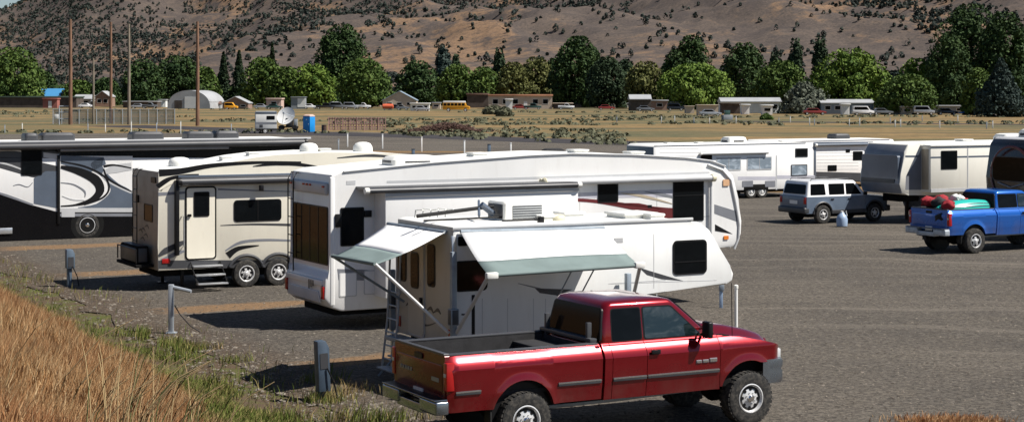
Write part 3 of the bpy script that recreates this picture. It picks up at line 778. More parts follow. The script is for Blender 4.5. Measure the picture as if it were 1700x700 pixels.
# sagebrush in the field (uncountable)
def sage():
    rg = np.random.default_rng(9); Cs = []; Ns = []; Ts = []
    for k in range(5200):
        Z = 165+320*rg.random()**1.3; px = rg.random()*2000-150; x = (px-HX)/FPX*Z
        w = noise.noise(Vector((x*0.012, Z*0.03, 4)))+0.35*noise.noise(Vector((x*0.07, Z*0.07, 1)))
        y = HY+FPX*EYE/Z
        zone = 0.18 if (640 < px < 1300 and y > 198) else (0.0 if y > 205 else -0.2)
        if w+zone < 0.08: continue
        if x < 12 and Z < 215-max(0, x+22)*1.5: continue
        if x >= 12 and Z < 186: continue
        r = 0.22+0.34*rg.random(); n = 16; D = rg.normal(size=(n, 3)); D /= np.linalg.norm(D, axis=1, keepdims=True); D[:, 2] = abs(D[:, 2])
        Cs.append(np.array([x, Z, 0])+D*np.array([r*1.3, r*1.3, r*0.8])); Ns.append(D); Ts.append(np.clip(rg.random()*0.6+0.4*rg.random(n), 0, 1))
    me = quads_mesh('sagebrush', np.concatenate(Cs), np.concatenate(Ns), 0.17, 'leaf_sage', 3, np.concatenate(Ts))
    o = bpy.data.objects.new('sagebrush', me); COL.objects.link(o); o['kind'] = 'stuff'
sage()

# junipers on the hillsides: the 300 showing largest as trees, the rest as one wood
def juniper_shape(rg, n=26):
    D = rg.normal(size=(n, 3)); D /= np.linalg.norm(D, axis=1, keepdims=True); k = rg.random()
    C = D*np.array([0.5, 0.5, 0.5])*(0.75+0.35*rg.random((n, 1))); C[:, 2] = (C[:, 2]+0.5)*1.15; C[:, :2] *= (1.15-C[:, 2:3]*0.55)
    return C, D
def junipers():
    rg = np.random.default_rng(21); near, far = [], []
    while len(near)+len(far) < 13500:
        Y = 1080+2250*rg.random(); px = -120+1940*rg.random(); X = (px-HX)/FPX*Y
        zz = hill_z(X, Y)
        if zz < 3: continue
        c = near_crest(X)
        a = noise.noise(Vector((X/150, Y/260, 2)))+0.6*noise.noise(Vector((X/45, Y/70, 8)))
        yp = HY-(zz-EYE)*FPX/Y
        if yp < -25: continue
        if Y > 1880: dens = 0.70+1.25*a - (0.62 if px > 1000 else 0.0) - 0.25*sstep(850, 1100, px)
        elif px < 330: dens = 0.7+a
        else: dens = 0.06+1.5*(a-0.33) if a > 0.33 else 0.045
        if rg.random() > dens: continue
        s = (2.5+3.7*rg.random()**2)*(0.95 if Y > 1880 else 1.0)
        (near if Y < 1880 else far).append((X, Y, zz, s))
    near.sort(key=lambda q: -q[3]/q[1]); far += near[300:]; near = near[:300]
    protos = []
    for k in range(4):
        C, N = juniper_shape(rg, 110); protos.append(quads_mesh('crown', C, N+rg.normal(size=N.shape)*0.3, 0.10, 'leaf_juniper', 30+k))
    tm = MB(); tm.tube([(0, 0, -0.3), (0.02, 0, 0.3), (0, 0.02, 0.8)], 0.05, 'bark', 6, 0.015); to = tm.build('trunk'); td = to.data; bpy.data.objects.remove(to)
    for X, Y, z, s in near:
        o = thing('juniper_tree', 'small dark rounded juniper dotted on the bare brown hillside', 'tree', (X, Y, z-0.3), rg.random()*6, 'junipers scattered over the nearer hillside')
        o.scale = (s*(0.8+0.4*rg.random()), s, s*(0.75+0.4*rg.random()))
        for nm, me in (('crown', protos[rg.integers(4)]), ('trunk', td)):
            c = bpy.data.objects.new(nm, me); COL.objects.link(c); c.parent = o
    Cs, Ns, Ts, Ss = [], [], [], []
    for X, Y, z, s in far:
        C, N = juniper_shape(rg, 18); Cs.append(C*s+np.array([X, Y, z-0.4])); Ns.append(N); Ts.append(np.clip(rg.random()*0.7+0.3*rg.random(18), 0, 1))
    me = quads_mesh('hillside_junipers', np.concatenate(Cs), np.concatenate(Ns), 0.95, 'leaf_juniper', 50, np.concatenate(Ts))
    o = bpy.data.objects.new('hillside_junipers', me); COL.objects.link(o); o['kind'] = 'stuff'
junipers()

# a far thicket that reads as one mass behind the separate trees (uncountable)
def thicket():
    rg = np.random.default_rng(77); n = 60000; px = rg.random(n)*2100-200; Z = 600+70*rg.random(n); X = (px-HX)/FPX*Z
    hh = np.array([5.5+4.5*noise.noise(Vector((x/23, 0, 3)))+3.0*noise.noise(Vector((x/8, 0, 9))) for x in X])
    hh = np.where((px > 1440) & (px < 1500), hh*0.6, hh); hh = np.clip(hh, 1.5, 12); z = hh*rg.random(n)**0.7
    C = np.stack([X, Z, z], 1); N = rg.normal(size=(n, 3)); N[:, 1] -= 0.9; N[:, 2] += 0.7
    o = bpy.data.objects.new('thicket', quads_mesh('thicket', C, N, 0.55, 'leaf_dark', 4, np.clip(0.4+0.4*np.sin(X/9)+0.2*rg.random(n), 0, 1))); COL.objects.link(o); o['kind'] = 'stuff'
thicket()
# ================================================================== RECREATIONAL VEHICLES
def shell(root, prof, W, wall, roof, decfn=None, bev=0.035, name='body', end=None, y0=0.0):
    """closed body: side outline across the width; faces that look up take the roof material, end faces the end one"""
    m = MB(); m.prism(prof, -y0, -W, wall, MS(0), bev)
    ri = m.mi(roof); ei = m.mi(end) if end else None
    m.bm.normal_update(); bmesh.ops.recalc_face_normals(m.bm, faces=m.bm.faces)
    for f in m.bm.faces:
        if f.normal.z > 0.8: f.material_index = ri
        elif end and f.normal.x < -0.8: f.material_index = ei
    if decfn: decfn(m)
    return m.build(name, root, 30)
def bar(root, name, pts, r, mat, n=8):
    m = MB(); m.tube(pts, r, mat, n); return m.build(name, root)
def boxp(root, name, a, mat, bev=0.01, **k):
    m = MB(); m.box(*a, mat, bev, **k); return m.build(name, root)
def ladder(root, x, y0, y1, z0, z1, mat='grey_metal', stand=0.12, rungs=7, r=0.016):
    m = MB()
    for y in (y0, y1): m.tube([(x, y, z0), (x-stand, y, z0+0.05), (x-stand, y, z1-0.1), (x-stand*0.3, y, z1+0.06), (x+0.25, y, z1+0.06)], r, mat)
    for k in range(rungs):
        z = z0+0.12+(z1-z0-0.25)*k/(rungs-1); m.tube([(x-stand, y0, z), (x-stand, y1, z)], r*0.8, mat)
    return m.build('ladder', root)
def ac_unit(root, x, y, z, mat='plastic_white', L=0.95, W=0.7, H=0.3):
    m = MB()
    m.loft([rring(x, y, L, W, 0.10, z-0.02), rring(x, y, L, W, 0.12, z+H*0.55), rring(x+0.02, y, L*0.9, W*0.9, 0.14, z+H*0.9), rring(x+0.04, y, L*0.7, W*0.7, 0.14, z+H)], mat)
    o = m.build('air_conditioner', root)
    m = MB(); m.box(x-L/2-0.006, x-L/2+0.02, y-W*0.32, y+W*0.32, z+0.06, z+H*0.5, 'charcoal', 0.004); m.build('grille', o)
    m = MB(); m.box(x-L*0.25, x+L*0.3, y-W/2-0.006, y-W/2+0.02, z+0.06, z+H*0.45, 'charcoal', 0.004); m.build('grille', o); return o
def rring(x, y, L, W, r, z, n=4): return [(a, b, z) for a, b in rrect(x-L/2, x+L/2, y-W/2, y+W/2, r, n)]
def vent(root, x, y, z, s=0.38, mat='plastic_white', h=0.09):
    m = MB(); m.box(x-s/2, x+s/2, y-s/2, y+s/2, z-0.02, z+h*0.5, mat, 0.01); m.box(x-s*0.56, x+s*0.56, y-s*0.56, y+s*0.56, z+h*0.5+0.003, z+h, mat, 0.02)
    return m.build('roof_vent', root)
def dome(root, x, y, z, r, h, mat='plastic_white', name='satellite_dome'):
    m = MB(); m.lathe([(r, -0.02), (r, h*0.35), (r*0.94, h*0.6), (r*0.75, h*0.85), (r*0.4, h*0.98), (0.02, h)], mat, 28, c=(x, y, z), axis='z'); return m.build(name, root, 50)
def awning_roll(root, x0, x1, z, r=0.07, mat='light_grey', y=-0.10, capm='plastic_white', name='awning_roll'):
    m = MB(); m.lathe([(r*0.6, x0), (r, x0+0.01), (r, x1-0.01), (r*0.6, x1)], mat, 16, c=(0, y, z), axis='x')
    m.box(x0+0.02, x1-0.02, y+0.03, 0.01, z+r*0.2, z+r*1.25, mat, 0.01)
    o = m.build(name, root, 40)
    for x in (x0, x1): m = MB(); m.lathe([(r*1.25, -0.05), (r*1.3, 0), (r*1.25, 0.05)], capm, 12, c=(x, y, z), axis='x'); m.build('end_cap', o)
    return o
def steps_out(root, fr, x0, x1, ys, y0=-0.15, depth=0.24):
    m = MB(); L0, _ = fr.side(x0, ys[0]); L1, _ = fr.side(x1, ys[0])
    for k, yp in enumerate(ys):
        off = 0.15+0.22*k; _, z = fr.side((x0+x1)/2, yp, off)
        m.box(L0, L1, -off-depth/2, -off+depth/2, z-0.02, z+0.02, 'aluminium', 0.006)
    _, zt = fr.side(x0, ys[0], 0.15); _, zb = fr.side(x0, ys[-1], 0.15+0.22*(len(ys)-1)); e = 0.15+0.22*(len(ys)-1)
    for x in (L0, L1): m.tube([(x, -0.02, zt+0.08), (x, -e, zb)], 0.018, 'black_trim')
    return m.build('steps', root)
def marker(root, a, b, M, w=0.06, h=0.025, mat='amber_lens', name='marker_light'):
    m = MB(); m.prism(rrect(a-w, a+w, b-h, b+h, 0.015), -0.01, 0.025, mat, M); return m.build(name, root)

# ------------------------------------------------------------------ B: the long white fifth wheel
def big_white():
    fr = Frame(550, 38.5); W = 2.44
    o = at_frame('fifth_wheel_trailer', 'long white fifth wheel trailer with maroon swooshes and a big dark rear window', 'trailer', fr)
    sp = fr.side
    top = [sp(550, 290), sp(570, 285), sp(720, 270), sp(880, 258), sp(950, 255), sp(1050, 257), sp(1140, 262), sp(1180, 267), sp(1204, 276), sp(1218, 292), sp(1226, 330), sp(1232, 366), sp(1231, 388), sp(1224, 406), sp(1212, 412)]
    L9 = 8.35
    prof = [(0.25, 0.42), (L9, 0.42), (L9, 0.62), (8.5, 1.42), (top[-1][0]-0.3, 1.40)] + top[::-1] + [(0.0, 1.30), (-0.14, 1.15), (-0.16, 0.72), (0.02, 0.50)]
    def deco(m):
        D = lambda pts, mat, l=1, off=0.0: decal(m, fr, pts, mat, l, off)
        D([(642, 300), (900, 293), (1178, 285), (1178, 288), (900, 297), (642, 304)], 'light_grey')
        D([(930, 321), (1168, 312), (1168, 326), (925, 330)], 'purple_grey')
        D(ribbon([(918, 330), (990, 334), (1060, 345), (1120, 356), (1166, 357)], [4, 6, 10, 22, 16]), 'maroon', 2)
        D(ribbon([(1010, 338), (1060, 340), (1100, 348)], [1, 6, 1]), 'maroon', 2)
        D(ribbon([(1030, 320), (1070, 326), (1116, 338)], [1, 5, 1]), 'bronze_stripe', 3)
        D(ribbon([(1070, 318), (1100, 323), (1140, 332)], [1, 5, 2]), 'mid_grey', 3)
        D([(1186, 339), (1225, 351), (1228, 369), (1186, 354)], 'mid_grey', 2)
        D([(1187, 372), (1216, 388), (1187, 383)], 'black_trim', 2)
        D([(560, 446), (600, 447), (634, 450), (634, 466), (562, 464)], 'mid_grey', 2)
        m.tube([(a, -0.012, b) for a, b in top[1:9]], 0.022, 'light_grey')     # roof edge rail
        for px in (655, 700, 745, 962, 1090): D([(px, 315), (px+1.0, 315), (px+1.0, 500), (px, 500)], 'light_grey', 1)
        D([(560, 430), (640, 434), (640, 435.2), (560, 431.2)], 'light_grey', 1); D([(930, 368), (1180, 358), (1180, 359.2), (930, 369.2)], 'light_grey', 1)
        D([(575, 300), (590, 299.5), (590, 306), (575, 306.5)], 'light_grey', 2); D([(1075, 340), (1082, 340), (1082, 345), (1075, 345)], 'black_trim', 3)
        # rear mouldings
        m.prism([(0.12, 0.98), (W-0.12, 0.98), (W-0.12, 1.12), (0.12, 1.12)], 0.0, 0.20, 'white_gelcoat', MR(0), 0.03)
        m.prism([(0.2, 0.62), (W-0.2, 0.62), (W-0.35, 0.86), (0.35, 0.86)], 0.15, 0.19, 'light_grey', MR(0), 0.01)
    shell(o, prof, W, 'white_gelcoat', 'white_roof', deco, 0.05)
    # curved corner posts of the rear wall
    m = MB()
    m.bm.free()
    for y in (-0.012, W-0.07): m = MB(); m.box(-0.035, 0.09, y, y+0.085, 0.55, sp(560, 292)[1]-0.02, 'white_gelcoat', 0.03, 3); m.build('corner_post', o)
    m = MB(); m.box(-0.10, 0.02, 0.14, W-0.14, 2.98, 3.26, 'light_grey', 0.07, 3); m.build('rear_visor', o)
    for y in (1.0, 1.2, 1.4): marker(o, y, 3.18, MR(-0.10), 0.05, 0.02, 'red_lens')
    marker(o, 0.22, 3.17, MR(-0.1), 0.05, 0.02, 'red_lens'); marker(o, 2.2, 3.17, MR(-0.1), 0.05, 0.02, 'red_lens')
    window(o, 0.18, W-0.14, 1.42, 2.72, MR(0), 0.05, 'black_trim', 'brown_glass', 0.03, bars=3, name='rear_window')
    for y in (0.10, W-0.10):
        m = MB(); m.box(-0.19, -0.10, y-0.07, y+0.07, 0.70, 0.98, 'red_lens', 0.02); m.build('tail_light', o)
    # small decal marks on the tail
    m = MB()
    for k in range(9): m.box(0.9+k*0.09, 0.96+k*0.09, 1.20, 1.20+rnd.uniform(0.03, 0.07), 0.005, 0.012, 'mid_grey', M=MR(0))
    for k in range(3): m.prism(rrect(0.55+k*0.12, 0.62+k*0.12, 0.95-0.04*k, 1.08, 0.02), 0.20, 0.207, 'charcoal', MR(0))
    m.build('badge', o)
    ladder(o, 0, W-0.42, W-0.08, 0.6, 3.35, 'black_trim')
    # slide-out room
    off = 0.62; a = sp(640, 330, off); b = sp(935, 322, off)
    x0, x1 = a[0], b[0]+0.4; zt = sp(700, 318, off)[1]
    m = MB(); m.box(x0, x1, -off, 0.02, 0.72, zt, 'white_gelcoat', 0.02)
    D2 = rrect(x0+0.3, x0+1.1, 0.85, 1.2, 0.03); m.prism(D2, -0.005, 0.006, 'light_grey', MS(-off))
    m.box(x0-0.02, x1+0.02, -off-0.03, -off+0.02, zt-0.10, zt-0.02, 'light_grey', 0.01); so_ = m.build('slide_out', o)
    awning_roll(o, sp(618, 318, off)[0]-0.15, x1, zt+0.05, 0.055, 'charcoal', -off-0.05, name='slide_topper')
    window(so_, x0+0.45, x0+1.7, 1.75, 2.45, MS(-off), 0.05)
    window(so_, x0+2.4, x0+4.0, 1.75, 2.45, MS(-off), 0.05, bars=1)
    # near side: open bay window panels behind the tail
    window(o, *rectpx(fr, 565, 344, 604, 408), MS(0), r=0.03, name='window')
    m = MB(); q = rectpx(fr, 556, 355, 566, 377); m.box(q[0], q[1], -0.05, 0.0, q[2], q[3], 'black_trim', 0.01); m.build('window_latch', o); m = MB(); q = rectpx(fr, 604, 349, 616, 360); m.box(q[0], q[1], -0.05, 0.0, q[2], q[3], 'black_trim', 0.01); m.build('window_latch', o)
    for (x, y, X, Y) in ((563, 452, 592, 492), (604, 448, 632, 488)):
        q = rectpx(fr, x, y, X, Y); m = MB(); m.prism(rrect(*q, 0.03), -0.005, 0.010, 'light_grey', MS(0)); m.prism(rrect(q[0]+0.02, q[1]-0.02, q[2]+0.02, q[3]-0.02, 0.03), -0.005, 0.014, 'white_gelcoat', MS(0)); m.build('hatch', o)
    # long awning rolled up above the windows
    aw = awning_roll(o, sp(897, 303)[0], sp(1180, 295)[0], (sp(1000, 300)[1]), 0.075, 'light_grey', -0.10, 'yellowed')
    bar(o, 'awning_arm', [(sp(1178, 297)[0], -0.06, sp(1178, 297)[1]), (sp(1178, 380)[0], -0.05, sp(1178, 380)[1]-0.6)], 0.035, 'light_grey')
    bar(o, 'awning_arm', [(sp(900, 303)[0], -0.06, sp(900, 303)[1]), (sp(900, 303)[0], -0.05, 0.9)], 0.035, 'light_grey')
    winpx(o, fr, 992, 302, 1026, 336, r=0.05)
    # open door bay near the cap
    q = rectpx(fr, 1117, 297, 1168, 367); window(o, *q, MS(0), r=0.03, hbar=0.62, name='window')
    for px, py in ((1205, 303), (1205, 394)):
        a, b = sp(px, py); marker(o, a, b, MS(0), 0.09 if py < 350 else 0.07, 0.08 if py < 350 else 0.045, 'pale_amber' if py < 350 else 'amber_lens')
    # front cap moulding
    m = MB(); m.tube([(a-0.10, -0.012, b-0.10) for a, b in top[7:14]], 0.03, 'light_grey'); m.build('cap_trim', o)
    # kingpin, landing legs, axles
    m = MB(); m.box(9.3, 10.2, 0.7, 1.7, 1.12, 1.42, 'under_black', 0.03); m.tube([(9.7, 1.2, 1.14), (9.7, 1.2, 0.98)], 0.06, 'grey_metal'); m.build('king_pin', o)
    for y in (0.35, 2.1):
        m = MB(); m.box(8.1, 8.2, y-0.05, y+0.05, 0.03, 0.8, 'grey_metal', 0.005); m.box(8.02, 8.28, y-0.13, y+0.13, 0.0, 0.03, 'grey_metal', 0.005); m.build('landing_leg', o)
    m = MB(); m.box(0.2, 8.3, 0.3, 2.14, 0.30, 0.44, 'under_black'); m.build('chassis', o)
    for x in (4.6, 5.5):
        for y, f in ((0.13, False), (W-0.13, True)): wheel(o, x, y, 0.38, 0.22, 'steel', f)
    # on the roof
    zr = lambda x: float(np.interp(x, [p[0] for p in top], [p[1] for p in top]))
    x = sp(684, 268, -0.5)[0]; ac_unit(o, x, 0.62, zr(x)-0.04, 'plastic_white', 1.15, 0.75, 0.22)
    for px in (700, 830, 990, 1090): x = sp(px, 260)[0]; vent(o, x, 1.0+0.3*math.sin(px), zr(x))
    a, b = sp(897, 302); m = MB(); m.lathe([(0.09, -0.04), (0.12, 0.0), (0.09, 0.05)], 'yellowed', 14, c=(a, -0.2, b), axis='x'); m.build('awning_knuckle', o)
    return o, fr
big, FB = big_white()

# ------------------------------------------------------------------ A: the cream fifth wheel
def cream():
    fr = Frame(262, 46.0); W = 2.44; sp = fr.side
    o = at_frame('fifth_wheel_trailer', 'cream fifth wheel trailer with a tail wall darkened for shade and fold-out entry steps', 'trailer', fr)
    top = [sp(262, 285), sp(275, 281), sp(330, 278), sp(370, 272), sp(420, 262), sp(460, 257), sp(540, 253), sp(640, 254), sp(700, 258), sp(760, 268), sp(790, 285), sp(800, 330), sp(795, 370)]
    prof = [(0.0, 0.55), (7.3, 0.55), (7.5, 1.4), (top[-1][0]-0.1, 1.4)] + top[::-1] + [(0.0, 1.2)]
    def deco(m):
        D = lambda pts, mat, l=1, off=0.0: decal(m, fr, pts, mat, l, off)
        D([(263, 432), (488, 431), (488, 443), (263, 446)], 'charcoal', 1)
        D(ribbon([(264, 287), (300, 284), (350, 275), (420, 270), (500, 269)], [12, 10, 7, 5, 2]), 'black_trim', 2)
        D(ribbon([(263, 312), (278, 300), (300, 293), (330, 290)], [14, 10, 6, 3]), 'black_trim', 3)
        D(ribbon([(264, 315), (285, 302), (300, 297)], [3, 6, 1]), 'cream_wall', 4)
        D(ribbon([(420, 276), (470, 271), (520, 276), (560, 284)], [1, 7, 4, 1]), 'black_trim', 3)
        D(ribbon([(560, 262), (620, 258), (690, 264)], [1, 4, 1]), 'charcoal', 3)
        D(ribbon([(263, 322), (300, 320), (340, 316)], [6, 4, 1]), 'mid_grey', 2)
        D(ribbon([(362, 314), (420, 316), (486, 318)], [3, 2, 1]), 'mid_grey', 2)
        D(ribbon([(366, 374), (420, 372), (486, 373)], [1, 3, 4]), 'charcoal', 2)
        D(ribbon([(374, 416), (400, 402), (440, 398), (486, 399)], [2, 5, 4, 3]), 'mid_grey', 2)
        D(ribbon([(378, 424), (396, 412), (430, 407)], [12, 7, 1]), 'black_trim', 3)
        D(ribbon([(263, 425), (275, 416), (300, 404), (306, 400)], [3, 10, 8, 2]), 'charcoal', 3)
        D(ribbon([(268, 432), (290, 422), (306, 416)], [5, 7, 3]), 'mid_grey', 4)
    shell(o, prof, W, 'cream_wall', 'white_roof', deco, 0.03, end='shaded_wall')
    # tail wall details
    window(o, 0.45, 1.25, *(sorted((fr.rear(240, 366)[1], fr.rear(240, 337)[1]))), MR(0), 0.04, 'black_trim', 'brown_glass')
    m = MB(); m.box(0.03, 0.12, 0.04, 0.12, 0.6, 3.1, 'charcoal', 0.01); 
    m.build('corner_trim', o); m = MB(); m.prism(rrect(0.15, 0.55, 2.85, 3.0, 0.03), 0, 0.03, 'black_trim', MR(0)); m.build('rear_vent', o); m = MB(); m.prism(rrect(1.75, 1.95, 2.25, 2.45, 0.03), 0, 0.04, 'black_trim', MR(0))
    m.build('rear_light_panel', o)
    m = MB()
    for k, (a, b) in enumerate(((1.15, 1.5), (1.4, 1.45), (0.9, 1.36), (0.8, 1.6), (1.2, 1.25))): m.prism(ribbon([(a, b), (a+0.18, b+0.08), (a+0.42, b+0.02)], [0.01, 0.06, 0.01]), 0, 0.006, 'charcoal', MR(0))
    m.build('badge', o)
    ladder(o, 0, 1.55, 1.95, 0.75, 3.1, 'black_trim')
    m = MB(); m.box(-0.5, -0.02, 0.3, 2.2, 0.62, 0.70, 'under_black', 0.01)
    m.box(-0.45, -0.1, 0.45, 2.05, 0.70, 1.18, 'charcoal', 0.06)
    m.tube([(-0.48, 0.35, 0.74), (-0.48, 0.35, 1.1), (-0.48, 2.15, 1.1), (-0.48, 2.15, 0.74)], 0.02, 'black_trim'); m.build('cargo_rack', o)
    a, b = sp(276, 434); m = MB(); m.box(a-0.12, a+0.10, -0.02, 0.0, b-0.05, b+0.08, 'red_lens', 0.01); m.build('tail_light', o)
    # entry door
    q = rectpx(fr, 307, 309, 359, 431)
    m = MB(); m.prism(rrect(q[0], q[1], q[2], q[3], 0.10), -0.02, 0.015, 'black_trim', MS(0)); m.prism(rrect(q[0]+0.045, q[1]-0.045, q[2]+0.045, q[3]-0.045, 0.07), -0.02, 0.028, 'cream_wall', MS(0)); d = m.build('door', o)
    w = rectpx(fr, 321, 318, 347, 359); window(d, w[0], w[1], w[2], w[3], MS(-0.028), 0.04)
    m = MB(); m.box(q[0]+0.06, q[0]+0.16, -0.08, -0.03, 1.95, 2.02, 'black_trim', 0.01); m.build('handle', d)
    m = MB(); m.tube([(q[0]-0.07, -0.02, 1.15), (q[0]-0.07, -0.14, 1.2), (q[0]-0.07, -0.14, 1.95), (q[0]-0.07, -0.02, 2.0)], 0.018, 'aluminium'); m.build('grab_handle', o)
    w = rectpx(fr, 388, 331, 467, 367); window(o, w[0], w[1], w[2], w[3], MS(0), 0.09, bars=1)
    steps_out(o, fr, 316, 365, (441, 456, 471))
    # dark awning with its arms
    za = sp(380, 300)[1]; x0 = sp(295, 300)[0]; x1 = sp(540, 300)[0]
    awning_roll(o, x0, x1, za, 0.10, 'charcoal', -0.13, 'black_trim')
    m = MB(); m.box(x0, x1, -0.06, 0.0, za+0.10, za+0.17, 'slate_blue', 0.01); m.build('awning_rail', o)
    for x in (sp(292, 300)[0], x1): m = MB(); m.box(x-0.05, x+0.05, -0.16, -0.01, 0.95, za+0.05, 'black_trim', 0.01); m.build('awning_arm', o)
    m = MB(); a, b = sp(430, 308); m.box(a-0.05, a+0.05, -0.25, -0.12, b-0.14, b+0.02, 'black_trim', 0.01); m.build('awning_light', o)
    # wheels under a flared arch
    for k, px in enumerate((408, 461)):
        x = sp(px, 455)[0]; wheel(o, x, 0.02, 0.37, 0.23, 'alloy'); wheel(o, x, W-0.12, 0.37, 0.22, 'steel', True)
        m = MB(); ring = [(x+0.50*math.cos(R(a)), -0.04, 0.40+0.46*math.sin(R(a))) for a in range(15, 170, 12)]; m.tube(ring, 0.045, 'charcoal'); m.build('wheel_arch', o)
    m = MB(); m.box(0.1, 7.4, 0.35, 2.1, 0.36, 0.56, 'under_black'); m.box(1.9, 6.4, 0.14, 0.16, 0.3, 0.6, 'under_black'); m.build('chassis', o)
    for x in (0.75,):
        for y in (0.3, 2.1):
            m = MB(); m.box(x-0.04, x+0.04, y-0.04, y+0.04, 0.03, 0.6, 'black_trim', 0.005); m.box(x-0.13, x+0.13, y-0.13, y+0.13, 0, 0.03, 'black_trim', 0.005); m.build('stabilizer_jack', o)
    for y in (0.35, 2.1): m = MB(); m.box(7.1, 7.2, y-0.05, y+0.05, 0, 0.8, 'grey_metal', 0.005); m.build('landing_leg', o)
    zr = lambda x: float(np.interp(x, [p[0] for p in top], [p[1] for p in top]))
    x = sp(300, 265, -1.2)[0]; dome(o, x, 1.3, zr(x), 0.30, 0.24)
    x = sp(515, 245, -1.0)[0]; dome(o, x, 1.1, zr(x), 0.26, 0.24)
    x = sp(600, 247, -1.3)[0]; dome(o, x, 1.2, zr(x), 0.28, 0.28)
    for px in (395, 440, 560): x = sp(px, 260)[0]; vent(o, x, 1.0, zr(x), 0.3)
    return o, fr
crm, FA = cream()

# ------------------------------------------------------------------ C: the slide-in camper with two awnings
def camper():
    fr = Frame(752, 31.0); W = 2.40; sp = fr.side
    o = at_frame('truck_camper', 'white slide-in camper on jacks with striped awnings open at its side and tail', 'camper', fr)
    top = [sp(752, 377), sp(762, 374), sp(1000, 369), sp(1140, 366), sp(1162, 369), sp(1178, 381), sp(1194, 410), sp(1212, 440), sp(1218, 454), sp(1216, 465), sp(1206, 472)]
    fx = sp(1050, 480)[0]
    prof = [(0.0, 0.72), (fx, 0.72), (fx, sp(1060, 488)[1]), (sp(1105, 486)[0], sp(1105, 486)[1]), (sp(1106, 481)[0], sp(1106, 481)[1])] + top[::-1]
    def deco(m):
        D = lambda pts, mat, l=1, off=0.0: decal(m, fr, pts, mat, l, off)
        D([(888, 478), (950, 480), (935, 486), (925, 490), (896, 486)], 'charcoal')
        D(ribbon([(860, 470), (900, 480), (935, 492)], [1, 3, 5]), 'mid_grey', 1)
        D([(1060, 443), (1078, 449), (1135, 466), (1098, 463), (1074, 456)], 'charcoal')
        D(ribbon([(955, 388), (960, 440)], [0.6, 0.6]), 'light_grey')
        q = rectpx(fr, 783, 489, 788, 556); m.box(q[0], q[1], -0.01, 0.01, 0.74, q[3], 'black_trim')
        for x in (800, 842, 885, 905, 935): D([(x, 495), (x+1.2, 495), (x+1.2, 580), (x, 580)], 'light_grey', 1)
        for (a, b) in ((1010, 1105), (1015, 1190)): D([(a, 470), (b, 464), (b, 465), (a, 471)], 'light_grey', 1)
        D([(1085, 388), (1086, 388), (1086, 478), (1085, 478)], 'light_grey', 1); D([(1020, 395), (1034, 394.6), (1034, 402), (1020, 402.4)], 'light_grey', 2)
        D([(766, 520), (776, 520), (776, 523), (766, 523)], 'charcoal', 2)
        m.box(-0.01, sp(1150, 372)[0], -0.02, 0.02, sp(900, 373)[1]-0.03, sp(900, 373)[1]+0.02, 'light_grey', 0.008)
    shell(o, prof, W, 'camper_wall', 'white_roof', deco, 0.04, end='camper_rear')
    for y in (-0.02, W-0.06): m = MB(); m.box(-0.03, 0.07, y, y+0.08, 0.72, 2.72, 'aluminium' if y < 0 else 'light_grey', 0.015); m.build('corner_trim', o)
    q = rectpx(fr, 1117, 398, 1173, 455); window(o, *q, MS(0), r=0.09, fw=0.035, hbar=0.36)
    q = rectpx(fr, 754, 432, 809, 483); window(o, *q, MS(0), r=0.09, fw=0.03, gl='brown_glass')
    q = rectpx(fr, 760, 392, 776, 408); window(o, *q, MS(0), r=0.03, fw=0.02)
    # slide room: a shallow box in the shaded half of the side
    # tail wall: door between two tall windows
    r = fr.rear
    def rp(x0, y0, x1, y1):
        a = r(x0, y0); b = r(x1, y1); c = r(x0, y1); d = r(x1, y0); return (b[0], a[0], (b[1]+c[1])/2, (a[1]+d[1])/2)
    q = rp(679, 404, 706, 566); m = MB(); m.prism(rrect(q[0], q[1], 0.76, q[3], 0.10), -0.02, 0.02, 'light_grey', MR(0)); m.prism(rrect(q[0]+0.03, q[1]-0.03, 0.79, q[3]-0.03, 0.08), -0.02, 0.03, 'camper_rear', MR(0)); d = m.build('door', o)
    q2 = rp(685, 418, 698, 478); window(d, *q2, MR(-0.03), 0.08, 'black_trim', 'brown_glass', 0.025)
    m = MB(); m.box(-0.08, -0.03, q[0]+0.05, q[0]+0.12, 1.35, 1.5, 'black_trim', 0.01); m.build('handle', d)
    window(o, *rp(659, 408, 675, 466), MR(0), 0.08, 'black_trim', 'brown_glass', 0.03)
    window(o, *rp(710, 405, 723, 476), MR(0), 0.08, 'black_trim', 'brown_glass', 0.03)
    for k in range(5): m = MB(); m.prism(ribbon([(0.5+k*0.30, 1.28-0.02*k), (0.62+k*0.30, 1.34), (0.80+k*0.30, 1.27)], [0.02, 0.07, 0.01]), 0, 0.007, 'charcoal', MR(0)); m.build('badge', o)
    m = MB(); m.prism(ribbon([(0.7, 1.10), (1.2, 1.0), (1.9, 1.12)], [0.01, 0.04, 0.01]), 0, 0.006, 'charcoal', MR(0)); m.build('badge', o)
    for y in (0.12, W-0.12): m = MB(); m.box(-0.02, 0.0, y-0.05, y+0.05, 0.85, 1.05, 'red_lens', 0.01); m.build('tail_light', o)
    # awning fabrics: a white field with a green-grey hem
    def awning(name, A, B, C, Dp, n=10, sag=0.05):
        """A,B fixed edge ; C under B, Dp under A (outer edge); returns fabric object"""
        A, B, C, Dp = map(Vector, (A, B, C, Dp)); m = MB(); hem = 0.62
        for (t0, t1, mat) in ((0.0, hem, 'awning_white'), (hem, 1.0, 'awning_green')):
            g = []
            for i in range(13):
                s = i/12; row = []
                for j in range(7):
                    t = t0+(t1-t0)*j/6; p = A.lerp(B, s).lerp(Dp.lerp(C, s), t); p.z -= sag*math.sin(math.pi*t)+0.015*math.sin(math.pi*s*2+1)*t; row.append(tuple(p))
                g.append(row)
            m.sheet(g, mat)
        ob = m.build(name, o, 60, recalc=True)
        md = ob.modifiers.new('thick', 'SOLIDIFY'); md.thickness = 0.008; md.offset = 0
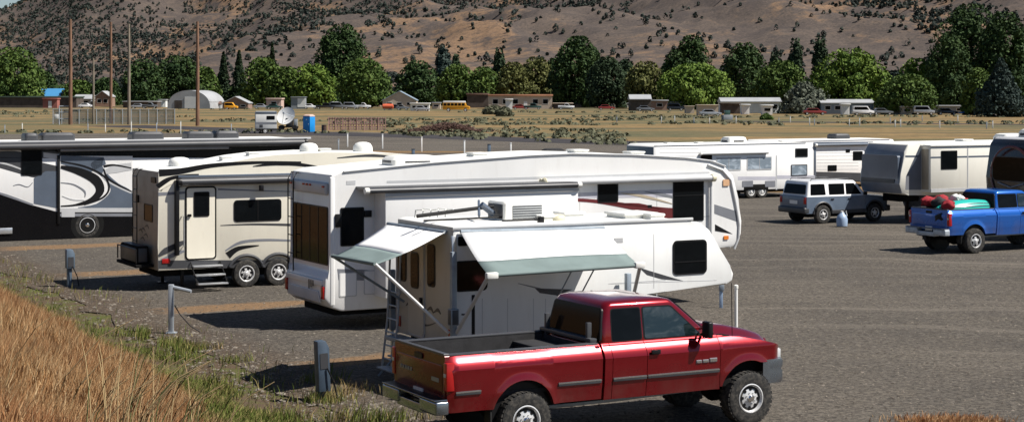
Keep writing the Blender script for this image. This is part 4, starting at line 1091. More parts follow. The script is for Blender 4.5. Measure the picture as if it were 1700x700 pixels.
        m = MB(); m.tube([Dp, C], 0.035, 'awning_green', 12); m.build('roller', ob); m = MB(); m.tube([A, B], 0.035, 'grey_metal', 10); m.build('case', ob)
        return ob
    xa, za = sp(762, 384); xb, zb = sp(1000, 378)
    ow = 1.55
    def outp(px, py, off):
        L, z = sp(px, py, off); return (L, -off, z)
    A = (xa, -0.06, za); B = (xb, -0.06, zb); Cc = outp(1063, 440, ow); Dd = outp(812, 457, ow)
    awning('side_awning', A, B, Cc, Dd)
    # tail awning: outer edge found on a plane parallel to the tail
    def outr(px, py, off):
        X0, Y0 = fr.X-off*fr.c, fr.Y-off*fr.s; t = (px-HX)/FPX; w = (X0-t*Y0)/(t*fr.c+fr.s); return (-off, w, EYE-(py-HY)*(Y0+w*fr.c)/FPX)
    orr = 1.5
    wA, zA = r(648, 371); wB, zB = r(743, 385)
    E = outr(552, 425, orr); G = outr(623, 438, orr)
    # keep it a little wider than the drawn edge on its far corner
    awning('tail_awning', (-0.05, wB, zB), (-0.05, wA, zA), E, G, sag=0.04)
    # support arms
    bar(o, 'awning_arm', [G, (-0.75, G[1]+0.01, 1.62), (-0.06, max(0.05, G[1]), 1.0)], 0.030, 'white_paint')
    bar(o, 'awning_arm', [E, (-0.06, min(W-0.05, E[1]), 1.35)], 0.024, 'grey_metal')
    bar(o, 'awning_arm', [Dd, (outp(752, 556, 0.1)[0]+0.05, -0.06, 0.95)], 0.035, 'light_grey')
    bar(o, 'awning_arm', [Cc, (outp(1046, 485, 0.06)[0], -0.06, outp(1046, 485, 0.06)[2]-0.35)], 0.035, 'light_grey')
    for px in (957, 993): a = outp(px, 445, 0.9); bar(o, 'awning_brace', [(a[0], -0.9, a[2]+0.12), (a[0]+0.02, -0.05, a[2]-0.75)], 0.014, 'grey_metal')
    m = MB(); m.box(Dd[0]-0.06, Dd[0]+0.16, Dd[1]-0.05, Dd[1]+0.05, Dd[2]-0.06, Dd[2]+0.05, 'plastic_white', 0.02); m.build('awning_knuckle', o)
    m = MB(); m.box(Cc[0]-0.12, Cc[0]+0.08, Cc[1]-0.05, Cc[1]+0.05, Cc[2]-0.05, Cc[2]+0.06, 'plastic_white', 0.02); m.build('awning_knuckle', o)
    # jacks at the corners
    for x, y in ((-0.05, -0.12), (-0.05, W+0.12), (fx-0.2, -0.16), (fx-0.2, W+0.16)):
        m = MB(); m.box(x-0.05, x+0.05, y-0.05, y+0.05, 0.75, 1.9 if y > 0 or x > 1 else 2.45, 'grey_metal', 0.012); m.tube([(x, y, 0.02), (x, y, 1.0)], 0.035, 'aluminium')
        m.lathe([(0.12, 0), (0.12, 0.02), (0.04, 0.05)], 'grey_metal', 16, c=(x, y, 0), axis='z'); m.box(x-0.08, x+0.08, y-0.08, y+0.08, 1.15, 1.45, 'charcoal', 0.02); m.build('jack', o)
    # ladder-like stairs with rails under the door
    m = MB()
    for y in (W+0.05, W-0.42): m.tube([(-0.12, y, 2.35), (-0.18, y, 1.0), (-0.30, y, 0.03)], 0.022, 'galv')
    for z in (0.25, 0.5, 0.75, 1.0, 1.25, 1.5): m.tube([(-0.18-0.1*(1-z), W+0.05, z), (-0.18-0.1*(1-z), W-0.42, z)], 0.016, 'galv')
    m.build('ladder', o)
    m = MB()
    for k, z in enumerate((0.62, 0.42, 0.22)): m.box(-0.32-0.22*k, -0.06-0.22*k, 0.95, 1.65, z-0.015, z+0.015, 'grey_metal', 0.005)
    for y in (0.95, 1.65): m.tube([(-0.06, y, 0.7), (-0.72, y, 0.06)], 0.02, 'grey_metal')
    m.build('steps', o)
    m = MB(); m.box(-0.30, 0.02, 0.1, W-0.1, 0.62, 0.70, 'grey_metal', 0.01); m.box(-0.34, -0.30, 0.15, 0.7, 0.52, 0.74, 'yellowed', 0.01); m.build('rear_bumper', o)
    m = MB(); m.box(0.1, fx-0.05, 0.4, W-0.4, 0.60, 0.72, 'under_black'); m.build('floor_pan', o)
    # roof equipment
    zr = lambda x: float(np.interp(x, [p[0] for p in top[1:5]], [p[1] for p in top[1:5]]))
    x = 1.75; x = sp(862, 350, -1.1)[0]
    m = MB(); z = zr(x); m.loft([rring(x, 1.15, 0.95, 0.70, 0.04, z-0.01), rring(x, 1.15, 0.95, 0.70, 0.05, z+0.33), rring(x, 1.15, 0.90, 0.66, 0.06, z+0.36)], 'plastic_white'); ac = m.build('air_conditioner', o)
    m = MB(); m.box(x-0.48, x-0.46, 0.86, 1.44, z+0.04, z+0.31, 'charcoal', 0.004); m.build('grille', ac); m = MB(); m.box(x-0.30, x+0.32, 0.79, 0.81, z+0.04, z+0.29, 'louvres', 0.004); m.build('louvre', ac)
    m = MB(); z += 0; y = 0.9
    xa_ = sp(692, 356, -1.2)[0]; xb_ = x-0.55
    m.tube([(xa_, 1.2, zr(0.3)+0.10), (xb_, 1.1, zr(xb_)+0.26)], 0.035, 'black_trim'); m.tube([(xb_-0.25, 1.1, zr(xb_)+0.30), (xb_, 1.1, zr(xb_)+0.12)], 0.06, 'slate_blue')
    m.tube([(xb_-0.5, 0.7, zr(xb_)+0.12), (xb_-0.1, 1.5, zr(xb_)+0.34)], 0.025, 'slate_blue'); m.tube([(xa_, 0.9, zr(0.3)+0.04), (xb_+0.2, 0.9, zr(0.3)+0.05)], 0.018, 'black_trim'); m.build('tv_antenna', o)
    m = MB()
    for k in range(5):
        xx = 0.25+0.16*k; m.tube([(xx, 2.15, zr(xx)-0.02), (xx+0.02, 2.15, zr(xx)+0.14+0.03*(k % 2)), (xx+0.10, 2.0, zr(xx)+0.15)], 0.018, 'plastic_white')
    m.build('roof_pipes', o)
    for px, yy, s in ((905, 0.8, 0.36), (945, 1.5, 0.42), (1048, 1.1, 0.7), (1085, 0.6, 0.3)):
        xx = sp(px, 362, -yy)[0]; vent(o, xx, yy, zr(xx), s, 'plastic_white', 0.11)
    xx = sp(925, 360, -0.7)[0]; dome(o, xx, 0.7, zr(xx), 0.16, 0.12, 'yellowed', 'roof_cap')
    xx = sp(875, 360)[0]; m = MB(); m.tube([(xx-0.35, 0.3, zr(xx)+0.05), (xx+0.45, 0.3, zr(xx)+0.05)], 0.018, 'black_trim'); m.box(xx+0.4, xx+0.5, 0.25, 0.35, zr(xx)-0.02, zr(xx)+0.1, 'black_trim', 0.01); m.build('roof_rail', o)
    return o, fr
cmp_, FC = camper()

# ------------------------------------------------------------------ M: the black, grey and white motorhome
def motorhome():
    Z0 = 60.8; X0 = 12.0*CA + -62.5*SA; fr = Frame(HX+FPX*X0/Z0, Z0); W = 2.55; sp = fr.side
    o = at_frame('motorhome', 'long black, grey and white motorhome with swirling stripes parked behind the cream trailer', 'motorhome', fr)
    L = 13.1; zt = sp(100, 234)[1]
    prof = [(0, 0.45), (2.6, 0.40), (L-2.8, 0.40), (L-0.4, 0.42), (L-0.05, 0.8), (L+0.12, 1.5), (L+0.05, 2.2), (L-0.25, 2.9), (L-0.75, zt-0.12), (L-1.3, zt), (0.15, zt), (0.0, zt-0.15)]
    def deco(m):
        D = lambda pts, mat, l=1, off=0.0: decal(m, fr, pts, mat, l, off)
        D([(-40, 236), (500, 234), (520, 243), (520, 262), (-40, 262)], 'gloss_black', 1)
        D([(-40, 251), (100, 251), (100, 263), (-40, 260)], 'charcoal', 2)
        D(ribbon([(-10, 250), (20, 249), (35, 251)], [3, 3, 2]), 'white_gelcoat', 3)
        D([(72, 253), (98, 256), (98, 265), (72, 261)], 'light_grey', 3)
        # rear quarter: black shoulder then white belly sweeping down into black
        D([(-40, 262), (35, 262), (97, 276), (97, 300), (52, 294), (0, 279), (-40, 276)], 'charcoal', 1)
        D([(56, 296), (76, 284), (97, 284), (97, 346), (56, 338)], 'slate_blue', 2)
        D([(-40, 316), (0, 320), (56, 341), (97, 352), (260, 352), (260, 420), (-40, 420)], 'gloss_black', 3)
        D(ribbon([(-30, 268), (10, 272), (55, 289)], [2, 3, 2]), 'light_grey', 3)
        D(ribbon([(-30, 312), (10, 324), (55, 340)], [1, 4, 3]), 'mid_grey', 4)
        D(ribbon([(22, 308), (32, 306), (46, 310), (54, 303)], [0.8, 1.4, 1, 1.2]), 'mid_grey', 4)
        # slide side: ovals
        D([(99, 259), (220, 259), (220, 349), (99, 349)], 'white_gelcoat', 2, 0.0)
        D([(101, 258), (172, 261), (176, 272), (150, 286), (101, 272)], 'slate_blue', 4)
        D(spline([(170, 262), (150, 274), (176, 300), (183, 318), (160, 338), (130, 345), (218, 345), (218, 318), (196, 304), (176, 286), (170, 275)], 4, True), 'slate_blue', 4)
        D(ribbon([(218, 276), (192, 280), (172, 288), (178, 300), (200, 312), (218, 320)], [12, 14, 5, 3, 3, 3]), 'light_grey', 5)
        D(ribbon([(172, 276), (190, 274), (218, 279)], [4, 3, 2]), 'black_trim', 6)
        D(ribbon([(172, 280), (178, 295), (196, 307), (219, 318)], [2, 4, 3, 2]), 'black_trim', 6)
        D(ribbon([(101, 277), (130, 284), (158, 298), (166, 316), (152, 332), (125, 340), (101, 342)], [5, 12, 16, 14, 9, 3, 2]), 'black_trim', 6)
        D(ribbon([(101, 268), (140, 276), (172, 292), (181, 312), (170, 328), (140, 340)], [2, 3, 3, 3, 3, 1]), 'black_trim', 7)
        D(ribbon([(101, 303), (122, 306), (140, 317), (141, 327)], [1, 2, 3, 1]), 'mid_grey', 6)
        D(ribbon([(103, 325), (120, 331), (140, 332)], [1, 2, 1]), 'light_grey', 6)
        D([(99, 345), (219, 345), (219, 352), (99, 352)], 'light_grey', 7)
        D([(99, 354), (219, 354), (219, 359), (99, 359)], 'mid_grey', 7)
        D([(102, 350), (124, 350), (124, 360), (102, 360)], 'light_grey', 8)
    shell(o, prof, W, 'white_gelcoat', 'white_roof', deco, 0.05)
    m = MB(); x = sp(97, 300)[0]; m.box(x-0.05, x+0.05, -0.05, 0.0, 0.55, zt-0.5, 'black_trim', 0.01); m.build('slide_seal', o)
    q = rectpx(fr, 35, 245, 70, 291); window(o, *q, MS(-0.004), r=0.05)
    # long awning box along the roof edge
    z1 = sp(200, 240)[1]
    awning_roll(o, 0.1, sp(505, 240)[0], z1-0.02, 0.12, 'charcoal', -0.15, 'black_trim')
    m = MB(); m.box(0.05, sp(515, 240)[0], -0.10, 0.02, zt-0.06, zt+0.02, 'light_grey', 0.015); m.build('roof_rail', o)
    awning_roll(o, sp(96, 250)[0], sp(380, 250)[0], sp(200, 247)[1], 0.07, 'mid_grey', -0.10, 'black_trim', name='slide_topper')
    # front quarter and windshield (mostly behind the cream trailer)
    q = (L-1.6, L-0.45, 1.6, 2.7); window(o, *q, MS(0), r=0.1)
    window(o, 0.2, W-0.2, 1.5, 2.7, MFR(L+0.10), 0.1, name='windshield')
    m = MB(); m.prism([sp(470, 240), sp(505, 238), sp(530, 246), sp(541, 256), sp(510, 258)], -0.01, 0.03, 'black_trim', MS(0)); m.build('front_cap', o)
    # wheels
    wx = sp(145, 378)[0]
    for y, f in ((0.12, False), (W-0.12, True)): wheel(o, wx, y, 0.47, 0.28, 'coach', f); wheel(o, L-2.7, y, 0.47, 0.28, 'coach', f)
    for x in (wx, L-2.7): m = MB(); m.lathe([(0.60, -0.012), (0.60, 0.4)], 'under_black', 28, c=(x, 0, 0.50)); m.build('wheel_well', o)
    # bright kick plate low at the tail
    m = MB(); a, b = sp(-5, 381); a2, b2 = sp(20, 386); m.box(0.3, a2, -0.06, 0.0, b2-0.03, b+0.05, 'aluminium', 0.01); m.build('tail_pipe_trim', o)
    m = MB(); m.box(0.2, L-0.6, 0.2, W-0.2, 0.22, 0.42, 'under_black'); m.build('chassis', o)
    for x0, x1, yy in ((38, 60, 0.7), (66, 121, 0.9), (215, 268, 0.9), (306, 350, 0.8), (354, 392, 0.9)):
        a = sp(x0, 224, -yy)[0]; b = sp(x1, 224, -yy)[0]; m = MB(); H = 0.27
        m.loft([rring((a+b)/2, yy, b-a, 0.75, 0.08, zt-0.02), rring((a+b)/2, yy, b-a, 0.75, 0.10, zt+H*0.7), rring((a+b)/2, yy, (b-a)*0.88, 0.62, 0.1, zt+H)], 'charcoal'); m.build('air_conditioner', o)
    return o, fr
mh, FM = motorhome()

# ------------------------------------------------------------------ F and G: travel trailers at the right
def simple_trailer(fr, W, L, px_top, name, label, wall='white_gelcoat', group=None, zb=0.42, endm=None, deco=None, zt=None):
    o = at_frame(name, label, 'trailer', fr, group); zt = zt or fr.side(*px_top)[1]
    prof = [(0, zb), (L-0.25, zb), (L, zb+0.5), (L, zt-0.4), (L-0.25, zt-0.02), (L-0.6, zt+0.03), (0.2, zt+0.03), (0, zt-0.08)]
    shell(o, prof, W, wall, 'white_roof', deco, 0.03, end=endm)
    m = MB(); m.tube([(0.05, -0.01, zt-0.02), (L-0.5, -0.01, zt-0.0)], 0.02, 'light_grey'); m.build('roof_trim', o)
    m = MB(); m.box(0.2, L-0.2, 0.3, W-0.3, zb-0.14, zb+0.01, 'under_black'); m.build('chassis', o)
    return o, zt
def trailers_right():
    fr = Frame(1085, 83.0); sp = fr.side
    def deco(m):
        D = lambda pts, mat, l=1: decal(m, fr, pts, mat, l)
        D([(1290, 291), (1353, 291), (1353, 297), (1290, 297)], 'purple_grey')
        D([(1225, 293), (1290, 293), (1290, 299), (1225, 299)], 'purple_grey', 1)
        for k in range(5): D([(1095, 247+6*k), (1160, 247+6*k), (1160, 247.8+6*k), (1095, 247.8+6*k)], 'light_grey')
        D([(1160, 252), (1161, 252), (1161, 312), (1160, 312)], 'light_grey', 2); D([(1288, 258), (1290, 258), (1290, 315), (1288, 315)], 'light_grey', 2)
        D([(1162, 252), (1272, 252), (1272, 256), (1162, 256)], 'mid_grey', 3)
    o, zt = simple_trailer(fr, 2.44, 9.5, (1100, 241), 'travel_trailer', 'white travel trailer with four windows behind the nose of the long white fifth wheel', deco=deco, endm='slate_blue')  # slate end paints in the shade on this white trailer's left face
    for q, g in (((1189, 261, 1230, 283), 'curtain_glass'), ((1240, 260, 1281, 282), 'curtain_glass'), ((1320, 246, 1341, 261), 'dark_glass'), ((1313, 273, 1340, 292), 'curtain_glass')):
        winpx(o, fr, *q, r=0.04, fr=('light_grey' if g == 'curtain_glass' and q[0] < 1300 else 'charcoal'), gl=g, fw=0.05, bars=(1 if q[0] < 1300 else 0))
    for q in ((1163, 255, 1182, 265), ): winpx(o, fr, *q, r=0.02, gl='dark_glass', fw=0.03)
    for q in ((1232, 300, 1250, 310), (1270, 300, 1287, 310)):
        a = rectpx(fr, *q); m = MB(); m.prism(rrect(*a, 0.03), -0.01, 0.012, 'mid_grey', MS(0)); m.build('hatch', o)
    awning_roll(o, sp(1162, 254)[0], sp(1272, 254)[0], sp(1220, 254)[1], 0.06, 'light_grey')
    for px in (1248, 1266):
        x = sp(px, 325)[0]
        for y, f in ((0.12, False), (2.3, True)): wheel(o, x, y, 0.34, 0.2, 'steel', f)
    a0 = sp(1240, 320)[0]; m = MB(); m.box(a0-0.2, a0+1.3, -0.004, 0.1, 0.42, 0.70, 'under_black', 0.02); m.build('wheel_well', o)
    x = sp(1218, 234, -1.2)[0]; ac_unit(o, x, 1.2, zt, 'plastic_white', 1.1, 0.8, 0.32)
    for px in (1110, 1160, 1300): x = sp(px, 238, -1.0)[0]; vent(o, x, 1.0, zt, 0.36)
    for px in (1330, 1345): m = MB(); x = sp(px, 320)[0]; m.tube([(x, 0.2, 0.45), (x, 0.2, 0.02)], 0.04, 'grey_metal'); m.build('stabilizer_jack', o)
    # G
    fr = Frame(1282, 93.0); sp = fr.side
    def deco2(m):
        D = lambda pts, mat, l=1: decal(m, fr, pts, mat, l)
        D([(1353, 285), (1440, 287), (1440, 300), (1353, 302)], 'charcoal'); D([(1353, 236), (1450, 235), (1450, 242), (1353, 243)], 'slate_blue')
        for k in range(7): D([(1356, 248+5.5*k), (1425, 247.5+5.5*k), (1425, 248.3+5.5*k), (1356, 248.8+5.5*k)], 'light_grey', 1)
    o, zt = simple_trailer(fr, 2.44, 8.5, (1300, 234), 'travel_trailer', 'pale grey travel trailer with a dark lower band, half hidden behind the other travel trailer', deco=deco2)
    for q in ((1416, 251, 1432, 266), (1374, 274, 1389, 284), (1404, 248, 1411, 253)): winpx(o, fr, *q, r=0.04, fw=0.03)
    m = MB(); x = sp(1353, 270)[0]; m.box(x-0.1, x+0.06, -0.03, 0.0, 0.5, zt-0.1, 'slate_blue', 0.01); m.build('awning_arm', o)
    awning_roll(o, sp(1353, 240)[0], sp(1440, 240)[0], sp(1400, 240)[1], 0.07, 'slate_blue')
    x = sp(1392, 226, -1.2)[0]; m = MB(); m.loft([rring(x, 1.2, 1.05, 0.8, 0.1, zt-0.02), rring(x, 1.2, 1.05, 0.8, 0.1, zt+0.22), rring(x, 1.2, 0.9, 0.65, 0.1, zt+0.3)], 'charcoal'); m.build('air_conditioner', o)
    for x in (3.4, 4.2):
        for y, f in ((0.12, False), (2.3, True)): wheel(o, x, y, 0.34, 0.2, 'steel', f)
    # H: fifth wheel whose nose points to the left
    fr = Frame(1497, 69.0); sp = fr.side; W = 2.44
    o = at_frame('fifth_wheel_trailer', 'cream fifth wheel trailer with a dark grey nose facing left beyond the white off-road wagon', 'trailer', fr)
    zt = sp(1520, 239)[1]; L = 9.6
    prof = [(0.02, sp(1500, 322)[1]), (0.35, 1.15), (2.0, 1.15), (2.2, 0.5), (L, 0.5), (L, zt-0.05), (L-0.1, zt+0.02), (0.9, zt+0.03), (0.35, zt), (0.12, zt-0.35), (-0.05, 2.0), (-0.12, 1.6)]
    def deco3(m):
        D = lambda pts, mat, l=1: decal(m, fr, pts, mat, l)
        D([(1530, 247), (1531, 315), (1503, 315), (1504, 292), (1518, 270)], 'mid_grey')  # first decal: shadow triangle beside the slide-out, painted on the wall
        D([(1503, 258), (1528, 258), (1526, 261), (1503, 261)], 'slate_blue', 2)
        m.prism(rrect(0.12, W-0.12, zt-1.55, zt-0.45, 0.1), -0.3, 0.10, 'slate_blue', MR(0)); m.prism(rrect(0.3, W-0.12, 1.62, 1.78, 0.03), -0.1, 0.14, 'charcoal', MR(0))
    shell(o, prof, W, 'ivory_wall', 'white_roof', deco3, 0.05, end='mid_grey')
    off = 0.55; x0 = sp(1545, 270, off)[0]; x1 = sp(1652, 270, off)[0]; z1 = sp(1560, 243, off)[1]; z0 = sp(1560, 319, off)[1]
    m = MB(); m.box(x0, x1, -off, 0.02, z0, z1, 'ivory_wall', 0.02); m.box(x0+0.02, x1-0.02, -off-0.006, -off+0.01, 2.62, 2.68, 'slate_blue'); m.box(x0-0.006, x0+0.02, -off+0.1, -0.02, z0+0.1, z1-0.1, 'shaded_wall', 0.004)  # dark plate paints in the shade on the slide-out's left face
    m.box(x0+1.9, x0+1.95, -off-0.01, -off+0.01, z0, z1, 'light_grey'); m.box(x0+0.02, x1-0.02, -off-0.008, -off+0.01, z0, z0+0.14, 'light_grey'); s = m.build('slide_out', o)
    winpx(s, fr, 1562, 250, 1589, 281, off=off, r=0.04, fw=0.04)
    m = MB(); m.box(x0-0.05, x1+0.05, -off-0.05, 0, z1, z1+0.06, 'white_roof', 0.01); m.build('slide_topper', o)
    m = MB(); m.box(0.5, 1.5, 0.7, 1.75, 0.85, 1.17, 'under_black', 0.03); m.build('king_pin', o)
    for y in (0.3, 2.1): m = MB(); m.box(2.0, 2.12, y-0.06, y+0.06, 0.03, 1.2, 'brown_metal', 0.01); m.box(1.9, 2.22, y-0.16, y+0.16, 0, 0.03, 'brown_metal', 0.01); m.build('landing_leg', o)
    m = MB(); m.box(2.2, L-0.2, 0.25, W-0.25, 0.34, 0.5, 'under_black'); m.build('chassis', o)
    for x in (5.6, 6.5):
        for y, f in ((0.12, False), (W-0.12, True)): wheel(o, x, y, 0.38, 0.22, 'steel', f)
    for px in (1600, ): x = sp(px, 230, -1.2)[0]; vent(o, x, 1.2, zt, 0.5, 'plastic_white', 0.12)
    x = sp(1676, 226, -1.0)[0]; ac_unit(o, min(x, 8.6), 1.0, zt, 'plastic_white', 1.2, 0.8, 0.33)
    # I: dark motorhome, tail towards us
    fr = Frame(1724, 61.0); W = 2.55; sp = fr.side
    o = at_frame('motorhome', 'dark maroon and black motorhome cut by the right edge of the view', 'motorhome', fr)
    zt = 3.62; L = 10.5
    prof = [(0.1, 0.5), (L-0.3, 0.5), (L, 1.0), (L, 2.4), (L-0.5, zt-0.1), (L-1, zt), (0.35, zt), (0.12, zt-0.25), (-0.03, 2.2), (-0.05, 1.2)]
    shell(o, prof, W, 'car_black', 'light_grey', None, 0.10)
    window(o, 0.35, W-0.35, 2.05, 2.95, MR(-0.01), 0.2, 'charcoal', 'brown_glass', name='rear_window', depth=0.06)
    m = MB(); m.lathe([(0.95, -0.012), (1.0, -0.03), (1.05, 0.0)], 'rust_red', 40, c=(0, 0, 0), cap=False)
    bmesh.ops.transform(m.bm, matrix=Matrix.Translation((-0.06, W/2, 2.3)) @ Matrix.Rotation(R(-90), 4, 'Z') , verts=m.bm.verts)
    m.tube([(-0.075, 0.5, 1.45), (-0.075, W/2, 1.2), (-0.075, W-0.5, 1.45)], 0.05, 'rust_red')
    m.tube([(-0.075, 0.65, 2.0), (-0.075, W/2, 1.85), (-0.075, W-0.65, 2.0)], 0.03, 'mid_grey'); m.build('stripe', o)
    for y in (0.2, W-0.2): m = MB(); m.box(-0.09, 0.0, y-0.08, y+0.08, 1.1, 1.5, 'red_lens', 0.02); m.build('tail_light', o)
    m = MB(); m.box(-0.16, 0.1, 0.1, W-0.1, 0.52, 0.85, 'car_black', 0.05); m.build('rear_bumper', o)
    for x in (2.6, 8.3):
        for y, f in ((0.12, False), (W-0.12, True)): wheel(o, x, y, 0.47, 0.28, 'coach', f)
    ac_unit(o, 1.2, 1.3, zt, 'plastic_white', 1.1, 0.8, 0.3)
trailers_right()
# ================================================================== PICKUPS AND WAGON
def arch_lo(x, wheels, zb, Rr, zc):
    z = zb
    for cx in wheels:
        d = abs(x-cx)
        if d < Rr: z = max(z, zc+math.sqrt(Rr*Rr-d*d))
    return z
def panel(m, x0, x1, zlo, zhi, disp, W, far, mat, wheels=(), Rr=0.5, nx=0.09, nz=12, thick=0.06, gap=0.0, zc=0.45):
    xs = set(np.arange(x0+gap, x1-gap, nx)); xs |= {x0+gap, x1-gap}
    for cx in wheels:
        for a in np.linspace(0, math.pi, 25):
            x = cx+Rr*1.0005*math.cos(a)
            if x0+gap < x < x1-gap: xs.add(x)
    xs = sorted(xs); keep = [xs[0]]
    for x in xs[1:]:
        if x-keep[-1] > 0.004: keep.append(x)
    keep[-1] = xs[-1]; go, gi = [], []
    for x in keep:
        lo, hi = zlo(x), zhi(x); ro, ri = [], []
        for j in range(nz+1):
            z = lo+(hi-lo)*j/nz; y = disp(x, z)
            Y = y if not far else W-y; Yi = y+thick if not far else W-y-thick
            ro.append((x, Y, z)); ri.append((x, Yi, z))
        go.append(ro); gi.append(ri)
    a, b = len(go), nz+1; vs = [p for r in go for p in r]+[p for r in gi for p in r]; o = a*b; fs = []
    for i in range(a-1):
        for j in range(b-1):
            fs.append((i*b+j, i*b+j+1, (i+1)*b+j+1, (i+1)*b+j)); fs.append((o+i*b+j, o+(i+1)*b+j, o+(i+1)*b+j+1, o+i*b+j+1))
        fs.append((i*b, (i+1)*b, o+(i+1)*b, o+i*b)); fs.append((i*b+b-1, o+i*b+b-1, o+(i+1)*b+b-1, (i+1)*b+b-1))
    for j in range(b-1):
        fs.append((j, o+j, o+j+1, j+1)); k = (a-1)*b; fs.append((k+j, k+j+1, o+k+j+1, o+k+j))
    m.add(vs, fs, mat)
def quadwin(parent, P, out, fr='black_trim', gl='cab_glass', name='window', fw=0.03, r=0.06):
    """window in the plane of 4 points P (bottom-left, bottom-right, top-right, top-left), rounded"""
    P = [Vector(p) for p in P]; n = Vector(out).normalized(); c = sum(P, Vector())/4
    def ring(shrink, rad):
        Q = []
        for i in range(4):
            a, b, d = P[i-1], P[i], P[(i+1) % 4]
            b2 = b+(c-b).normalized()*shrink*1.35
            u = (a-b).normalized(); w = (d-b).normalized(); p0 = b2+u*rad; p1 = b2+w*rad
            for k in range(5):
                t = k/4; Q.append(p0.lerp(b2, t).lerp(b2.lerp(p1, t), t))
        return Q
    def plate(mb, Q, d0, d1, mat):
        k = len(Q); vs = [q+n*d0 for q in Q]+[q+n*d1 for q in Q]
        mb.add(vs, [tuple(range(k))[::-1], tuple(range(k, 2*k))]+[(i, (i+1) % k, k+(i+1) % k, k+i) for i in range(k)], mat)
    m = MB(); plate(m, ring(0, r), -0.03, 0.006, fr); f = m.build(name, parent)
    m = MB(); plate(m, ring(fw, r*0.7), -0.01, 0.010, gl); m.build('pane', f); return f

def pickup(fr, paint, label, P, group=None):
    """P: dimensions of this truck"""
    o = at_frame('pickup_truck', label, 'pickup truck', fr, group); W = P['W']; wr, wf = P['wr'], P['wf']; rt = P['rt']; bl = P['bed']; cb = P['cabback']; de = P['doorend']; Lf = P['len']
    zs = P['sill']; rail = P['rail']; zr_ = P['roof']; Rr = P['arch']; zc = P['archz']
    def flare(x, z):
        f = 0
        for cx in (wr, wf):
            d = math.hypot(x-cx, z-zc)
            if x > cx-Rr*1.6 and x < cx+Rr*1.6: f += math.exp(-((d-Rr)/0.075)**2)*P.get('flare', 0.035)
        return f
    def disp(x, z):
        y = 0.045
        t = (z-zs)/(rail-zs)
        y += 0.05*max(0, 0.45-t)**1.5*2.2             # tuck in at the sill
        y += 0.11*(max(0, t-0.74)/0.26)**2              # shoulder rounds in
        y -= 0.014*math.exp(-((t-0.76)/0.07)**2)       # crease under the rail
        y -= 0.010*math.exp(-((t-0.30)/0.05)**2)
        y -= 0.02*math.exp(-((t-0.62)/0.25)**2)
        if x > wf+0.45: y += 0.16*((x-wf-0.45)/(Lf-wf-0.45))**2
        if x < 0.12: y += 0.03*((0.12-x)/0.12)**2
        return y-flare(x, z)
    hood = lambda x: float(np.interp(x, P['fend_x'], P['fend_z']))
    lo_bed = lambda x: arch_lo(x, (wr,), P['bedlo'], Rr, zc)
    lo_cab = lambda x: arch_lo(x, (wf,), zs, Rr, zc)
    lo_f = lambda x: arch_lo(x, (wf,), P.get('flo', zs+0.10) if x < wf else 0.97, Rr, zc)
    # bed
    m = MB()
    for far in (False, True): panel(m, 0.0, bl, lo_bed, lambda x: rail, disp, W, far, paint, (wr,), Rr, thick=0.09, zc=zc)
    m.box(bl-0.08, bl-0.01, 0.10, W-0.10, 0.75, rail-0.02, paint, 0.01)
    m.box(0.03, bl-0.05, 0.13, W-0.13, 0.80, 0.86, 'black_cloth'); m.box(0.04, bl-0.06, 0.16, 0.256, 0.8, rail-0.015, 'black_cloth'); m.box(0.04, bl-0.06, W-0.256, W-0.16, 0.8, rail-0.015, 'black_cloth'); m.box(bl-0.10, bl-0.081, 0.26, W-0.26, 0.85, rail-0.03, 'black_cloth')
    for y in (0.14, W-0.36): m.lathe([(Rr*0.95, y), (Rr*0.95, y+0.22)], 'black_trim', 28, c=(wr, 0, zc-0.02))
    bed = m.build('cargo_bed', o, 28)
    m = MB()
    for y in (disp(1, rail)-0.012, W-disp(1, rail)-0.105): m.box(0.01, bl-0.01, y, y+0.117, rail-0.012, rail+0.022, 'charcoal', 0.012)
    m.build('bed_rail', o)
    # tailgate
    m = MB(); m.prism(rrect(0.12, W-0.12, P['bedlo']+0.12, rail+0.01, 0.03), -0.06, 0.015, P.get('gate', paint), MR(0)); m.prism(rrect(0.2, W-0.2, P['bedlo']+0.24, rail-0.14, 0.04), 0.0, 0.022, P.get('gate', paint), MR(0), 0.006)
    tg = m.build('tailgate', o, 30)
    m = MB(); m.prism(rrect(W/2-0.13, W/2+0.13, rail-0.13, rail-0.05, 0.02), 0, 0.035, 'black_trim', MR(0)); m.build('handle', tg)
    m = MB(); m.prism(rrect(0.14, W-0.14, rail+0.002, rail+0.035, 0.01), -0.06, 0.02, 'charcoal', MR(0)); m.build('cap', tg)
    if P.get('badge'):
        m = MB()
        for k in range(5): m.box(W*0.62+k*0.09, W*0.62+k*0.09+0.06, rail-0.36, rail-0.31, 0.02, 0.03, 'mid_grey', M=MR(0))
        m.prism(rrect(0.30, 0.55, rail-0.40, rail-0.34, 0.01), 0.02, 0.03, 'mid_grey', MR(0)); m.build('badge', tg)
    for y, far in ((0.0, False), (W, True)):
        s = 1 if not far else -1; a = 0.035 if not far else W-0.035
        m = MB(); ya, yb = sorted((a, a+s*0.10)); m.box(-0.03, 0.10, ya-0.006, yb+0.006, rail-0.50, rail-0.09, 'red_lens', 0.015); m.box(-0.036, 0.06, ya+0.01, yb-0.01, rail-0.30, rail-0.24, 'clear_lens', 0.004)
        m.build('tail_light', o)
    m = MB(); m.box(-0.20, 0.02, 0.04, 0.62, 0.60, 0.80, P['bumper'], 0.03, 3); m.box(-0.20, 0.02, W-0.62, W-0.04, 0.60, 0.80, P['bumper'], 0.03, 3); m.box(-0.18, 0.02, 0.55, W-0.55, 0.56, 0.70, P['bumper'], 0.02); m.box(-0.21, 0.0, 0.06, W-0.06, 0.801, 0.825, 'black_trim', 0.008)
    bp = m.build('rear_bumper', o)
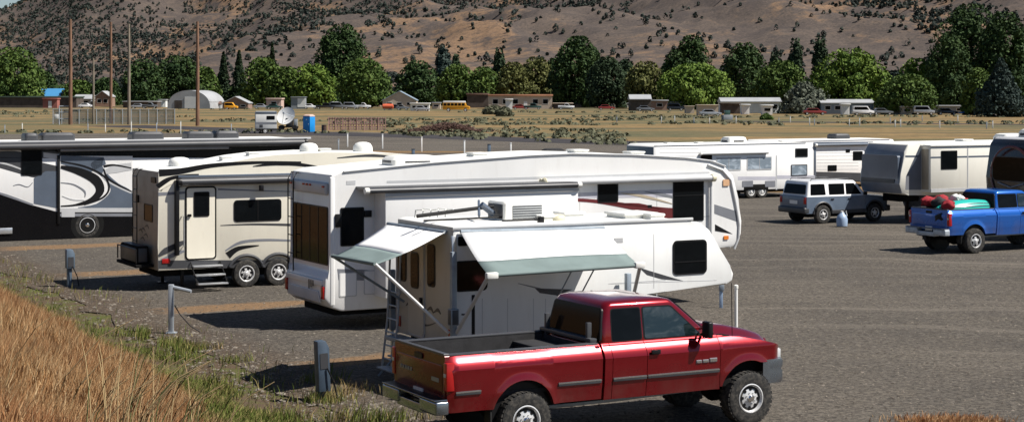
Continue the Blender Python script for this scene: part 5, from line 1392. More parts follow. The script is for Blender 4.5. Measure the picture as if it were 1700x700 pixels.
    m = MB(); m.prism(rrect(W/2-0.16, W/2+0.16, 0.72, 0.87, 0.01), 0.0, 0.02, 'white_paint', MR(-0.02)); m.build('number_plate', o)
    # cab sides in pieces with real gaps
    for far in (False, True):
        m = MB(); panel(m, cb, P['d0'], lo_cab, lambda x: rail, disp, W, far, paint, (), Rr, gap=0.004); m.build('cab_corner', o, 28)
        m = MB(); panel(m, P['d0'], P['d1'], lo_cab, lambda x: rail, disp, W, far, paint, (wf,), Rr, gap=0.005, zc=zc); dr = m.build('rear_door', o, 28)
        m = MB(); panel(m, P['d1'], de, lo_cab, lambda x: hood(x) if x > P['d1']+9 else rail, disp, W, far, paint, (wf,), Rr, gap=0.005, zc=zc); df = m.build('front_door', o, 28)
        m = MB(); zf = disp(P['d1']+0.25, rail-0.22); ya = zf-0.035 if not far else W-zf+0.0
        m.box(P['d1']+0.06, P['d1']+0.22, ya, ya+0.035, rail-0.20, rail-0.13, 'black_trim', 0.01); m.build('handle', df)
        if P.get('moulding'):
            zm = P['moulding']
            for nm, par, xa, xb in (('moulding', df, P['d1']+0.01, de-0.02), ('moulding', dr, P['d0']+0.01, P['d1']-0.01)):
                m = MB(); ym = disp((xa+xb)/2, zm); ya = ym-0.022 if not far else W-ym-0.008; m.box(xa, xb, ya, ya+0.03, zm-0.03, zm+0.03, 'charcoal', 0.008); m.box(xa, xb, ya-0.003 if not far else ya+0.028, ya+0.004 if not far else ya+0.033, zm+0.008, zm+0.022, 'chrome'); m.build(nm, par)
            for xa, xb in ((wr+Rr+0.06, bl-0.02), (0.12, wr-Rr-0.2)):
                m = MB(); ym = disp((xa+xb)/2, zm)+0.004; ya = ym-0.022 if not far else W-ym-0.008; m.box(xa, xb, ya, ya+0.03, zm-0.03, zm+0.03, 'charcoal', 0.008); m.box(xa, xb, ya-0.003 if not far else ya+0.028, ya+0.004 if not far else ya+0.033, zm+0.008, zm+0.022, 'chrome'); m.build('moulding', o)
            if not far:
                m = MB(); yb = disp(de-0.25, zm+0.17)
                for xa, wd, hh in ((0.0, 0.10, 0.05), (0.12, 0.11, 0.05), (0.25, 0.14, 0.065)): m.box(de-0.46+xa, de-0.46+xa+wd, yb-0.012, yb+0.01, zm+0.14, zm+0.14+hh, 'mid_grey', 0.006); m.box(de-0.45+xa, de-0.47+xa+wd, yb-0.016, yb-0.011, zm+0.15, zm+0.13+hh, 'chrome')
                m.build('badge', df)
        m = MB(); panel(m, de, Lf, lo_f, hood, disp, W, far, paint, (wf,), Rr, gap=0.004, zc=zc); m.build('fender', o, 28)
    # inner floor, dark cabin block under the glass
    m = MB(); m.box(cb+0.02, de+0.25, 0.12, W-0.12, zs+0.02, rail-0.02, 'under_black', 0.01)
    m.box(0.3, Lf-0.35, 0.45, W-0.45, 0.52, 0.78, 'under_black', 0.01)
    for x in (wr, wf): m.tube([(x, 0.2, rt), (x, W-0.2, rt)], 0.07, 'under_black'); m.lathe([(0.16, -0.16), (0.2, 0), (0.16, 0.16)], 'under_black', 14, c=(x, W/2, rt))
    m.tube([(1.0, 0.5, 0.5), (3.0, 0.5, 0.52), (4.6, 0.55, 0.55)], 0.05, 'grey_metal'); m.build('chassis', o)
    for x in (wr, wf):
        m = MB()
        for y0, y1 in ((0.16, 0.5), (W-0.5, W-0.16)):
            pts = [(x+Rr*1.02*math.cos(R(a)), zc+Rr*1.02*math.sin(R(a))) for a in range(0, 181, 15)]; pts += [(x-Rr*1.08, zc), (x-Rr*1.08, zc+Rr*1.1), (x+Rr*1.08, zc+Rr*1.1), (x+Rr*1.08, zc)]
            vs = [(a, y0, b) for a, b in pts[:13]]+[(a, y1, b) for a, b in pts[:13]]; m.add(vs, [(i, i+1, 14+i-1+0, 13+i) for i in range(12)], 'under_black')
            yy = y1 if y0 < 1 else y0; m.prism(pts[:13], -yy-0.01, -yy, 'under_black', MS(0))
        m.build('wheel_well', o)
    # greenhouse
    tx0, tx1 = P['roofx']; wb = P['wsbase']; yi = 0.10; zt = zr_
    def R4(x0, x1, y, z, r, n=4): return [(a, b, z) for a, b in rrect(x0, x1, y, W-y, r, n)]
    m = MB()
    m.loft([R4(cb+0.01, wb, 0.155, rail-0.03, 0.08), R4(cb+0.01, wb, 0.150, rail+0.01, 0.08), R4(cb+0.05, wb+(tx1+0.03-wb)*((zt-rail)/2-0.01)/(zt-0.10-rail), 0.150+0.085*((zt-rail)/2-0.01)/(zt-0.10-rail)+0.002, (rail+zt)/2, 0.08), R4(tx0-0.02, tx1+0.03, 0.235, zt-0.09, 0.10),
            R4(tx0+0.02, tx1-0.03, 0.262, zt-0.035, 0.12), R4(tx0+0.12, tx1-0.16, 0.33, zt-0.006, 0.16), R4(tx0+0.4, tx1-0.5, 0.6, zt+0.008, 0.2)], paint)
    m.build('cab', o, 40)
    zg0, zg1 = rail+0.015, zt-0.115
    def ys(z): return 0.150+(0.235-0.150)*(z-rail-0.01)/(zt-0.10-rail)
    def xw(z): return wb+(tx1+0.03-wb)*(z-rail-0.01)/(zt-0.10-rail)
    a = P['pillar']
    for far in (False, True):
        f = (lambda x, z: (x, ys(z)+0.004, z)) if not far else (lambda x, z: (x, W-ys(z)-0.004, z)); no = (0, -1, 0.19) if not far else (0, 1, 0.19)
        xf0 = xw(zg0)-0.16; xf1 = xw(zg1)-0.13
        quadwin(o, [f(P['d0']+0.05, zg0), f(P['d1']-0.01, zg0), f(P['d1']-0.01, zg1), f(P['d0']+0.07, zg1)], no, gl='dark_glass', r=0.05, fw=0.02)
        quadwin(o, [f(P['d1']+0.01, zg0), f(xf0, zg0), f(xf1, zg1), f(P['d1']+0.01, zg1)], no, gl='cab_glass', r=0.05, fw=0.022)
        if P.get('mirror', True):
            s = -1 if not far else 1; y0 = 0.11 if not far else W-0.11; xm = xf0-0.02
            m = MB(); m.tube([(xm+0.02, y0+(-s)*0.05, rail+0.03), (xm-0.02, y0+s*0.14, rail+0.06)], 0.022, 'black_trim'); m.tube([(xm, y0-s*0.05, rail+0.12), (xm-0.02, y0+s*0.14, rail+0.16)], 0.018, 'black_trim')
            ya, yb = sorted((y0+s*0.10, y0+s*0.30)); m.box(xm-0.09, xm+0.01, ya, yb, rail-0.0, rail+0.26, 'black_trim', 0.03, 3); m.build('side_mirror', o)
    quadwin(o, [(cb-0.003, 0.17, zg0), (cb-0.003, W-0.17, zg0), (tx0-0.028, W-0.27, zg1+0.01), (tx0-0.028, 0.27, zg1+0.01)], (-1, 0, 0.1), gl='brown_glass', name='rear_window')
    quadwin(o, [(wb+0.0, 0.22, zg0+0.02), (wb+0.0, W-0.22, zg0+0.02), (tx1+0.055, W-0.30, zg1+0.02), (tx1+0.055, 0.30, zg1+0.02)], (0.75, 0, 0.7), gl='cab_glass', name='windshield', r=0.08)
    # hood
    m = MB(); g = []
    for x in list(np.arange(wb-0.10, Lf-0.02, 0.08))+[Lf-0.02]:
        row = []; zf = hood(x)
        for j in range(25):
            t = j/24; y = 0.13+disp(x, zf)*0.3+(W-0.26-disp(x, zf)*0.6)*t; e = min(t, 1-t)
            k = sstep(0.06, 0.26, e); z = zf-0.02+P['hump']*k*(1-0.25*max(0, (x-wb)/(Lf-wb))**2)+0.015*math.sin(math.pi*t)
            z -= 0.10*max(0, (x-(Lf-0.18))/0.18)**2
            row.append((x, y, z))
        g.append(row)
    m.sheet(g, paint); m.box(wb-0.1, Lf-0.2, 0.2, W-0.2, 0.8, hood(Lf-0.3)-0.06, 'under_black'); m.box(wb-0.14, wb+0.12, 0.22, W-0.22, rail-0.04, hood(wb)+P['hump']*0.35, 'black_trim', 0.02); m.build('hood', o, 45)
    # front end
    zf = hood(Lf); m = MB(); m.box(Lf-0.18, Lf+0.01, 0.52, W-0.52, 0.86, zf+P['hump']*0.55, paint, 0.03, 3); m.box(Lf-0.1, Lf+0.02, 0.58, W-0.58, 0.9, zf+0.0, 'black_trim', 0.01); m.box(Lf, Lf+0.035, W/2-0.03, W/2+0.03, 0.9, zf, 'chrome', 0.005); m.box(Lf, Lf+0.035, 0.58, W-0.58, (0.9+zf)/2-0.03, (0.9+zf)/2+0.03, 'chrome', 0.005); m.build('grille', o)
    for y0, y1 in ((0.18, 0.52), (W-0.52, W-0.18)): m = MB(); m.box(Lf-0.16, Lf+0.035, y0, y1, 0.98, zf-0.03, 'clear_lens', 0.03, 3); m.build('headlight', o)
    for y0, y1 in ((0.155, 0.2), (W-0.2, W-0.155)): m = MB(); m.box(Lf-0.14, Lf+0.015, y0-0.015, y1-0.002, 1.0, zf-0.04, 'clear_lens', 0.01); m.build('turn_signal', o)
    m = MB()
    pts = [(0.02, Lf-0.32), (0.05, Lf-0.05), (0.3, Lf+0.10), (W/2, Lf+0.15), (W-0.3, Lf+0.10), (W-0.05, Lf-0.05), (W-0.02, Lf-0.32)]
    prof = [(0, 0.62), (0.03, 0.66), (0.03, 0.80), (0.0, 0.84), (0.03, 0.88), (0.04, 0.96), (0.0, 1.0), (-0.10, 1.0), (-0.10, 0.62)]
    m.loft([[(x+d, y, z) for d, z in prof] for y, x in pts], P['bumper']); m.build('front_bumper', o, 40)
    st = P['wheelstyle']
    for x in (wr, wf):
        wheel(o, x, 0.10, rt, 0.30, st); wheel(o, x, W-0.10, rt, 0.30, st, True)
    for x in (wr,):
        for y in (0.06, W-0.26): m = MB(); m.box(x-Rr-0.03, x-Rr-0.01, y, y+0.2, 0.34, 0.72, 'dark_rubber', 0.004); m.build('mud_flap', o)
    return o, W, disp
# ------------------------------------------------------------------ the red truck in front
FT = Frame(746, 25.26)
redP = dict(W=2.0, wr=1.25, wf=5.30, rt=0.42, bed=2.60, cabback=2.64, d0=2.78, d1=3.40, doorend=4.76, len=6.0, sill=0.60, rail=1.44, roof=2.07, arch=0.52, archz=0.50, bedlo=0.62,
            fend_x=[4.6, 4.8, 5.2, 5.6, 5.9, 6.0], fend_z=[1.44, 1.43, 1.385, 1.31, 1.23, 1.18], hump=0.15, roofx=(2.76, 4.02), wsbase=4.66, pillar=0, bumper='bumper_metal', moulding=0.90, wheelstyle='truck', badge=True, flo=0.64, gate='red_shaded')
redt, RW, rdisp = pickup(FT, 'red_paint', 'dark red extended cab pickup with oversized tyres and an open bed, nearest to the viewer', redP)
def red_extras():
    o = redt
    m = MB(); m.tube([(5.05, 0.12, 1.36), (5.02, 0.10, 2.25)], 0.006, 'black_trim', 6); m.build('antenna', o)
    m = MB(); m.box(2.70, 4.1, 0.25, 0.27, 2.0, 2.02, 'red_paint'); 
    # fifth wheel hitch and gear stay bolted in the bed
    m = MB(); m.box(0.95, 1.55, 0.55, 0.63, 0.86, 1.0, 'charcoal', 0.01); m.box(0.95, 1.55, 1.37, 1.45, 0.86, 1.0, 'charcoal', 0.01)
    m.box(1.05, 1.45, 0.60, 1.40, 1.0, 1.16, 'charcoal', 0.02); m.box(1.0, 1.5, 0.78, 1.22, 1.16, 1.30, 'grey_metal', 0.03); m.tube([(1.25, 0.7, 1.2), (1.2, 0.45, 1.4)], 0.02, 'charcoal'); m.build('hitch', o)
    m = MB(); m.box(2.48, 2.60, 0.2, 1.8, 1.46, 1.52, 'charcoal', 0.01)
    for y in (0.35, 1.65): m.box(2.50, 2.58, y-0.03, y+0.03, 1.3, 1.75, 'charcoal', 0.01)
    m.build('headache_rack', o)
    m = MB(); m.box(4.0, 4.35, 0.5, 0.8, 1.30, 1.62, 'seat_dark', 0.05); m.build('seat', o)
red_extras()
t = thing('tool_box', 'low black tool box lying in the bed of the red pickup against its cab', 'tool box', (FT.X+2.2*CA-1.4*SA, FT.Y+2.2*SA+1.4*CA, 0.862), R(28))
m = MB(); m.box(-0.22, 0.22, -0.35, 0.35, 0, 0.42, 'black_cloth', 0.02); m.build('box', t); m = MB(); m.box(-0.24, 0.24, -0.37, 0.37, 0.423, 0.47, 'black_cloth', 0.015); m.build('lid', t)

# ------------------------------------------------------------------ the blue truck
FE = Frame(1578, 56.3)
blueP = dict(redP); blueP.update(rt=0.41, bed=2.0, cabback=2.04, d0=2.14, d1=3.05, doorend=4.12, len=5.45, wr=1.05, wf=4.72, rail=1.42, gate='blue_paint', sill=0.56, fend_x=[4.0, 4.2, 4.7, 5.1, 5.35, 5.45], fend_z=[1.42, 1.41, 1.37, 1.33, 1.27, 1.22],
             roofx=(2.16, 3.45), wsbase=4.05, roof=2.0, arch=0.50, archz=0.46, moulding=None, wheelstyle='suv', badge=False, bumper='galv', hump=0.12)
bluet, BW, bdisp = pickup(FE, 'blue_paint', 'bright blue pickup at the right edge carrying a teal canoe and red bags', blueP)
def on_bed(fr, x, y): return (fr.X+x*fr.c-y*fr.s, fr.Y+x*fr.s+y*fr.c)
def load():
    c = thing('canoe', 'teal plastic canoe lying upside down on the bed of the blue pickup', 'canoe', (*on_bed(FE, 1.15, 0.62), 1.36), R(28)); m = MB(); rings = []
    for i in range(15):
        t = i/14; w = 0.40*math.sin(math.pi*(0.04+0.92*t))**0.6; h = 0.36*(math.sin(math.pi*(0.06+0.80*t))**0.55); x = -1.15+2.5*t
        rings.append([(x, w*math.cos(a), max(0, h*math.sin(a)**0.8 if math.sin(a) > 0 else 0)) for a in np.linspace(0, math.pi, 13)])
    m.loft(rings, 'teal_plastic'); h_ = m.build('hull', c, 50)
    m = MB()
    for s in (-1, 1): m.tube([(-1.15+2.5*i/14, s*0.405*math.sin(math.pi*(0.04+0.92*i/14))**0.6, 0.01) for i in range(15)], 0.018, 'black_trim', 6)
    for zf in (0.35, 0.65): m.tube([(-1.1+2.4*i/14, -0.41*math.cos(zf)*math.sin(math.pi*(0.04+0.92*i/14))**0.6, 0.36*math.sin(zf)**0.8*math.sin(math.pi*(0.06+0.80*i/14))**0.55+0.012) for i in range(1, 14)], 0.012, 'leaf_dark' if False else 'slate_blue', 5)
    m.build('gunwale', c)
    def bag(x, y, z, r, mat, lab, sx=1.0):
        m = MB(); V = bmesh.ops.create_icosphere(m.bm, subdivisions=3, radius=1)['verts']; i = m.mi(mat)
        for v in V:
            n = noise.noise(v.co*1.8+Vector((x*3, y*3, z)))*0.32+abs(noise.noise(v.co*4+Vector((x, 0, 0))))*0.25-0.1; v.co *= 1+n; v.co.x *= r*sx; v.co.y *= r; v.co.z *= r*0.75; v.co.z = max(v.co.z, -r*0.55)
        o = m.build('duffel_bag', None, 60); o.location = (*on_bed(FE, x, y), z); o.rotation_euler = (0, 0, R(28)+x); tag(o, lab, 'bag', 'bags in the bed of the blue pickup')
    bag(0.22, 0.35, 1.56, 0.24, 'red_cloth', 'bright red bag at the near rear corner of the blue pickup bed')
    bag(0.28, 0.85, 1.62, 0.26, 'black_cloth', 'black bag behind the bright red one at the tailgate of the blue pickup')
    bag(0.30, 1.40, 1.62, 0.27, 'red_cloth', 'red bag at the far rear corner of the blue pickup bed')
    bag(0.95, 1.50, 1.66, 0.26, 'red_cloth', 'red bag in the middle of the load behind the teal canoe', 1.3)
    bag(1.5, 1.35, 1.68, 0.24, 'plastic_white', 'small white bag behind the teal canoe', 1.2)
    bag(1.8, 1.45, 1.58, 0.22, 'red_cloth', 'dark red bag next to the cab of the blue pickup', 1.1)
    for x, y, z in ((0.3, 0.6, 1.2), (0.9, 1.3, 1.25), (1.6, 1.2, 1.25)): bag(x, y, z, 0.34, 'black_cloth', 'black bag at the bottom of the load in the blue pickup', 1.2)
load()

# ------------------------------------------------------------------ the white off-road wagon
def wagon():
    fr = Frame(1340, 69.0); W = 1.80; L = 4.15
    o = at_frame('off_road_wagon', 'boxy white wagon with grey blue reflection on its sides, parked beside the dark nosed trailer', 'car', fr)
    wr, wf, rt, Rr, zc = 0.80, 3.40, 0.37, 0.45, 0.40; zs, belt = 0.42, 1.08
    disp = lambda x, z: 0.03+0.03*max(0, 0.4-(z-zs)/(belt-zs))+(0.10*((x-3.7)/0.45)**2 if x > 3.7 else 0)-0.02*sum(math.exp(-((math.hypot(x-c, z-zc)-Rr)/0.07)**2) for c in (wr, wf))
    top = lambda x: float(np.interp(x, [0, 3.0, 3.2, 4.05, 4.15], [belt, belt, 1.07, 1.00, 0.93])); lo = lambda x: arch_lo(x, (wr, wf), zs, Rr, zc)
    for far in (False, True):
        for (a, b, nm) in ((0, 1.15, 'rear_quarter'), (1.15, 2.0, 'rear_door'), (2.0, 2.95, 'front_door'), (2.95, L, 'fender')):
            m = MB(); panel(m, a, b, lo, top, disp, W, far, 'wagon_reflect', (wr, wf), Rr, gap=0.004, nz=8, zc=zc); p = m.build(nm, o, 30)
            if 'door' in nm: y = disp(b-0.1, 0.95); ya = y-0.03 if not far else W-y; m = MB(); m.box(a+0.06, a+0.2, ya, ya+0.03, 0.95, 0.99, 'black_trim', 0.006); m.build('handle', p)
        ya = 0.0 if not far else W-0.05
        m = MB()
        for c in (wr, wf): m.tube([(c+Rr*1.02*math.cos(R(a)), ya+0.02, zc+Rr*1.02*math.sin(R(a))) for a in range(0, 181, 15)], 0.04, 'charcoal', 6)
        m.box(wr+Rr, wf-Rr, ya, ya+0.05, zs-0.03, zs+0.12, 'charcoal', 0.01); m.build('cladding', o)
    m = MB(); m.box(0.03, 3.0, 0.08, W-0.08, zs, belt-0.02, 'under_black'); m.box(3.0, L-0.1, 0.1, W-0.1, zs, 0.9, 'under_black')
    m.box(0.3, 3.9, 0.35, W-0.35, 0.25, 0.45, 'under_black'); m.build('chassis', o)
    rr = lambda x0, x1, y, z, r=0.08: [(a, b, z) for a, b in rrect(x0, x1, y, W-y, r, 3)]
    m = MB(); m.loft([rr(0.02, 3.15, 0.05, belt-0.02), rr(0.06, 3.0, 0.07, belt+0.05), rr(0.16, 2.55, 0.13, 1.62), rr(0.22, 2.45, 0.16, 1.69), rr(0.5, 2.1, 0.35, 1.715)], 'car_white'); m.build('cab', o, 40)
    f = lambda x, z, far: (x, (0.068+(z-belt)*0.11) if not far else W-(0.068+(z-belt)*0.11), z)
    for far in (False, True):
        no = (0, -1, 0.1) if not far else (0, 1, 0.1)
        for (a, b, c, d) in ((0.22, 0.98, 0.94, 0.26), (1.14, 1.92, 1.92, 1.14), (2.0, 2.78, 2.42, 2.0)):
            quadwin(o, [f(a, belt+0.06, far), f(b, belt+0.06, far), f(c, 1.58, far), f(d, 1.58, far)], no, gl='dark_glass', r=0.04, fw=0.015)
    quadwin(o, [(0.045, 0.2, belt+0.10), (0.045, W-0.2, belt+0.10), (0.15, W-0.25, 1.56), (0.15, 0.25, 1.56)], (-1, 0, 0.2), gl='dark_glass', name='rear_window')
    quadwin(o, [(3.05, 0.18, belt+0.05), (3.05, W-0.18, belt+0.05), (2.58, W-0.22, 1.58), (2.58, 0.22, 1.58)], (0.75, 0, 0.65), name='windshield')
    m = MB(); g = [[(x, 0.14+(W-0.28)*j/10, top(x)+0.05*math.sin(math.pi*j/10)**0.4-0.01) for j in range(11)] for x in np.linspace(2.95, L-0.02, 9)]; m.sheet(g, 'car_white'); m.build('hood', o, 50)
    m = MB(); m.box(-0.02, 0.06, 0.07, W-0.07, 0.62, belt+0.03, 'wagon_reflect', 0.03); m.build('tailgate', o)
    m = MB(); m.prism(rrect(0.6, 1.1, 0.78, 0.92, 0.01), 0, 0.01, 'white_paint', MR(-0.022)); m.build('number_plate', o)
    for y in (0.05, W-0.2): m = MB(); m.box(-0.04, 0.08, y, y+0.15, 0.80, 1.06, 'red_lens', 0.02); m.build('tail_light', o)
    m = MB(); m.box(-0.12, 0.15, 0.03, W-0.03, 0.42, 0.66, 'charcoal', 0.05, 3); m.build('rear_bumper', o); m = MB(); m.box(L-0.15, L+0.10, 0.03, W-0.03, 0.42, 0.66, 'charcoal', 0.05, 3); m.build('front_bumper', o)
    m = MB(); m.box(L-0.06, L+0.02, 0.45, W-0.45, 0.68, 0.92, 'black_trim', 0.01); m.build('grille', o)
    for y in (0.3, W-0.3): m = MB(); m.lathe([(0.09, -0.05), (0.09, 0.06), (0.02, 0.07)], 'clear_lens', 16, c=(L-0.02, y, 0.82), axis='x'); m.build('headlight', o)
    m = MB()
    for y in (0.25, W-0.25): m.tube([(0.35, y, 1.70), (0.4, y, 1.77), (2.2, y, 1.77), (2.3, y, 1.70)], 0.018, 'charcoal', 6)
    for x in (0.7, 1.7): m.tube([(x, 0.25, 1.77), (x, W-0.25, 1.77)], 0.014, 'charcoal', 6)
    m.build('roof_rack', o)
    for y, s in ((0.02, -1), (W-0.02, 1)): m = MB(); ya, yb = sorted((y, y+s*0.18)); m.box(2.82, 2.90, ya, yb, belt+0.02, belt+0.16, 'black_trim', 0.02); m.build('side_mirror', o)
    for x in (wr, wf): wheel(o, x, 0.09, rt, 0.24, 'suv'); wheel(o, x, W-0.09, rt, 0.24, 'suv', True)
wagon()
# pale blue bag of gear by the wagon door
gx, gy = ground_at(1397, 376)
m = MB(); m.lathe([(0.15, 0), (0.21, 0.03), (0.22, 0.30), (0.17, 0.44), (0.10, 0.50), (0.06, 0.56)], 'drum_blue', 20, c=(0, 0, 0), axis='z'); j = thing('water_jug', 'pale blue water jug standing on the gravel beside the white off-road wagon', 'jug', (gx, gy-0.1, 0.006)); m.build('body', j)
m = MB(); m.lathe([(0.06, 0.55), (0.06, 0.60), (0.02, 0.61)], 'white_paint', 14, axis='z'); m.tube([(0.08, 0, 0.50), (0.16, 0, 0.62), (0.2, 0, 0.42)], 0.015, 'white_paint'); m.build('cap', j)

# dark pickup parked nose-on behind the wagon, mostly hidden
S('pole_dark', (0.06, 0.09, 0.13), 0.5, metal=0.2, var=0.2, sc=5)
# ================================================================== POSTS, PEDESTALS, POLES, FIELD THINGS, HOUSES
def pedestal(px, py, h, label, tilt=0.0, w=0.16, mat='pole_blue', lo=0.5):
    x, y = ground_at(px, py); o = thing('hookup_pedestal', label, 'utility post', (x, y, 0), R(28), 'utility hookup posts at the tail of the pads')
    o.rotation_euler = (0, tilt, R(28))
    m = MB(); m.box(-w*0.3, w*0.3, -w*0.3, w*0.3, -0.05, h*0.97, mat, 0.01); m.build('post', o)
    m = MB(); m.prism([(-w/2, h*lo), (w*0.62, h*lo), (w*0.62, h*0.88), (w*0.3, h), (-w/2, h)], w/2*0-0.07, 0.12, mat, MS(0), 0.012); b = m.build('power_box', o)
    m = MB(); m.prism(rrect(-w*0.3, w*0.45, h*0.54, h*0.80, 0.01), 0.12, 0.128, 'charcoal', MS(0)); m.build('cover', b)
    m = MB(); m.tube([(w*0.3, -0.14, h*0.55), (w*0.8, -0.2, h*0.3), (w*1.1, -0.16, 0.03)], 0.014, 'black_trim', 6); m.build('cord', o)
    return o
pedestal(115, 476, 1.02, 'blue grey hookup post in front of the shade-darkened tail of the cream trailer', 0.0, 0.20)
pedestal(535, 664, 1.03, 'dark blue grey hookup post leaning slightly, nearest to the tailgate of the red pickup', -0.04, 0.19, 'pole_dark', 0.16)
x, y = ground_at(284, 553); o = thing('water_post', 'galvanised post with a long arm pointing right, between the cream and the long white trailer', 'water post', (x, y, 0), 0)
m = MB(); m.box(-0.055, 0.055, -0.055, 0.055, -0.05, 1.07, 'galv', 0.01); m.build('post', o)
m = MB(); m.tube([(0.0, 0, 1.02), (0.46, -0.12, 0.93)], 0.04, 'galv'); m.build('arm', o)
m = MB(); m.tube([(0.08, -0.02, 0.62), (0.2, -0.03, 0.42), (0.42, 0.02, 0.16), (0.62, 0.1, 0.02)], 0.013, 'black_trim', 6); m.build('hose', o)
m = MB(); m.box(-0.10, 0.12, -0.1, 0.1, 0, 0.03, 'galv', 0.005); m.build('foot', o)
x, y = ground_at(1197, 511); o = thing('hookup_pedestal', 'pale blue hookup post standing under the overhanging nose of the slide-in camper', 'utility post', (x, y, 0), 0)
m = MB(); m.box(-0.04, 0.04, -0.04, 0.04, -0.02, 0.5, 'drum_blue', 0.008); m.build('post', o); m = MB(); m.box(-0.05, 0.07, -0.07, 0.03, 0.42, 0.58, 'grey_metal', 0.01); m.build('tap', o)
x, y = ground_at(1222, 585); o = thing('white_post', 'white pipe post standing behind the hood of the red pickup', 'post', (x, y, 0), 0)
m = MB(); m.tube([(0, 0, -0.05), (0, 0, 1.33)], 0.036, 'white_paint', 12); m.build('pipe', o); m = MB(); m.lathe([(0.045, 0), (0.045, 0.06), (0.02, 0.075)], 'plastic_white', 12, c=(0, 0, 1.30), axis='z'); m.build('cap', o)

# site posts further back
sites = [(562, 250, 18, 'galv'), (577, 244, 22, 'white_paint'), (610, 262, 22, 'pole_blue'), (635, 247, 24, 'white_paint'), (700, 252, 24, 'white_paint'), (686, 262, 14, 'pole_blue'), (771, 264, 30, 'white_paint'), (766, 268, 10, 'pole_blue'),
         (812, 262, 22, 'pole_blue'), (848, 262, 24, 'white_paint'), (940, 262, 12, 'white_paint'), (8, 221, 13, 'galv'), (37, 219, 14, 'plastic_white'), (146, 220, 14, 'galv'), (175, 219, 13, 'plastic_white'), (218, 222, 20, 'plastic_white'), (260, 222, 18, 'galv'), (300, 222, 20, 'plastic_white'), (384, 222, 16, 'galv')]
words = ['in front of the bush beyond the black awning', 'beyond the roof of the cream trailer']
for k, (px, pyb, hp, mat) in enumerate(sites):
    x, y = ground_at(px, pyb); s = FPX/y; big_ = mat == 'pole_blue'
    nm, cat = ('hookup_pedestal', 'utility post') if big_ else ('site_post', 'post')
    col = {'galv': 'grey', 'white_paint': 'slim white', 'pole_blue': 'stout blue grey', 'plastic_white': 'cream'}[mat]
    if px < 400: lab = f'{col} post beyond the motorhome, {["first","second","third","fourth","fifth","sixth","seventh","eighth"][[q[0] for q in sites if q[0] < 400].index(px)]} from the left'
    else: lab = f'{col} post beyond the trailer roofs, {["first","second","third","fourth","fifth","sixth","seventh","eighth","ninth","tenth","eleventh"][sorted(q[0] for q in sites if q[0] > 400).index(px)]} from the left'
    o = thing(nm, lab, cat, (x, y, 0), 0.3, 'posts on the far side of the lot'); w = (0.11 if not big_ else 0.22)
    m = MB(); m.box(-w/2, w/2, -w/2, w/2, -0.1, hp/s, mat, 0.012); m.build('post', o)
    m = MB(); m.box(-w/2-0.02, w/2+0.02, -w/2-0.02, w/2+0.02, hp/s+0.002, hp/s+0.05, 'charcoal' if big_ else mat, 0.01); m.build('cap', o)
x, y = ground_at(812, 266); 
# field fence posts, right
fp = [(1024, 203), (1098, 204), (1120, 204), (1152, 205), (1178, 206), (1222, 205), (1293, 206), (1312, 204), (1344, 208), (1352, 208), (1410, 209), (1427, 209), (1478, 206), (1486, 211), (1495, 211), (1531, 201), (1560, 213), (1590, 203), (1638, 214), (1648, 213)]
ordn = ['first', 'second', 'third', 'fourth', 'fifth', 'sixth', 'seventh', 'eighth', 'ninth', 'tenth', 'eleventh', 'twelfth', 'thirteenth', 'fourteenth', 'fifteenth', 'sixteenth', 'seventeenth', 'eighteenth', 'nineteenth', 'twentieth']
fo = None
for k, (px, pyb) in enumerate(fp):
    x, y = ground_at(px, pyb); h = 0.95+0.25*((k*7) % 3)/2
    o = thing('fence_post', f'thin pale fence post in the dry field, {ordn[k]} from the left', 'fence post', (x, y, 0), 0, 'pale posts across the field')
    m = MB(); m.box(-0.07, 0.07, -0.07, 0.07, -0.1, h, 'plastic_white' if k % 3 else 'galv', 0.01); m.build('post', o)
    m = MB(); m.box(-0.09, 0.09, -0.09, 0.09, h+0.003, h+0.05, 'galv', 0.01); m.build('cap', o)
# green service box and stack of dark crates in the field
x, y = ground_at(1207, 199); o = thing('utility_box', 'small dark green utility box in the field below the white mobile home', 'utility box', (x, y, 0), 0.3)
m = MB(); m.box(-0.9, 0.9, -0.5, 0.5, 0, 0.9, 'house_grey', 0.03); m.build('box', o); m = MB(); m.box(-0.5, 0.5, -0.3, 0.3, 0.903, 1.7, 'car_green', 0.03); m.build('hood', o)

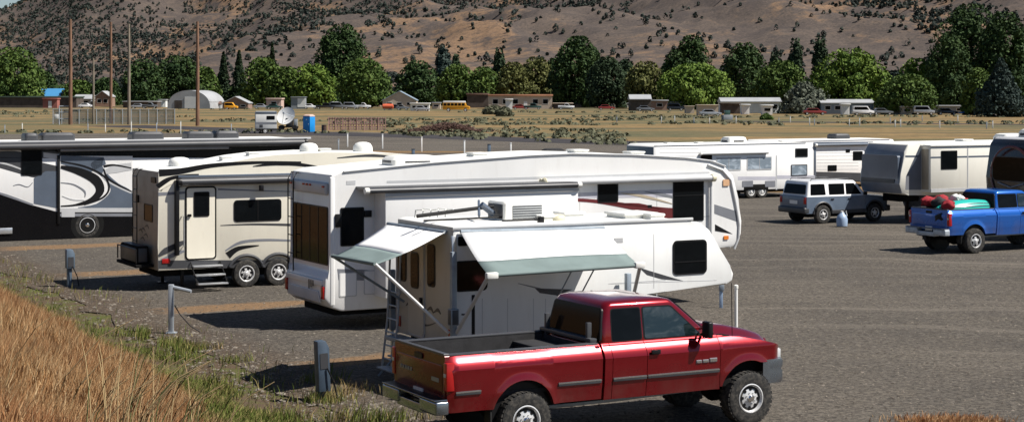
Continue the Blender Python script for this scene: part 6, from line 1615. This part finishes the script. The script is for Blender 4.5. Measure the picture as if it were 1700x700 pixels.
# chain link fence around a yard at the left
def chain_fence():
    o = thing('chain_link_fence', 'grey chain link fence around the yard behind the utility poles', 'fence', (*ground_at(190, 205), 0), 0)
    x0, y0 = ground_at(88, 206); x1, y1 = ground_at(290, 206); ox, oy, _ = o.location
    t = NT('chain_mesh'); p = t.obj(); sx = t.n('ShaderNodeSeparateXYZ'); t.link(p, sx.inputs[0])
    g = lambda v: t.math('GREATER_THAN', t.math('ABSOLUTE', t.math('SINE', t.math('MULTIPLY', v, 14.0))), 0.80)
    a = t.math('MAXIMUM', g(t.math('ADD', sx.outputs[0], sx.outputs[2])), g(t.math('SUBTRACT', sx.outputs[0], sx.outputs[2])))
    t.link(a, t.b.inputs['Alpha']); t.done((0.20, 0.20, 0.20), 0.6, 0.3); MT['chain_mesh'] = t.m
    m = MB(); n = 14
    for k in range(n):
        a0, a1 = k/n, (k+1)/n; m.add([(x0+(x1-x0)*a0-ox, y0-oy, 0.05), (x0+(x1-x0)*a1-ox, y0-oy, 0.05), (x0+(x1-x0)*a1-ox, y0-oy, 2.3), (x0+(x1-x0)*a0-ox, y0-oy, 2.3)], [(0, 1, 2, 3)], 'chain_mesh')
    m.build('mesh_panel', o)
    for k in range(n+1):
        m = MB(); xx = x0+(x1-x0)*k/n-ox; m.tube([(xx, y0-oy-0.02, 0), (xx, y0-oy-0.02, 2.4)], 0.06, 'galv', 6); m.build('post', o)
    m = MB(); m.tube([(x0-ox, y0-oy-0.02, 2.32), (x1-ox, y0-oy-0.02, 2.32)], 0.035, 'galv', 6); m.build('rail', o)
    # small grey-blue gate frame at its left end
    o2 = thing('steel_gate_frame', 'pale blue grey steel frame standing beside the leftmost brown pole', 'frame', (*ground_at(108, 207), 0), 0)
    m = MB()
    for xx in (-0.9, 0.9): m.tube([(xx, 0, 0), (xx, 0, 2.9)], 0.10, 'galv', 8)
    for zz in (0.9, 1.9, 2.85): m.tube([(-0.9, 0, zz), (0.9, 0, zz)], 0.07, 'galv', 8)
    m.build('frame', o2); m = MB(); m.box(-1.6, -1.0, -0.2, 0.2, 0.9, 1.6, 'white_paint', 0.02); m.build('meter_box', o2)
chain_fence()
def net_fence():
    x0, y0 = ground_at(545, 217); x1, y1 = ground_at(640, 217)
    o = thing('net_fence', 'faded pink net fence with thin posts right of the blue portable toilet', 'fence', (x0, y0, 0), 0)
    t = NT('net_mesh'); p = t.obj(); sx = t.n('ShaderNodeSeparateXYZ'); t.link(p, sx.inputs[0])
    g = lambda v: t.math('GREATER_THAN', t.math('ABSOLUTE', t.math('SINE', t.math('MULTIPLY', v, 9.0))), 0.84)
    t.link(t.math('MAXIMUM', g(sx.outputs[0]), g(sx.outputs[2])), t.b.inputs['Alpha']); t.done((0.42, 0.27, 0.25), 0.8, 0.2); MT['net_mesh'] = t.m
    m = MB(); m.add([(0, 0, 0.1), (x1-x0, 0, 0.1), (x1-x0, 0, 1.7), (0, 0, 1.7)], [(0, 1, 2, 3)], 'net_mesh'); m.build('net', o)
    for k in range(9):
        m = MB(); xx = (x1-x0)*k/8; m.tube([(xx, -0.03, 0), (xx, -0.03, 1.8)], 0.04, 'net_pink', 6); m.build('post', o)
    m = MB(); m.tube([(0, -0.02, 1.72), (x1-x0, -0.02, 1.72)], 0.03, 'net_pink', 6); m.tube([(0, -0.02, 0.9), (x1-x0, -0.02, 0.9)], 0.02, 'net_pink', 6); m.build('rail', o)
net_fence()
x, y = ground_at(538, 220); o = thing('steel_drum', 'dark brown steel drum at the left end of the pink net fence', 'drum', (x, y, 0), 0)
m = MB(); m.lathe([(0.32, 0), (0.32, 0.28), (0.335, 0.3), (0.32, 0.32), (0.32, 0.58), (0.335, 0.6), (0.32, 0.62), (0.32, 0.9)], 'brown_metal', 24, axis='z'); m.build('barrel', o); m = MB(); m.lathe([(0.34, 0.905), (0.34, 0.95), (0.1, 0.97)], 'brown_metal', 24, axis='z'); m.build('lid', o)

# portable toilet
def toilet():
    x, y = ground_at(513, 220); o = thing('portable_toilet', 'bright blue portable toilet with a pale roof at the edge of the lot', 'portable toilet', (x, y, 0), R(-30)); w = 0.55
    m = MB(); m.box(-w, w, -w, w, 0.08, 2.02, 'toilet_blue', 0.04)
    for k in range(5): m.box(-w-0.02, -w+0.01, -w+0.12+k*0.2, -w+0.18+k*0.2, 0.2, 1.9, 'toilet_blue', 0.008)
    m.build('cabin', o); m = MB(); m.box(-w, w, -w, w, 0.0, 0.09, 'charcoal', 0.01); m.build('base', o)
    m = MB(); m.loft([rring(0, 0, 1.16, 1.16, 0.08, 2.02), rring(0, 0, 1.12, 1.12, 0.1, 2.12), rring(0, 0, 0.7, 0.7, 0.1, 2.26)], 'house_pink'); m.build('roof', o)
    m = MB(); m.box(-0.42, 0.42, -w-0.035, -w+0.01, 0.16, 1.92, 'toilet_blue', 0.01); d = m.build('door', o); m = MB(); m.box(0.28, 0.36, -w-0.07, -w-0.03, 1.0, 1.12, 'white_paint', 0.01); m.box(-0.05, 0.1, -w-0.042, -w-0.03, 1.55, 1.7, 'white_paint', 0.003); m.build('handle', d)
toilet()
# small camper parked by the field and a round white dish on a cart
def field_camper():
    x, y = ground_at(420, 222); fr = Frame(424, y, 10.0); W = 2.2
    o = at_frame('camper_trailer', 'small boxy white camper with one dark window parked at the field edge', 'trailer', fr)
    L = 2.6; prof = [(0, 0.6), (L, 0.6), (L, 2.6), (L-0.1, 2.72), (0.1, 2.72), (0, 2.6)]
    m = MB(); m.prism(prof, 0, -W, 'house_white', MS(0), 0.04); m.box(0.01, L-0.01, -0.012, 0.02, 1.15, 1.42, 'mid_grey'); m.box(0.0, L, -0.02, 0.02, 2.42, 2.72, 'slate_blue', 0.01); m.box(-0.014, 0.02, 0.1, W-0.1, 1.4, 2.5, 'mid_grey', 0.01); m.build('body', o)
    window(o, 1.35, 2.35, 1.72, 2.18, MS(0), 0.05); window(o, 0.5, 1.2, 1.5, 2.1, MR(-0.014), 0.05)
    m = MB(); m.box(0.5, 0.9, -0.03, 0.01, 0.75, 1.1, 'charcoal', 0.01); m.build('hatch', o)
    m = MB(); m.box(0, L+0.9, 0.9, 1.3, 0.45, 0.6, 'under_black', 0.01); m.build('chassis', o)
    for yy, f in ((0.1, False), (W-0.1, True)): wheel(o, 1.2, yy, 0.33, 0.2, 'steel', f)
    x, y = ground_at(480, 216); o = thing('satellite_dish', 'round white satellite dish tilted up on a dark cart beside the small white camper', 'dish', (x, y, 0), 0)
    m = MB(); m.lathe([(0.02, 0.0), (0.5, 0.05), (0.95, 0.18), (1.25, 0.34), (1.28, 0.36), (1.22, 0.34), (0.5, 0.10), (0.03, 0.06)], 'white_paint', 36, axis='y')
    bmesh.ops.transform(m.bm, matrix=Matrix.Translation((-0.3, 0, 1.75)) @ Matrix.Rotation(R(-18), 4, 'Z') @ Matrix.Rotation(R(-28), 4, 'X') @ Matrix.Scale(-1, 4, Vector((0, 1, 0))), verts=m.bm.verts); m.build('reflector', o, 40)
    m = MB(); 
    for a in (0, 2.1, 4.2): m.tube([(-0.3+1.1*math.cos(a), -0.5, 1.75+1.1*math.sin(a)), (-0.55, -1.35, 2.3)], 0.03, 'grey_metal', 6)
    m.box(-0.68, -0.42, -1.5, -1.25, 2.18, 2.42, 'galv', 0.03); m.build('feed_horn', o)
    m = MB(); m.box(-1.4, 1.2, -0.5, 0.5, 0.35, 0.5, 'under_black', 0.02); m.box(-0.4, 0.5, -0.3, 0.3, 0.5, 1.6, 'charcoal', 0.03); m.box(0.6, 1.1, -0.3, 0.3, 0.5, 1.5, 'galv', 0.03)
    for xx in (-1.0, 0.8):
        m.lathe([(0.34, -0.12), (0.34, 0.12)], 'dark_rubber', 20, c=(xx, -0.55, 0.34)); m.lathe([(0.34, -0.12), (0.34, 0.12)], 'dark_rubber', 20, c=(xx, 0.55, 0.34))
    m.build('cart', o)
field_camper()
# brush pile
def brush():
    x, y = ground_at(742, 219); m = MB()
    for k in range(700):
        a = rnd.gauss(0, 2.6); b = rnd.gauss(0, 0.9); h = max(0.05, 1.05*math.exp(-(a/3.2)**2)*rnd.random()+0.05); d = rnd.uniform(0, 6.28); l = rnd.uniform(0.3, 1.0)
        m.tube([(a, b, h), (a+math.cos(d)*l, b+math.sin(d)*l*0.6, h+rnd.uniform(-0.2, 0.25))], 0.045, 'brush_brown', 4)
    o = m.build('brush_pile', None); o.location = (x, y, 0.05); o['kind'] = 'stuff'
brush()

# ------------------------------------------------------------------ utility poles and wires
PO = [(117, 207, 32, 'wood_pole', 0.23, 'reddish wooden utility pole, the leftmost and thickest'), (155, 206, 97, 'wood_pole_grey', 0.15, 'thin grey short utility pole, second from the left'),
      (184, 205, 37, 'wood_pole', 0.20, 'brown wooden utility pole in the middle of the five'), (214, 207, 40, 'wood_pole_grey', 0.20, 'grey brown utility pole, fourth from the left'),
      (328, 209, 36, 'wood_pole', 0.22, 'tall dark brown utility pole standing apart in front of the arched hall')]
tops = []
for px, pb, pt, mat, r, lab in PO:
    x, y = ground_at(px, pb); h = EYE-(pt-HY)*y/FPX
    o = thing('utility_pole', lab, 'utility pole', (x, y, 0), R(rnd.uniform(-12, 12)), 'utility poles beyond the lot')
    m = MB(); m.tube([(0, 0, -0.3), (0.02, 0, h*0.5), (0.0, 0, h)], r*1.35, mat, 10, r*0.9); m.build('pole', o)
    if False:
        m = MB(); m.box(-1.0, 1.0, -0.28, -0.18, h-0.75, h-0.62, mat, 0.01); m.build('crossarm', o)
        m = MB()
        for xx in (-0.9, -0.35, 0.4, 0.9): m.lathe([(0.05, 0), (0.08, 0.04), (0.05, 0.1), (0.07, 0.14), (0.02, 0.2)], 'grey_metal', 10, c=(xx, -0.23, h-0.62), axis='z')
        m.build('insulator', o)
        if px in (184, 214, 328): m = MB(); m.lathe([(0.26, 0), (0.28, 0.05), (0.28, 0.75), (0.2, 0.85)], 'grey_metal', 16, c=(0.0, -0.48, h*0.76), axis='z'); m.box(-0.06, 0.06, -0.3, -0.1, h*0.78, h*0.82, 'grey_metal'); m.build('transformer', o)
    tops.append((x, y, h))
def wire(a, b, sag, lab):
    n = 16; pts = [Vector(a).lerp(Vector(b), i/n)-Vector((0, 0, sag*4*(i/n)*(1-i/n))) for i in range(n+1)]; m = MB(); m.tube(pts, 0.022, 'charcoal', 4)
    o = m.build('power_line', None, 60); tag(o, lab, 'wire', 'power lines between the poles')
P = [(t[0], t[1]-0.23, t[2]-0.5) for t in tops]
wire(P[0], P[2], 0.7, 'thin power line from the leftmost pole to the middle pole'); wire(P[2], P[3], 0.3, 'thin power line between the middle pole and the fourth pole')
wire(P[3], P[4], 1.3, 'thin power line from the fourth pole to the tall pole standing apart'); wire((P[3][0], P[3][1], 10.2), (P[4][0], P[4][1], 10.4), 0.8, 'lower thin power line reaching the tall pole standing apart')

# ------------------------------------------------------------------ houses, sheds and cars beyond the field
def X_at(px, Z): return (px-HX)/FPX*Z
def house(px0, px1, yt, yb, wall, roof, label, name='house', cat='house', depth=7.0, pitch='gable', wins=3, door=True, eave=None, wmat='dark_glass', rot=0.0, group=None):
    Z = FPX*EYE/(yb-HY); x0, x1 = X_at(px0, Z), X_at(px1, Z); h = EYE-(yt-HY)*Z/FPX; w = x1-x0; he = eave*h if eave else (h*0.62 if pitch in ('gable', 'front') else h*0.88)
    o = thing(name, label, cat, ((x0+x1)/2, Z, 0), rot, group); hw = w/2
    m = MB(); m.box(-hw+0.2, hw-0.2, 0, depth, 0, he, wall)
    if pitch == 'front': m.prism([(-hw+0.2, he), (hw-0.2, he), (0, h-0.12)], -0.01-depth, 0, wall, MS(0))
    m.build('wall', o)
    m = MB()
    if pitch == 'gable': m.prism([(-0.5, he-0.05), (depth+0.5, he-0.05), (depth+0.5, he+0.12), (depth/2, h), (-0.5, he+0.12)], -hw, hw, roof, Matrix(((0, 0, 1, 0), (1, 0, 0, 0), (0, 1, 0, 0), (0, 0, 0, 1))))
    elif pitch == 'front': m.prism([(-hw, he-0.1), (0, h-0.15), (hw, he-0.1), (hw, he+0.1), (0, h), (-hw, he+0.1)], -depth-0.3, 0.4, roof, MS(0))
    elif pitch == 'arch':
        pts = [(hw*math.cos(R(a)), he*0.0+h*math.sin(R(a))**0.8) for a in range(0, 181, 9)]; m.prism(pts, -depth-0.2, 0.1, roof, MS(0))
    else: m.box(-hw, hw, -0.4, depth+0.4, he, h, roof, 0.03)
    m.build('roof', o)
    n = wins+(1 if door else 0)
    for k in range(n):
        cx = -hw+w*(k+0.75)/(n+0.5); isd = door and k == n//2; y = -0.0 if pitch != 'arch' else -0.11
        if isd: m = MB(); m.prism(rrect(cx-0.5, cx+0.5, 0.1, min(2.1, he*0.85), 0.03), -0.02, 0.06, 'house_white', MS(y)); m.build('door', o)
        else:
            s = min(0.8, w/n*0.28); window(o, cx-s, cx+s, he*0.38, he*0.78, MS(y), 0.03, 'house_white', wmat, 0.08, depth=0.05)
    return o
H = house
H(-20, 128, 160, 179, 'barn_dark', 'green_roof', 'long low dark open shed with a grey green roof at the far left', 'shed', 'shed', 9, 'flat', 0, False)
H(62, 116, 147, 176.5, 'brick_red', 'blue_roof', 'building with a bright blue roof rising behind the long dark shed', 'house', 'house', 9, 'gable', 2, True, 0.55)
H(70, 96, 163, 179.5, 'brick_red', 'brick_red', 'small red brick hut with a pale door in front of the long dark shed', 'hut', 'hut', 3, 'flat', 0, True)
H(121, 152, 157, 177, 'house_grey', 'grey_roof', 'small house with a light grey roof just right of the leftmost pole', 'house', 'house', 8, 'gable', 2, False)
H(157, 183, 151, 177, 'house_brown', 'grey_roof', 'small brown house with a light roof between the thin and the middle pole', 'house', 'house', 8, 'front', 2, False)
H(203, 262, 168, 179, 'barn_dark', 'grey_roof', 'low dark carport with a thin grey roof left of the arched hall', 'carport', 'shed', 6, 'flat', 0, False)
hh = H(277, 350, 150, 180.5, 'grey_roof', 'grey_roof', 'light grey arched metal hall with a pale front', 'arched_hall', 'hall', 16, 'arch', 0, False, 0.4, rot=R(-6))
m = MB(); m.prism(rrect(-1.2, 2.6, 0.1, 3.4, 0.05), 0.1, 0.2, 'house_white', MS(0)); m.build('gate', hh); m = MB(); m.prism(rrect(-4.2, -2.0, 0.1, 2.4, 0.05), 0.1, 0.2, 'barn_dark', MS(0)); m.build('gate', hh)
H(368, 413, 160, 181, 'house_brown', 'grey_roof', 'low brown house with a light roof under the pair of conifers', 'house', 'house', 8, 'front', 3, False, 0.45)
H(411, 430, 163, 173, 'house_white', 'grey_roof', 'white shed right behind the low brown house', 'shed', 'shed', 4, 'flat', 1, False)
H(441, 468, 163, 180.5, 'house_pink', 'house_pink', 'small flat roofed beige house beside the white box trailer', 'house', 'house', 6, 'flat', 1, False)
bt = H(482, 507, 161, 181, 'house_grey', 'galv', 'tall white and grey box trailer below the green trees', 'box_trailer', 'trailer', 4, 'flat', 0, False, 0.96)
m = MB(); m.prism(rrect(-0.1, 2.1, 0.5, 3.0, 0.04), 0.0, 0.05, 'house_white', MS(0)); m.build('side_panel', bt)
H(634, 692, 151, 180, 'house_beige', 'house_blue', 'house with a pale blue gabled roof left of the yellow school bus', 'house', 'house', 9, 'front', 3, False, 0.45)
H(680, 714, 171, 184, 'house_white', 'house_white', 'white trailer home in front of the house with the pale blue roof', 'trailer_home', 'trailer', 3, 'flat', 3, False)
H(716, 732, 170, 181, 'house_beige', 'grey_roof', 'narrow beige shed touching the rear of the yellow school bus', 'shed', 'shed', 4, 'flat', 1, False)
H(774, 812, 155, 179, 'barn_dark', 'brown_roof', 'dark open barn at the left end of the orange roofed house', 'barn', 'barn', 7, 'flat', 0, False)
H(810, 918, 157, 181, 'house_beige', 'orange_roof', 'long beige house with a flat orange brown roof', 'house', 'house', 9, 'flat', 5, True)
H(838, 852, 164, 181.5, 'house_white', 'house_white', 'bright white shed in front of the long orange roofed house', 'shed', 'shed', 2, 'flat', 0, True)
H(918, 952, 171, 181, 'barn_dark', 'house_beige', 'low dark lean-to right of the long orange roofed house', 'shed', 'shed', 5, 'flat', 0, False)
H(994, 1018, 165, 179, 'house_grey', 'grey_roof', 'tiny grey roofed hut under the tallest middle tree', 'hut', 'hut', 6, 'front', 1, False)
H(1045, 1082, 157, 184, 'barn_dark', 'grey_roof', 'dark barn with a pale sloping roof left of the bright spreading tree', 'barn', 'barn', 7, 'gable', 0, False, 0.7)
H(1080, 1110, 166, 183, 'house_brown', 'grey_roof', 'brown lean-to attached to the right of the dark barn', 'shed', 'shed', 6, 'flat', 1, False)
H(1112, 1136, 169, 182, 'house_blue', 'grey_roof', 'low blue grey shed left of the small beige box', 'shed', 'shed', 5, 'flat', 1, False)
H(1137, 1154, 176, 188, 'house_beige', 'house_beige', 'small beige storage box, the smaller one of two', 'storage_box', 'storage box', 3, 'flat', 0, False, 0.95)
H(1157, 1193, 174, 192, 'house_beige', 'house_beige', 'beige storage container under the bright spreading tree, the larger of two', 'storage_box', 'storage box', 3, 'flat', 0, False, 0.95)
H(1196, 1298, 162, 188, 'house_white', 'grey_roof', 'long white mobile home with a grey roof left of the silvery willow', 'mobile_home', 'mobile home', 6, 'gable', 5, True, 0.72)
H(1196, 1230, 171, 189, 'barn_dark', 'barn_dark', 'dark porch in front of the left end of the long white mobile home', 'porch', 'porch', 2.5, 'flat', 0, False)
H(1362, 1452, 165, 189.5, 'house_blue', 'grey_roof', 'blue grey mobile home right of the silvery willow', 'mobile_home', 'mobile home', 6, 'gable', 4, True, 0.74)
H(1396, 1412, 172, 190.5, 'house_white', 'house_white', 'white porch box in front of the blue grey mobile home', 'porch', 'porch', 1.5, 'flat', 0, True)
H(1450, 1494, 172, 189, 'house_beige', 'grey_roof', 'beige and white cabin right of the blue grey mobile home', 'cabin', 'cabin', 5, 'flat', 3, False)
H(1478, 1496, 173, 190, 'house_white', 'house_white', 'white end box of the beige cabin', 'shed', 'shed', 2, 'flat', 1, False)
H(1556, 1642, 163, 186, 'barn_dark', 'brown_roof', 'brown roofed house under the huge dark trees', 'house', 'house', 8, 'flat', 2, False, 0.72)
H(1494, 1640, 175, 189, 'house_grey', 'grey_roof', 'long low shelter with a thin pale roof in front of the brown roofed house', 'shelter', 'shed', 4, 'flat', 5, False)
H(1640, 1712, 178, 191, 'barn_dark', 'grey_roof', 'low dark shed at the far right under the blue green spruce', 'shed', 'shed', 4, 'flat', 0, False)
x, y = ground_at(1620, 191)
m = MB(); g = [[(-3.6+0.6*i, -1.5+0.75*j, 1.3*math.exp(-((i-6)/4.0)**2)*(1-0.15*abs(j-2))+0.08*noise.noise(Vector((i*0.7, j*0.7, 0)))) for j in range(5)] for i in range(13)]; m.sheet(g, 'tarp_blue')
o = m.build('tarp', None, 60); o.location = (x, y, 0.35); tag(o, 'bright blue tarp draped over a heap in front of the low shelter', 'tarp'); md = o.modifiers.new('t', 'SOLIDIFY'); md.thickness = 0.05
m = MB(); m.box(-2.6, 2.6, -0.9, 0.9, 0, 0.9, 'barn_dark', 0.1); o = m.build('lumber_heap', None); o.location = (x, y+0.5, 0); tag(o, 'heap of dark lumber lying under the bright blue tarp', 'heap')

def bus():
    Z = FPX*EYE/(185.5-HY); L = 45*Z/FPX; o = thing('school_bus', 'short yellow school bus with a white roof parked before the trees', 'bus', (X_at(735, Z), Z, 0), 0)
    m = MB(); m.prism([(0, 0.5), (L-0.1, 0.5), (L, 0.7), (L, 1.25), (L-0.9, 1.45), (L-1.0, 2.2), (0, 2.2)], 0, -2.3, 'bus_yellow', MS(0), 0.06); m.build('body', o)
    m = MB(); m.prism([(0.0, 2.205), (L-1.0, 2.205), (L-1.15, 2.65), (0.2, 2.65), (0.0, 2.5)], 0.005, -2.3, 'white_paint', MS(0), 0.06); m.build('roof', o)
    for k in range(6): window(o, 0.2+k*0.9, 0.95+k*0.9, 1.5, 2.1, MS(0), 0.05, fw=0.05)
    window(o, 0.3, 2.0, 1.5, 2.1, MFR(L-0.98), 0.05, name='windshield')
    for x in (1.4, L-1.1): wheel(o, x, 0.05, 0.45, 0.25, 'steel'); wheel(o, x, 2.2, 0.45, 0.25, 'steel', True)
    m = MB(); m.box(0.1, L-0.1, -0.02, 0.02, 1.0, 1.06, 'black_trim'); m.build('side_rail', o)
bus()
def small_car(px, pyb, mat, lab, kind='sedan', rot=0.0, s=1.0, name='parked_car'):
    x, y = ground_at(px, pyb); o = thing(name, lab, 'car', (x, y, 0), rot, 'cars parked before the far houses'); L = 4.5*s; W = 1.8
    if kind == 'van': low = [(0, 0.4), (L, 0.4), (L, 0.9), (L-0.7, 1.1), (0, 1.1)]; up = [(0.05, 1.1), (L-0.8, 1.1), (L-1.4, 1.95), (0.1, 1.95)]
    elif kind == 'pickup': low = [(0, 0.5), (L, 0.5), (L, 1.0), (L-1.2, 1.1), (0, 1.1)]; up = [(1.8, 1.1), (L-1.2, 1.1), (L-1.8, 1.75), (1.9, 1.75)]
    else: low = [(0, 0.35), (L, 0.35), (L, 0.75), (L-1.1, 0.95), (0.3, 0.95), (0, 0.85)]; up = [(0.5, 0.95), (L-1.2, 0.95), (L-1.9, 1.45), (1.0, 1.45)]
    m = MB(); m.prism([(a-L/2, b) for a, b in low], 0, -W, mat, MS(0), 0.06); m.prism([(a-L/2, b) for a, b in up], -0.12, -W+0.12, mat, MS(0), 0.05); m.build('body', o)
    m = MB(); c = sum(a for a, b in up)/4-L/2; z0 = up[0][1]; z1 = up[2][1]
    pts = [((a-L/2-c)*0.86+c, z0+(b-z0)*0.8+0.04) for a, b in up]; m.prism(pts, -0.13, -0.105, 'dark_glass', MS(0)); m.build('window', o)
    for x in (-L/2+0.8, L/2-0.8): wheel(o, x, 0.08, 0.33, 0.2, 'steel'); wheel(o, x, W-0.08, 0.33, 0.2, 'steel', True)
    return o
small_car(434, 181, 'car_silver', 'silver car between the brown house and the beige house', 'sedan')
small_car(455, 181.5, 'car_green', 'dark green car in front of the small beige house', 'sedan')
small_car(515, 181, 'car_white', 'small white car right beside the tall box trailer', 'sedan', s=0.9)
small_car(540, 181.5, 'car_black', 'black pickup, leftmost in the row under the green trees', 'pickup', s=1.2)
small_car(560, 181, 'car_grey', 'grey van in the row under the tall dark tree', 'van')
small_car(582, 181.3, 'car_silver', 'silver wagon in the row left of the beige fence gap', 'van', s=0.9)
small_car(602, 181, 'car_white', 'white pickup at the right end of the row under the rounded tree', 'pickup')
small_car(655, 182.5, 'car_black', 'black car before the house with the pale blue roof', 'sedan')
small_car(668, 183, 'car_grey', 'grey car tucked between the orange drum and the white trailer home', 'sedan', s=0.8)
small_car(864, 182, 'car_red', 'dark red car in front of the orange roofed house', 'sedan')
small_car(884, 182, 'car_green', 'dark green pickup in front of the orange roofed house', 'pickup', s=1.1)
small_car(1007, 183, 'car_red', 'red car parked alone below the tallest middle tree', 'sedan')
small_car(1072, 185, 'car_grey', 'grey car in front of the dark barn', 'sedan')
small_car(1122, 184, 'car_black', 'black van left of the small beige box', 'van')
small_car(1353, 191, 'car_red', 'dark red car below the silvery willow', 'sedan', s=1.1)
small_car(230, 180.3, 'car_silver', 'silver car under the low dark carport', 'sedan'); small_car(248, 180.3, 'car_grey', 'grey pickup beside the low dark carport', 'pickup')
small_car(383, 182, 'bus_yellow', 'small yellow van before the low brown house', 'van', s=0.8)
x, y = ground_at(644, 183); o = thing('orange_tank', 'small orange tank on legs left of the black car', 'tank', (x, y, 0))
m = MB(); m.lathe([(0.2, -1.5), (0.65, -1.35), (0.7, 0), (0.65, 1.35), (0.2, 1.5)], 'orange_sign', 16, c=(0, 0, 1.0), axis='x'); m.build('vessel', o); m = MB(); [m.box(a-0.1, a+0.1, -0.4, 0.4, 0, 0.6, 'galv') for a in (-0.9, 0.9)]; m.build('leg', o)
# tyres / dark car roof seen behind the long white roof
for px, pyb, lab in ((795, 269, 'low black covered cart beyond the roof of the long white trailer, left one'), (922, 262, 'low black covered cart beyond the roof of the long white trailer, right one')):
    x, y = ground_at(px, pyb); o = thing('utility_cart', lab, 'cart', (x, y, 0), R(20), 'covered carts beyond the trailer roofs')
    m = MB(); m.loft([rring(0, 0.5, 1.6, 1.0, 0.1, 0.35), rring(0, 0.5, 1.6, 1.0, 0.1, 0.6), rring(0, 0.5, 1.2, 0.7, 0.1, 0.72)], 'black_cloth'); m.build('cover', o)
    for yy, f in ((0.0, False), (1.0, True)): wheel(o, 0, yy, 0.24, 0.14, 'steel', f)


# more yards, sheds and parked trailers of the far settlement
H(262, 276, 165, 178, 'house_white', 'grey_roof', 'tiny white shed touching the left side of the arched hall', 'shed', 'shed', 3, 'flat', 0, True)
H(351, 366, 168, 180, 'house_grey', 'brown_roof', 'small dark hut between the arched hall and the brown house', 'hut', 'hut', 3, 'gable', 1, False, 0.6)
H(586, 632, 167, 177, 'house_brown', 'brown_roof', 'low brown house half hidden under the rounded green tree', 'house', 'house', 6, 'gable', 3, False, 0.6)
H(524, 560, 169, 178, 'house_beige', 'grey_roof', 'low beige house behind the row of parked cars', 'house', 'house', 6, 'gable', 2, False, 0.6)
H(664, 676, 142, 168, 'house_blue', 'grey_roof', 'distant blue grey house in the gap right of the rounded tree', 'house', 'house', 6, 'gable', 2, False, 0.6)
H(952, 992, 170, 178.5, 'house_brown', 'green_roof', 'low brown house under the foot of the tallest middle tree', 'house', 'house', 6, 'gable', 3, False, 0.6)
H(1018, 1044, 168, 179, 'house_white', 'grey_roof', 'small white house left of the dark barn', 'house', 'house', 5, 'gable', 2, False, 0.6)
H(1230, 1246, 173, 190, 'house_white', 'house_white', 'white storage trailer parked before the long white mobile home, the left one', 'storage_trailer', 'trailer', 2.2, 'flat', 0, True)
H(1264, 1284, 174, 190.5, 'house_white', 'house_white', 'wider white storage trailer before the right end of the long mobile home', 'storage_trailer', 'trailer', 2.2, 'flat', 1, False)
H(1496, 1516, 176, 190.5, 'house_beige', 'house_white', 'small cream shed at the left end of the long low shelter', 'shed', 'shed', 2.5, 'flat', 1, False)
H(1645, 1668, 180, 193, 'house_white', 'grey_roof', 'small white shed below the blue green spruce', 'shed', 'shed', 2.5, 'flat', 1, False)
small_car(1180, 193.5, 'car_silver', 'silver car before the larger beige container', 'sedan'); small_car(1434, 191.5, 'car_white', 'white van before the blue grey mobile home', 'van')
small_car(1466, 191, 'car_grey', 'grey car before the beige cabin', 'sedan'); small_car(1535, 191, 'car_silver', 'silver van before the long low shelter', 'van'); small_car(1573, 191, 'car_black', 'black car before the long low shelter', 'sedan')
small_car(940, 182, 'car_white', 'white pickup right of the orange roofed house', 'pickup'); small_car(700, 185, 'car_silver', 'silver sedan before the white trailer home', 'sedan', s=0.9); small_car(142, 179.5, 'car_white', 'white car before the small light roofed house', 'sedan')
# ================================================================== camera, light, sky
cam = bpy.data.objects.new('camera', bpy.data.cameras.new('camera')); COL.objects.link(cam); SC.camera = cam
cam.location = (0, 0, EYE); cam.rotation_euler = (R(90), 0, 0); cam.data.sensor_width = 36; cam.data.lens = 36*FPX/1700
cam.data.shift_y = (HY-350)/1700; cam.data.clip_start = 0.2; cam.data.clip_end = 12000
to_sun = Vector((1.0, -0.22, 0)).normalized()*math.cos(R(52)) + Vector((0, 0, math.sin(R(52))))
sl = bpy.data.lights.new('sun', 'SUN'); sl.energy = 5.0; sl.angle = R(0.53); sl.color = (1.0, 0.945, 0.87)
so = bpy.data.objects.new('sun', sl); COL.objects.link(so); so.rotation_euler = to_sun.to_track_quat('Z', 'Y').to_euler(); so.location = (30, -10, 60)
w = bpy.data.worlds.new('World'); SC.world = w; w.use_nodes = True; nt = w.node_tree
sky = nt.nodes.new('ShaderNodeTexSky'); sky.sky_type = 'NISHITA'; sky.sun_disc = False; sky.sun_elevation = R(52)
sky.sun_rotation = math.atan2(to_sun.x, to_sun.y); sky.air_density = 0.8; sky.dust_density = 0.2; sky.ozone_density = 2.0
nt.links.new(sky.outputs[0], nt.nodes['Background'].inputs[0]); nt.nodes['Background'].inputs[1].default_value = 0.05
SC.view_settings.view_transform = 'Standard'; SC.view_settings.look = 'None'; SC.view_settings.exposure = 0.55; SC.view_settings.gamma = 1.0
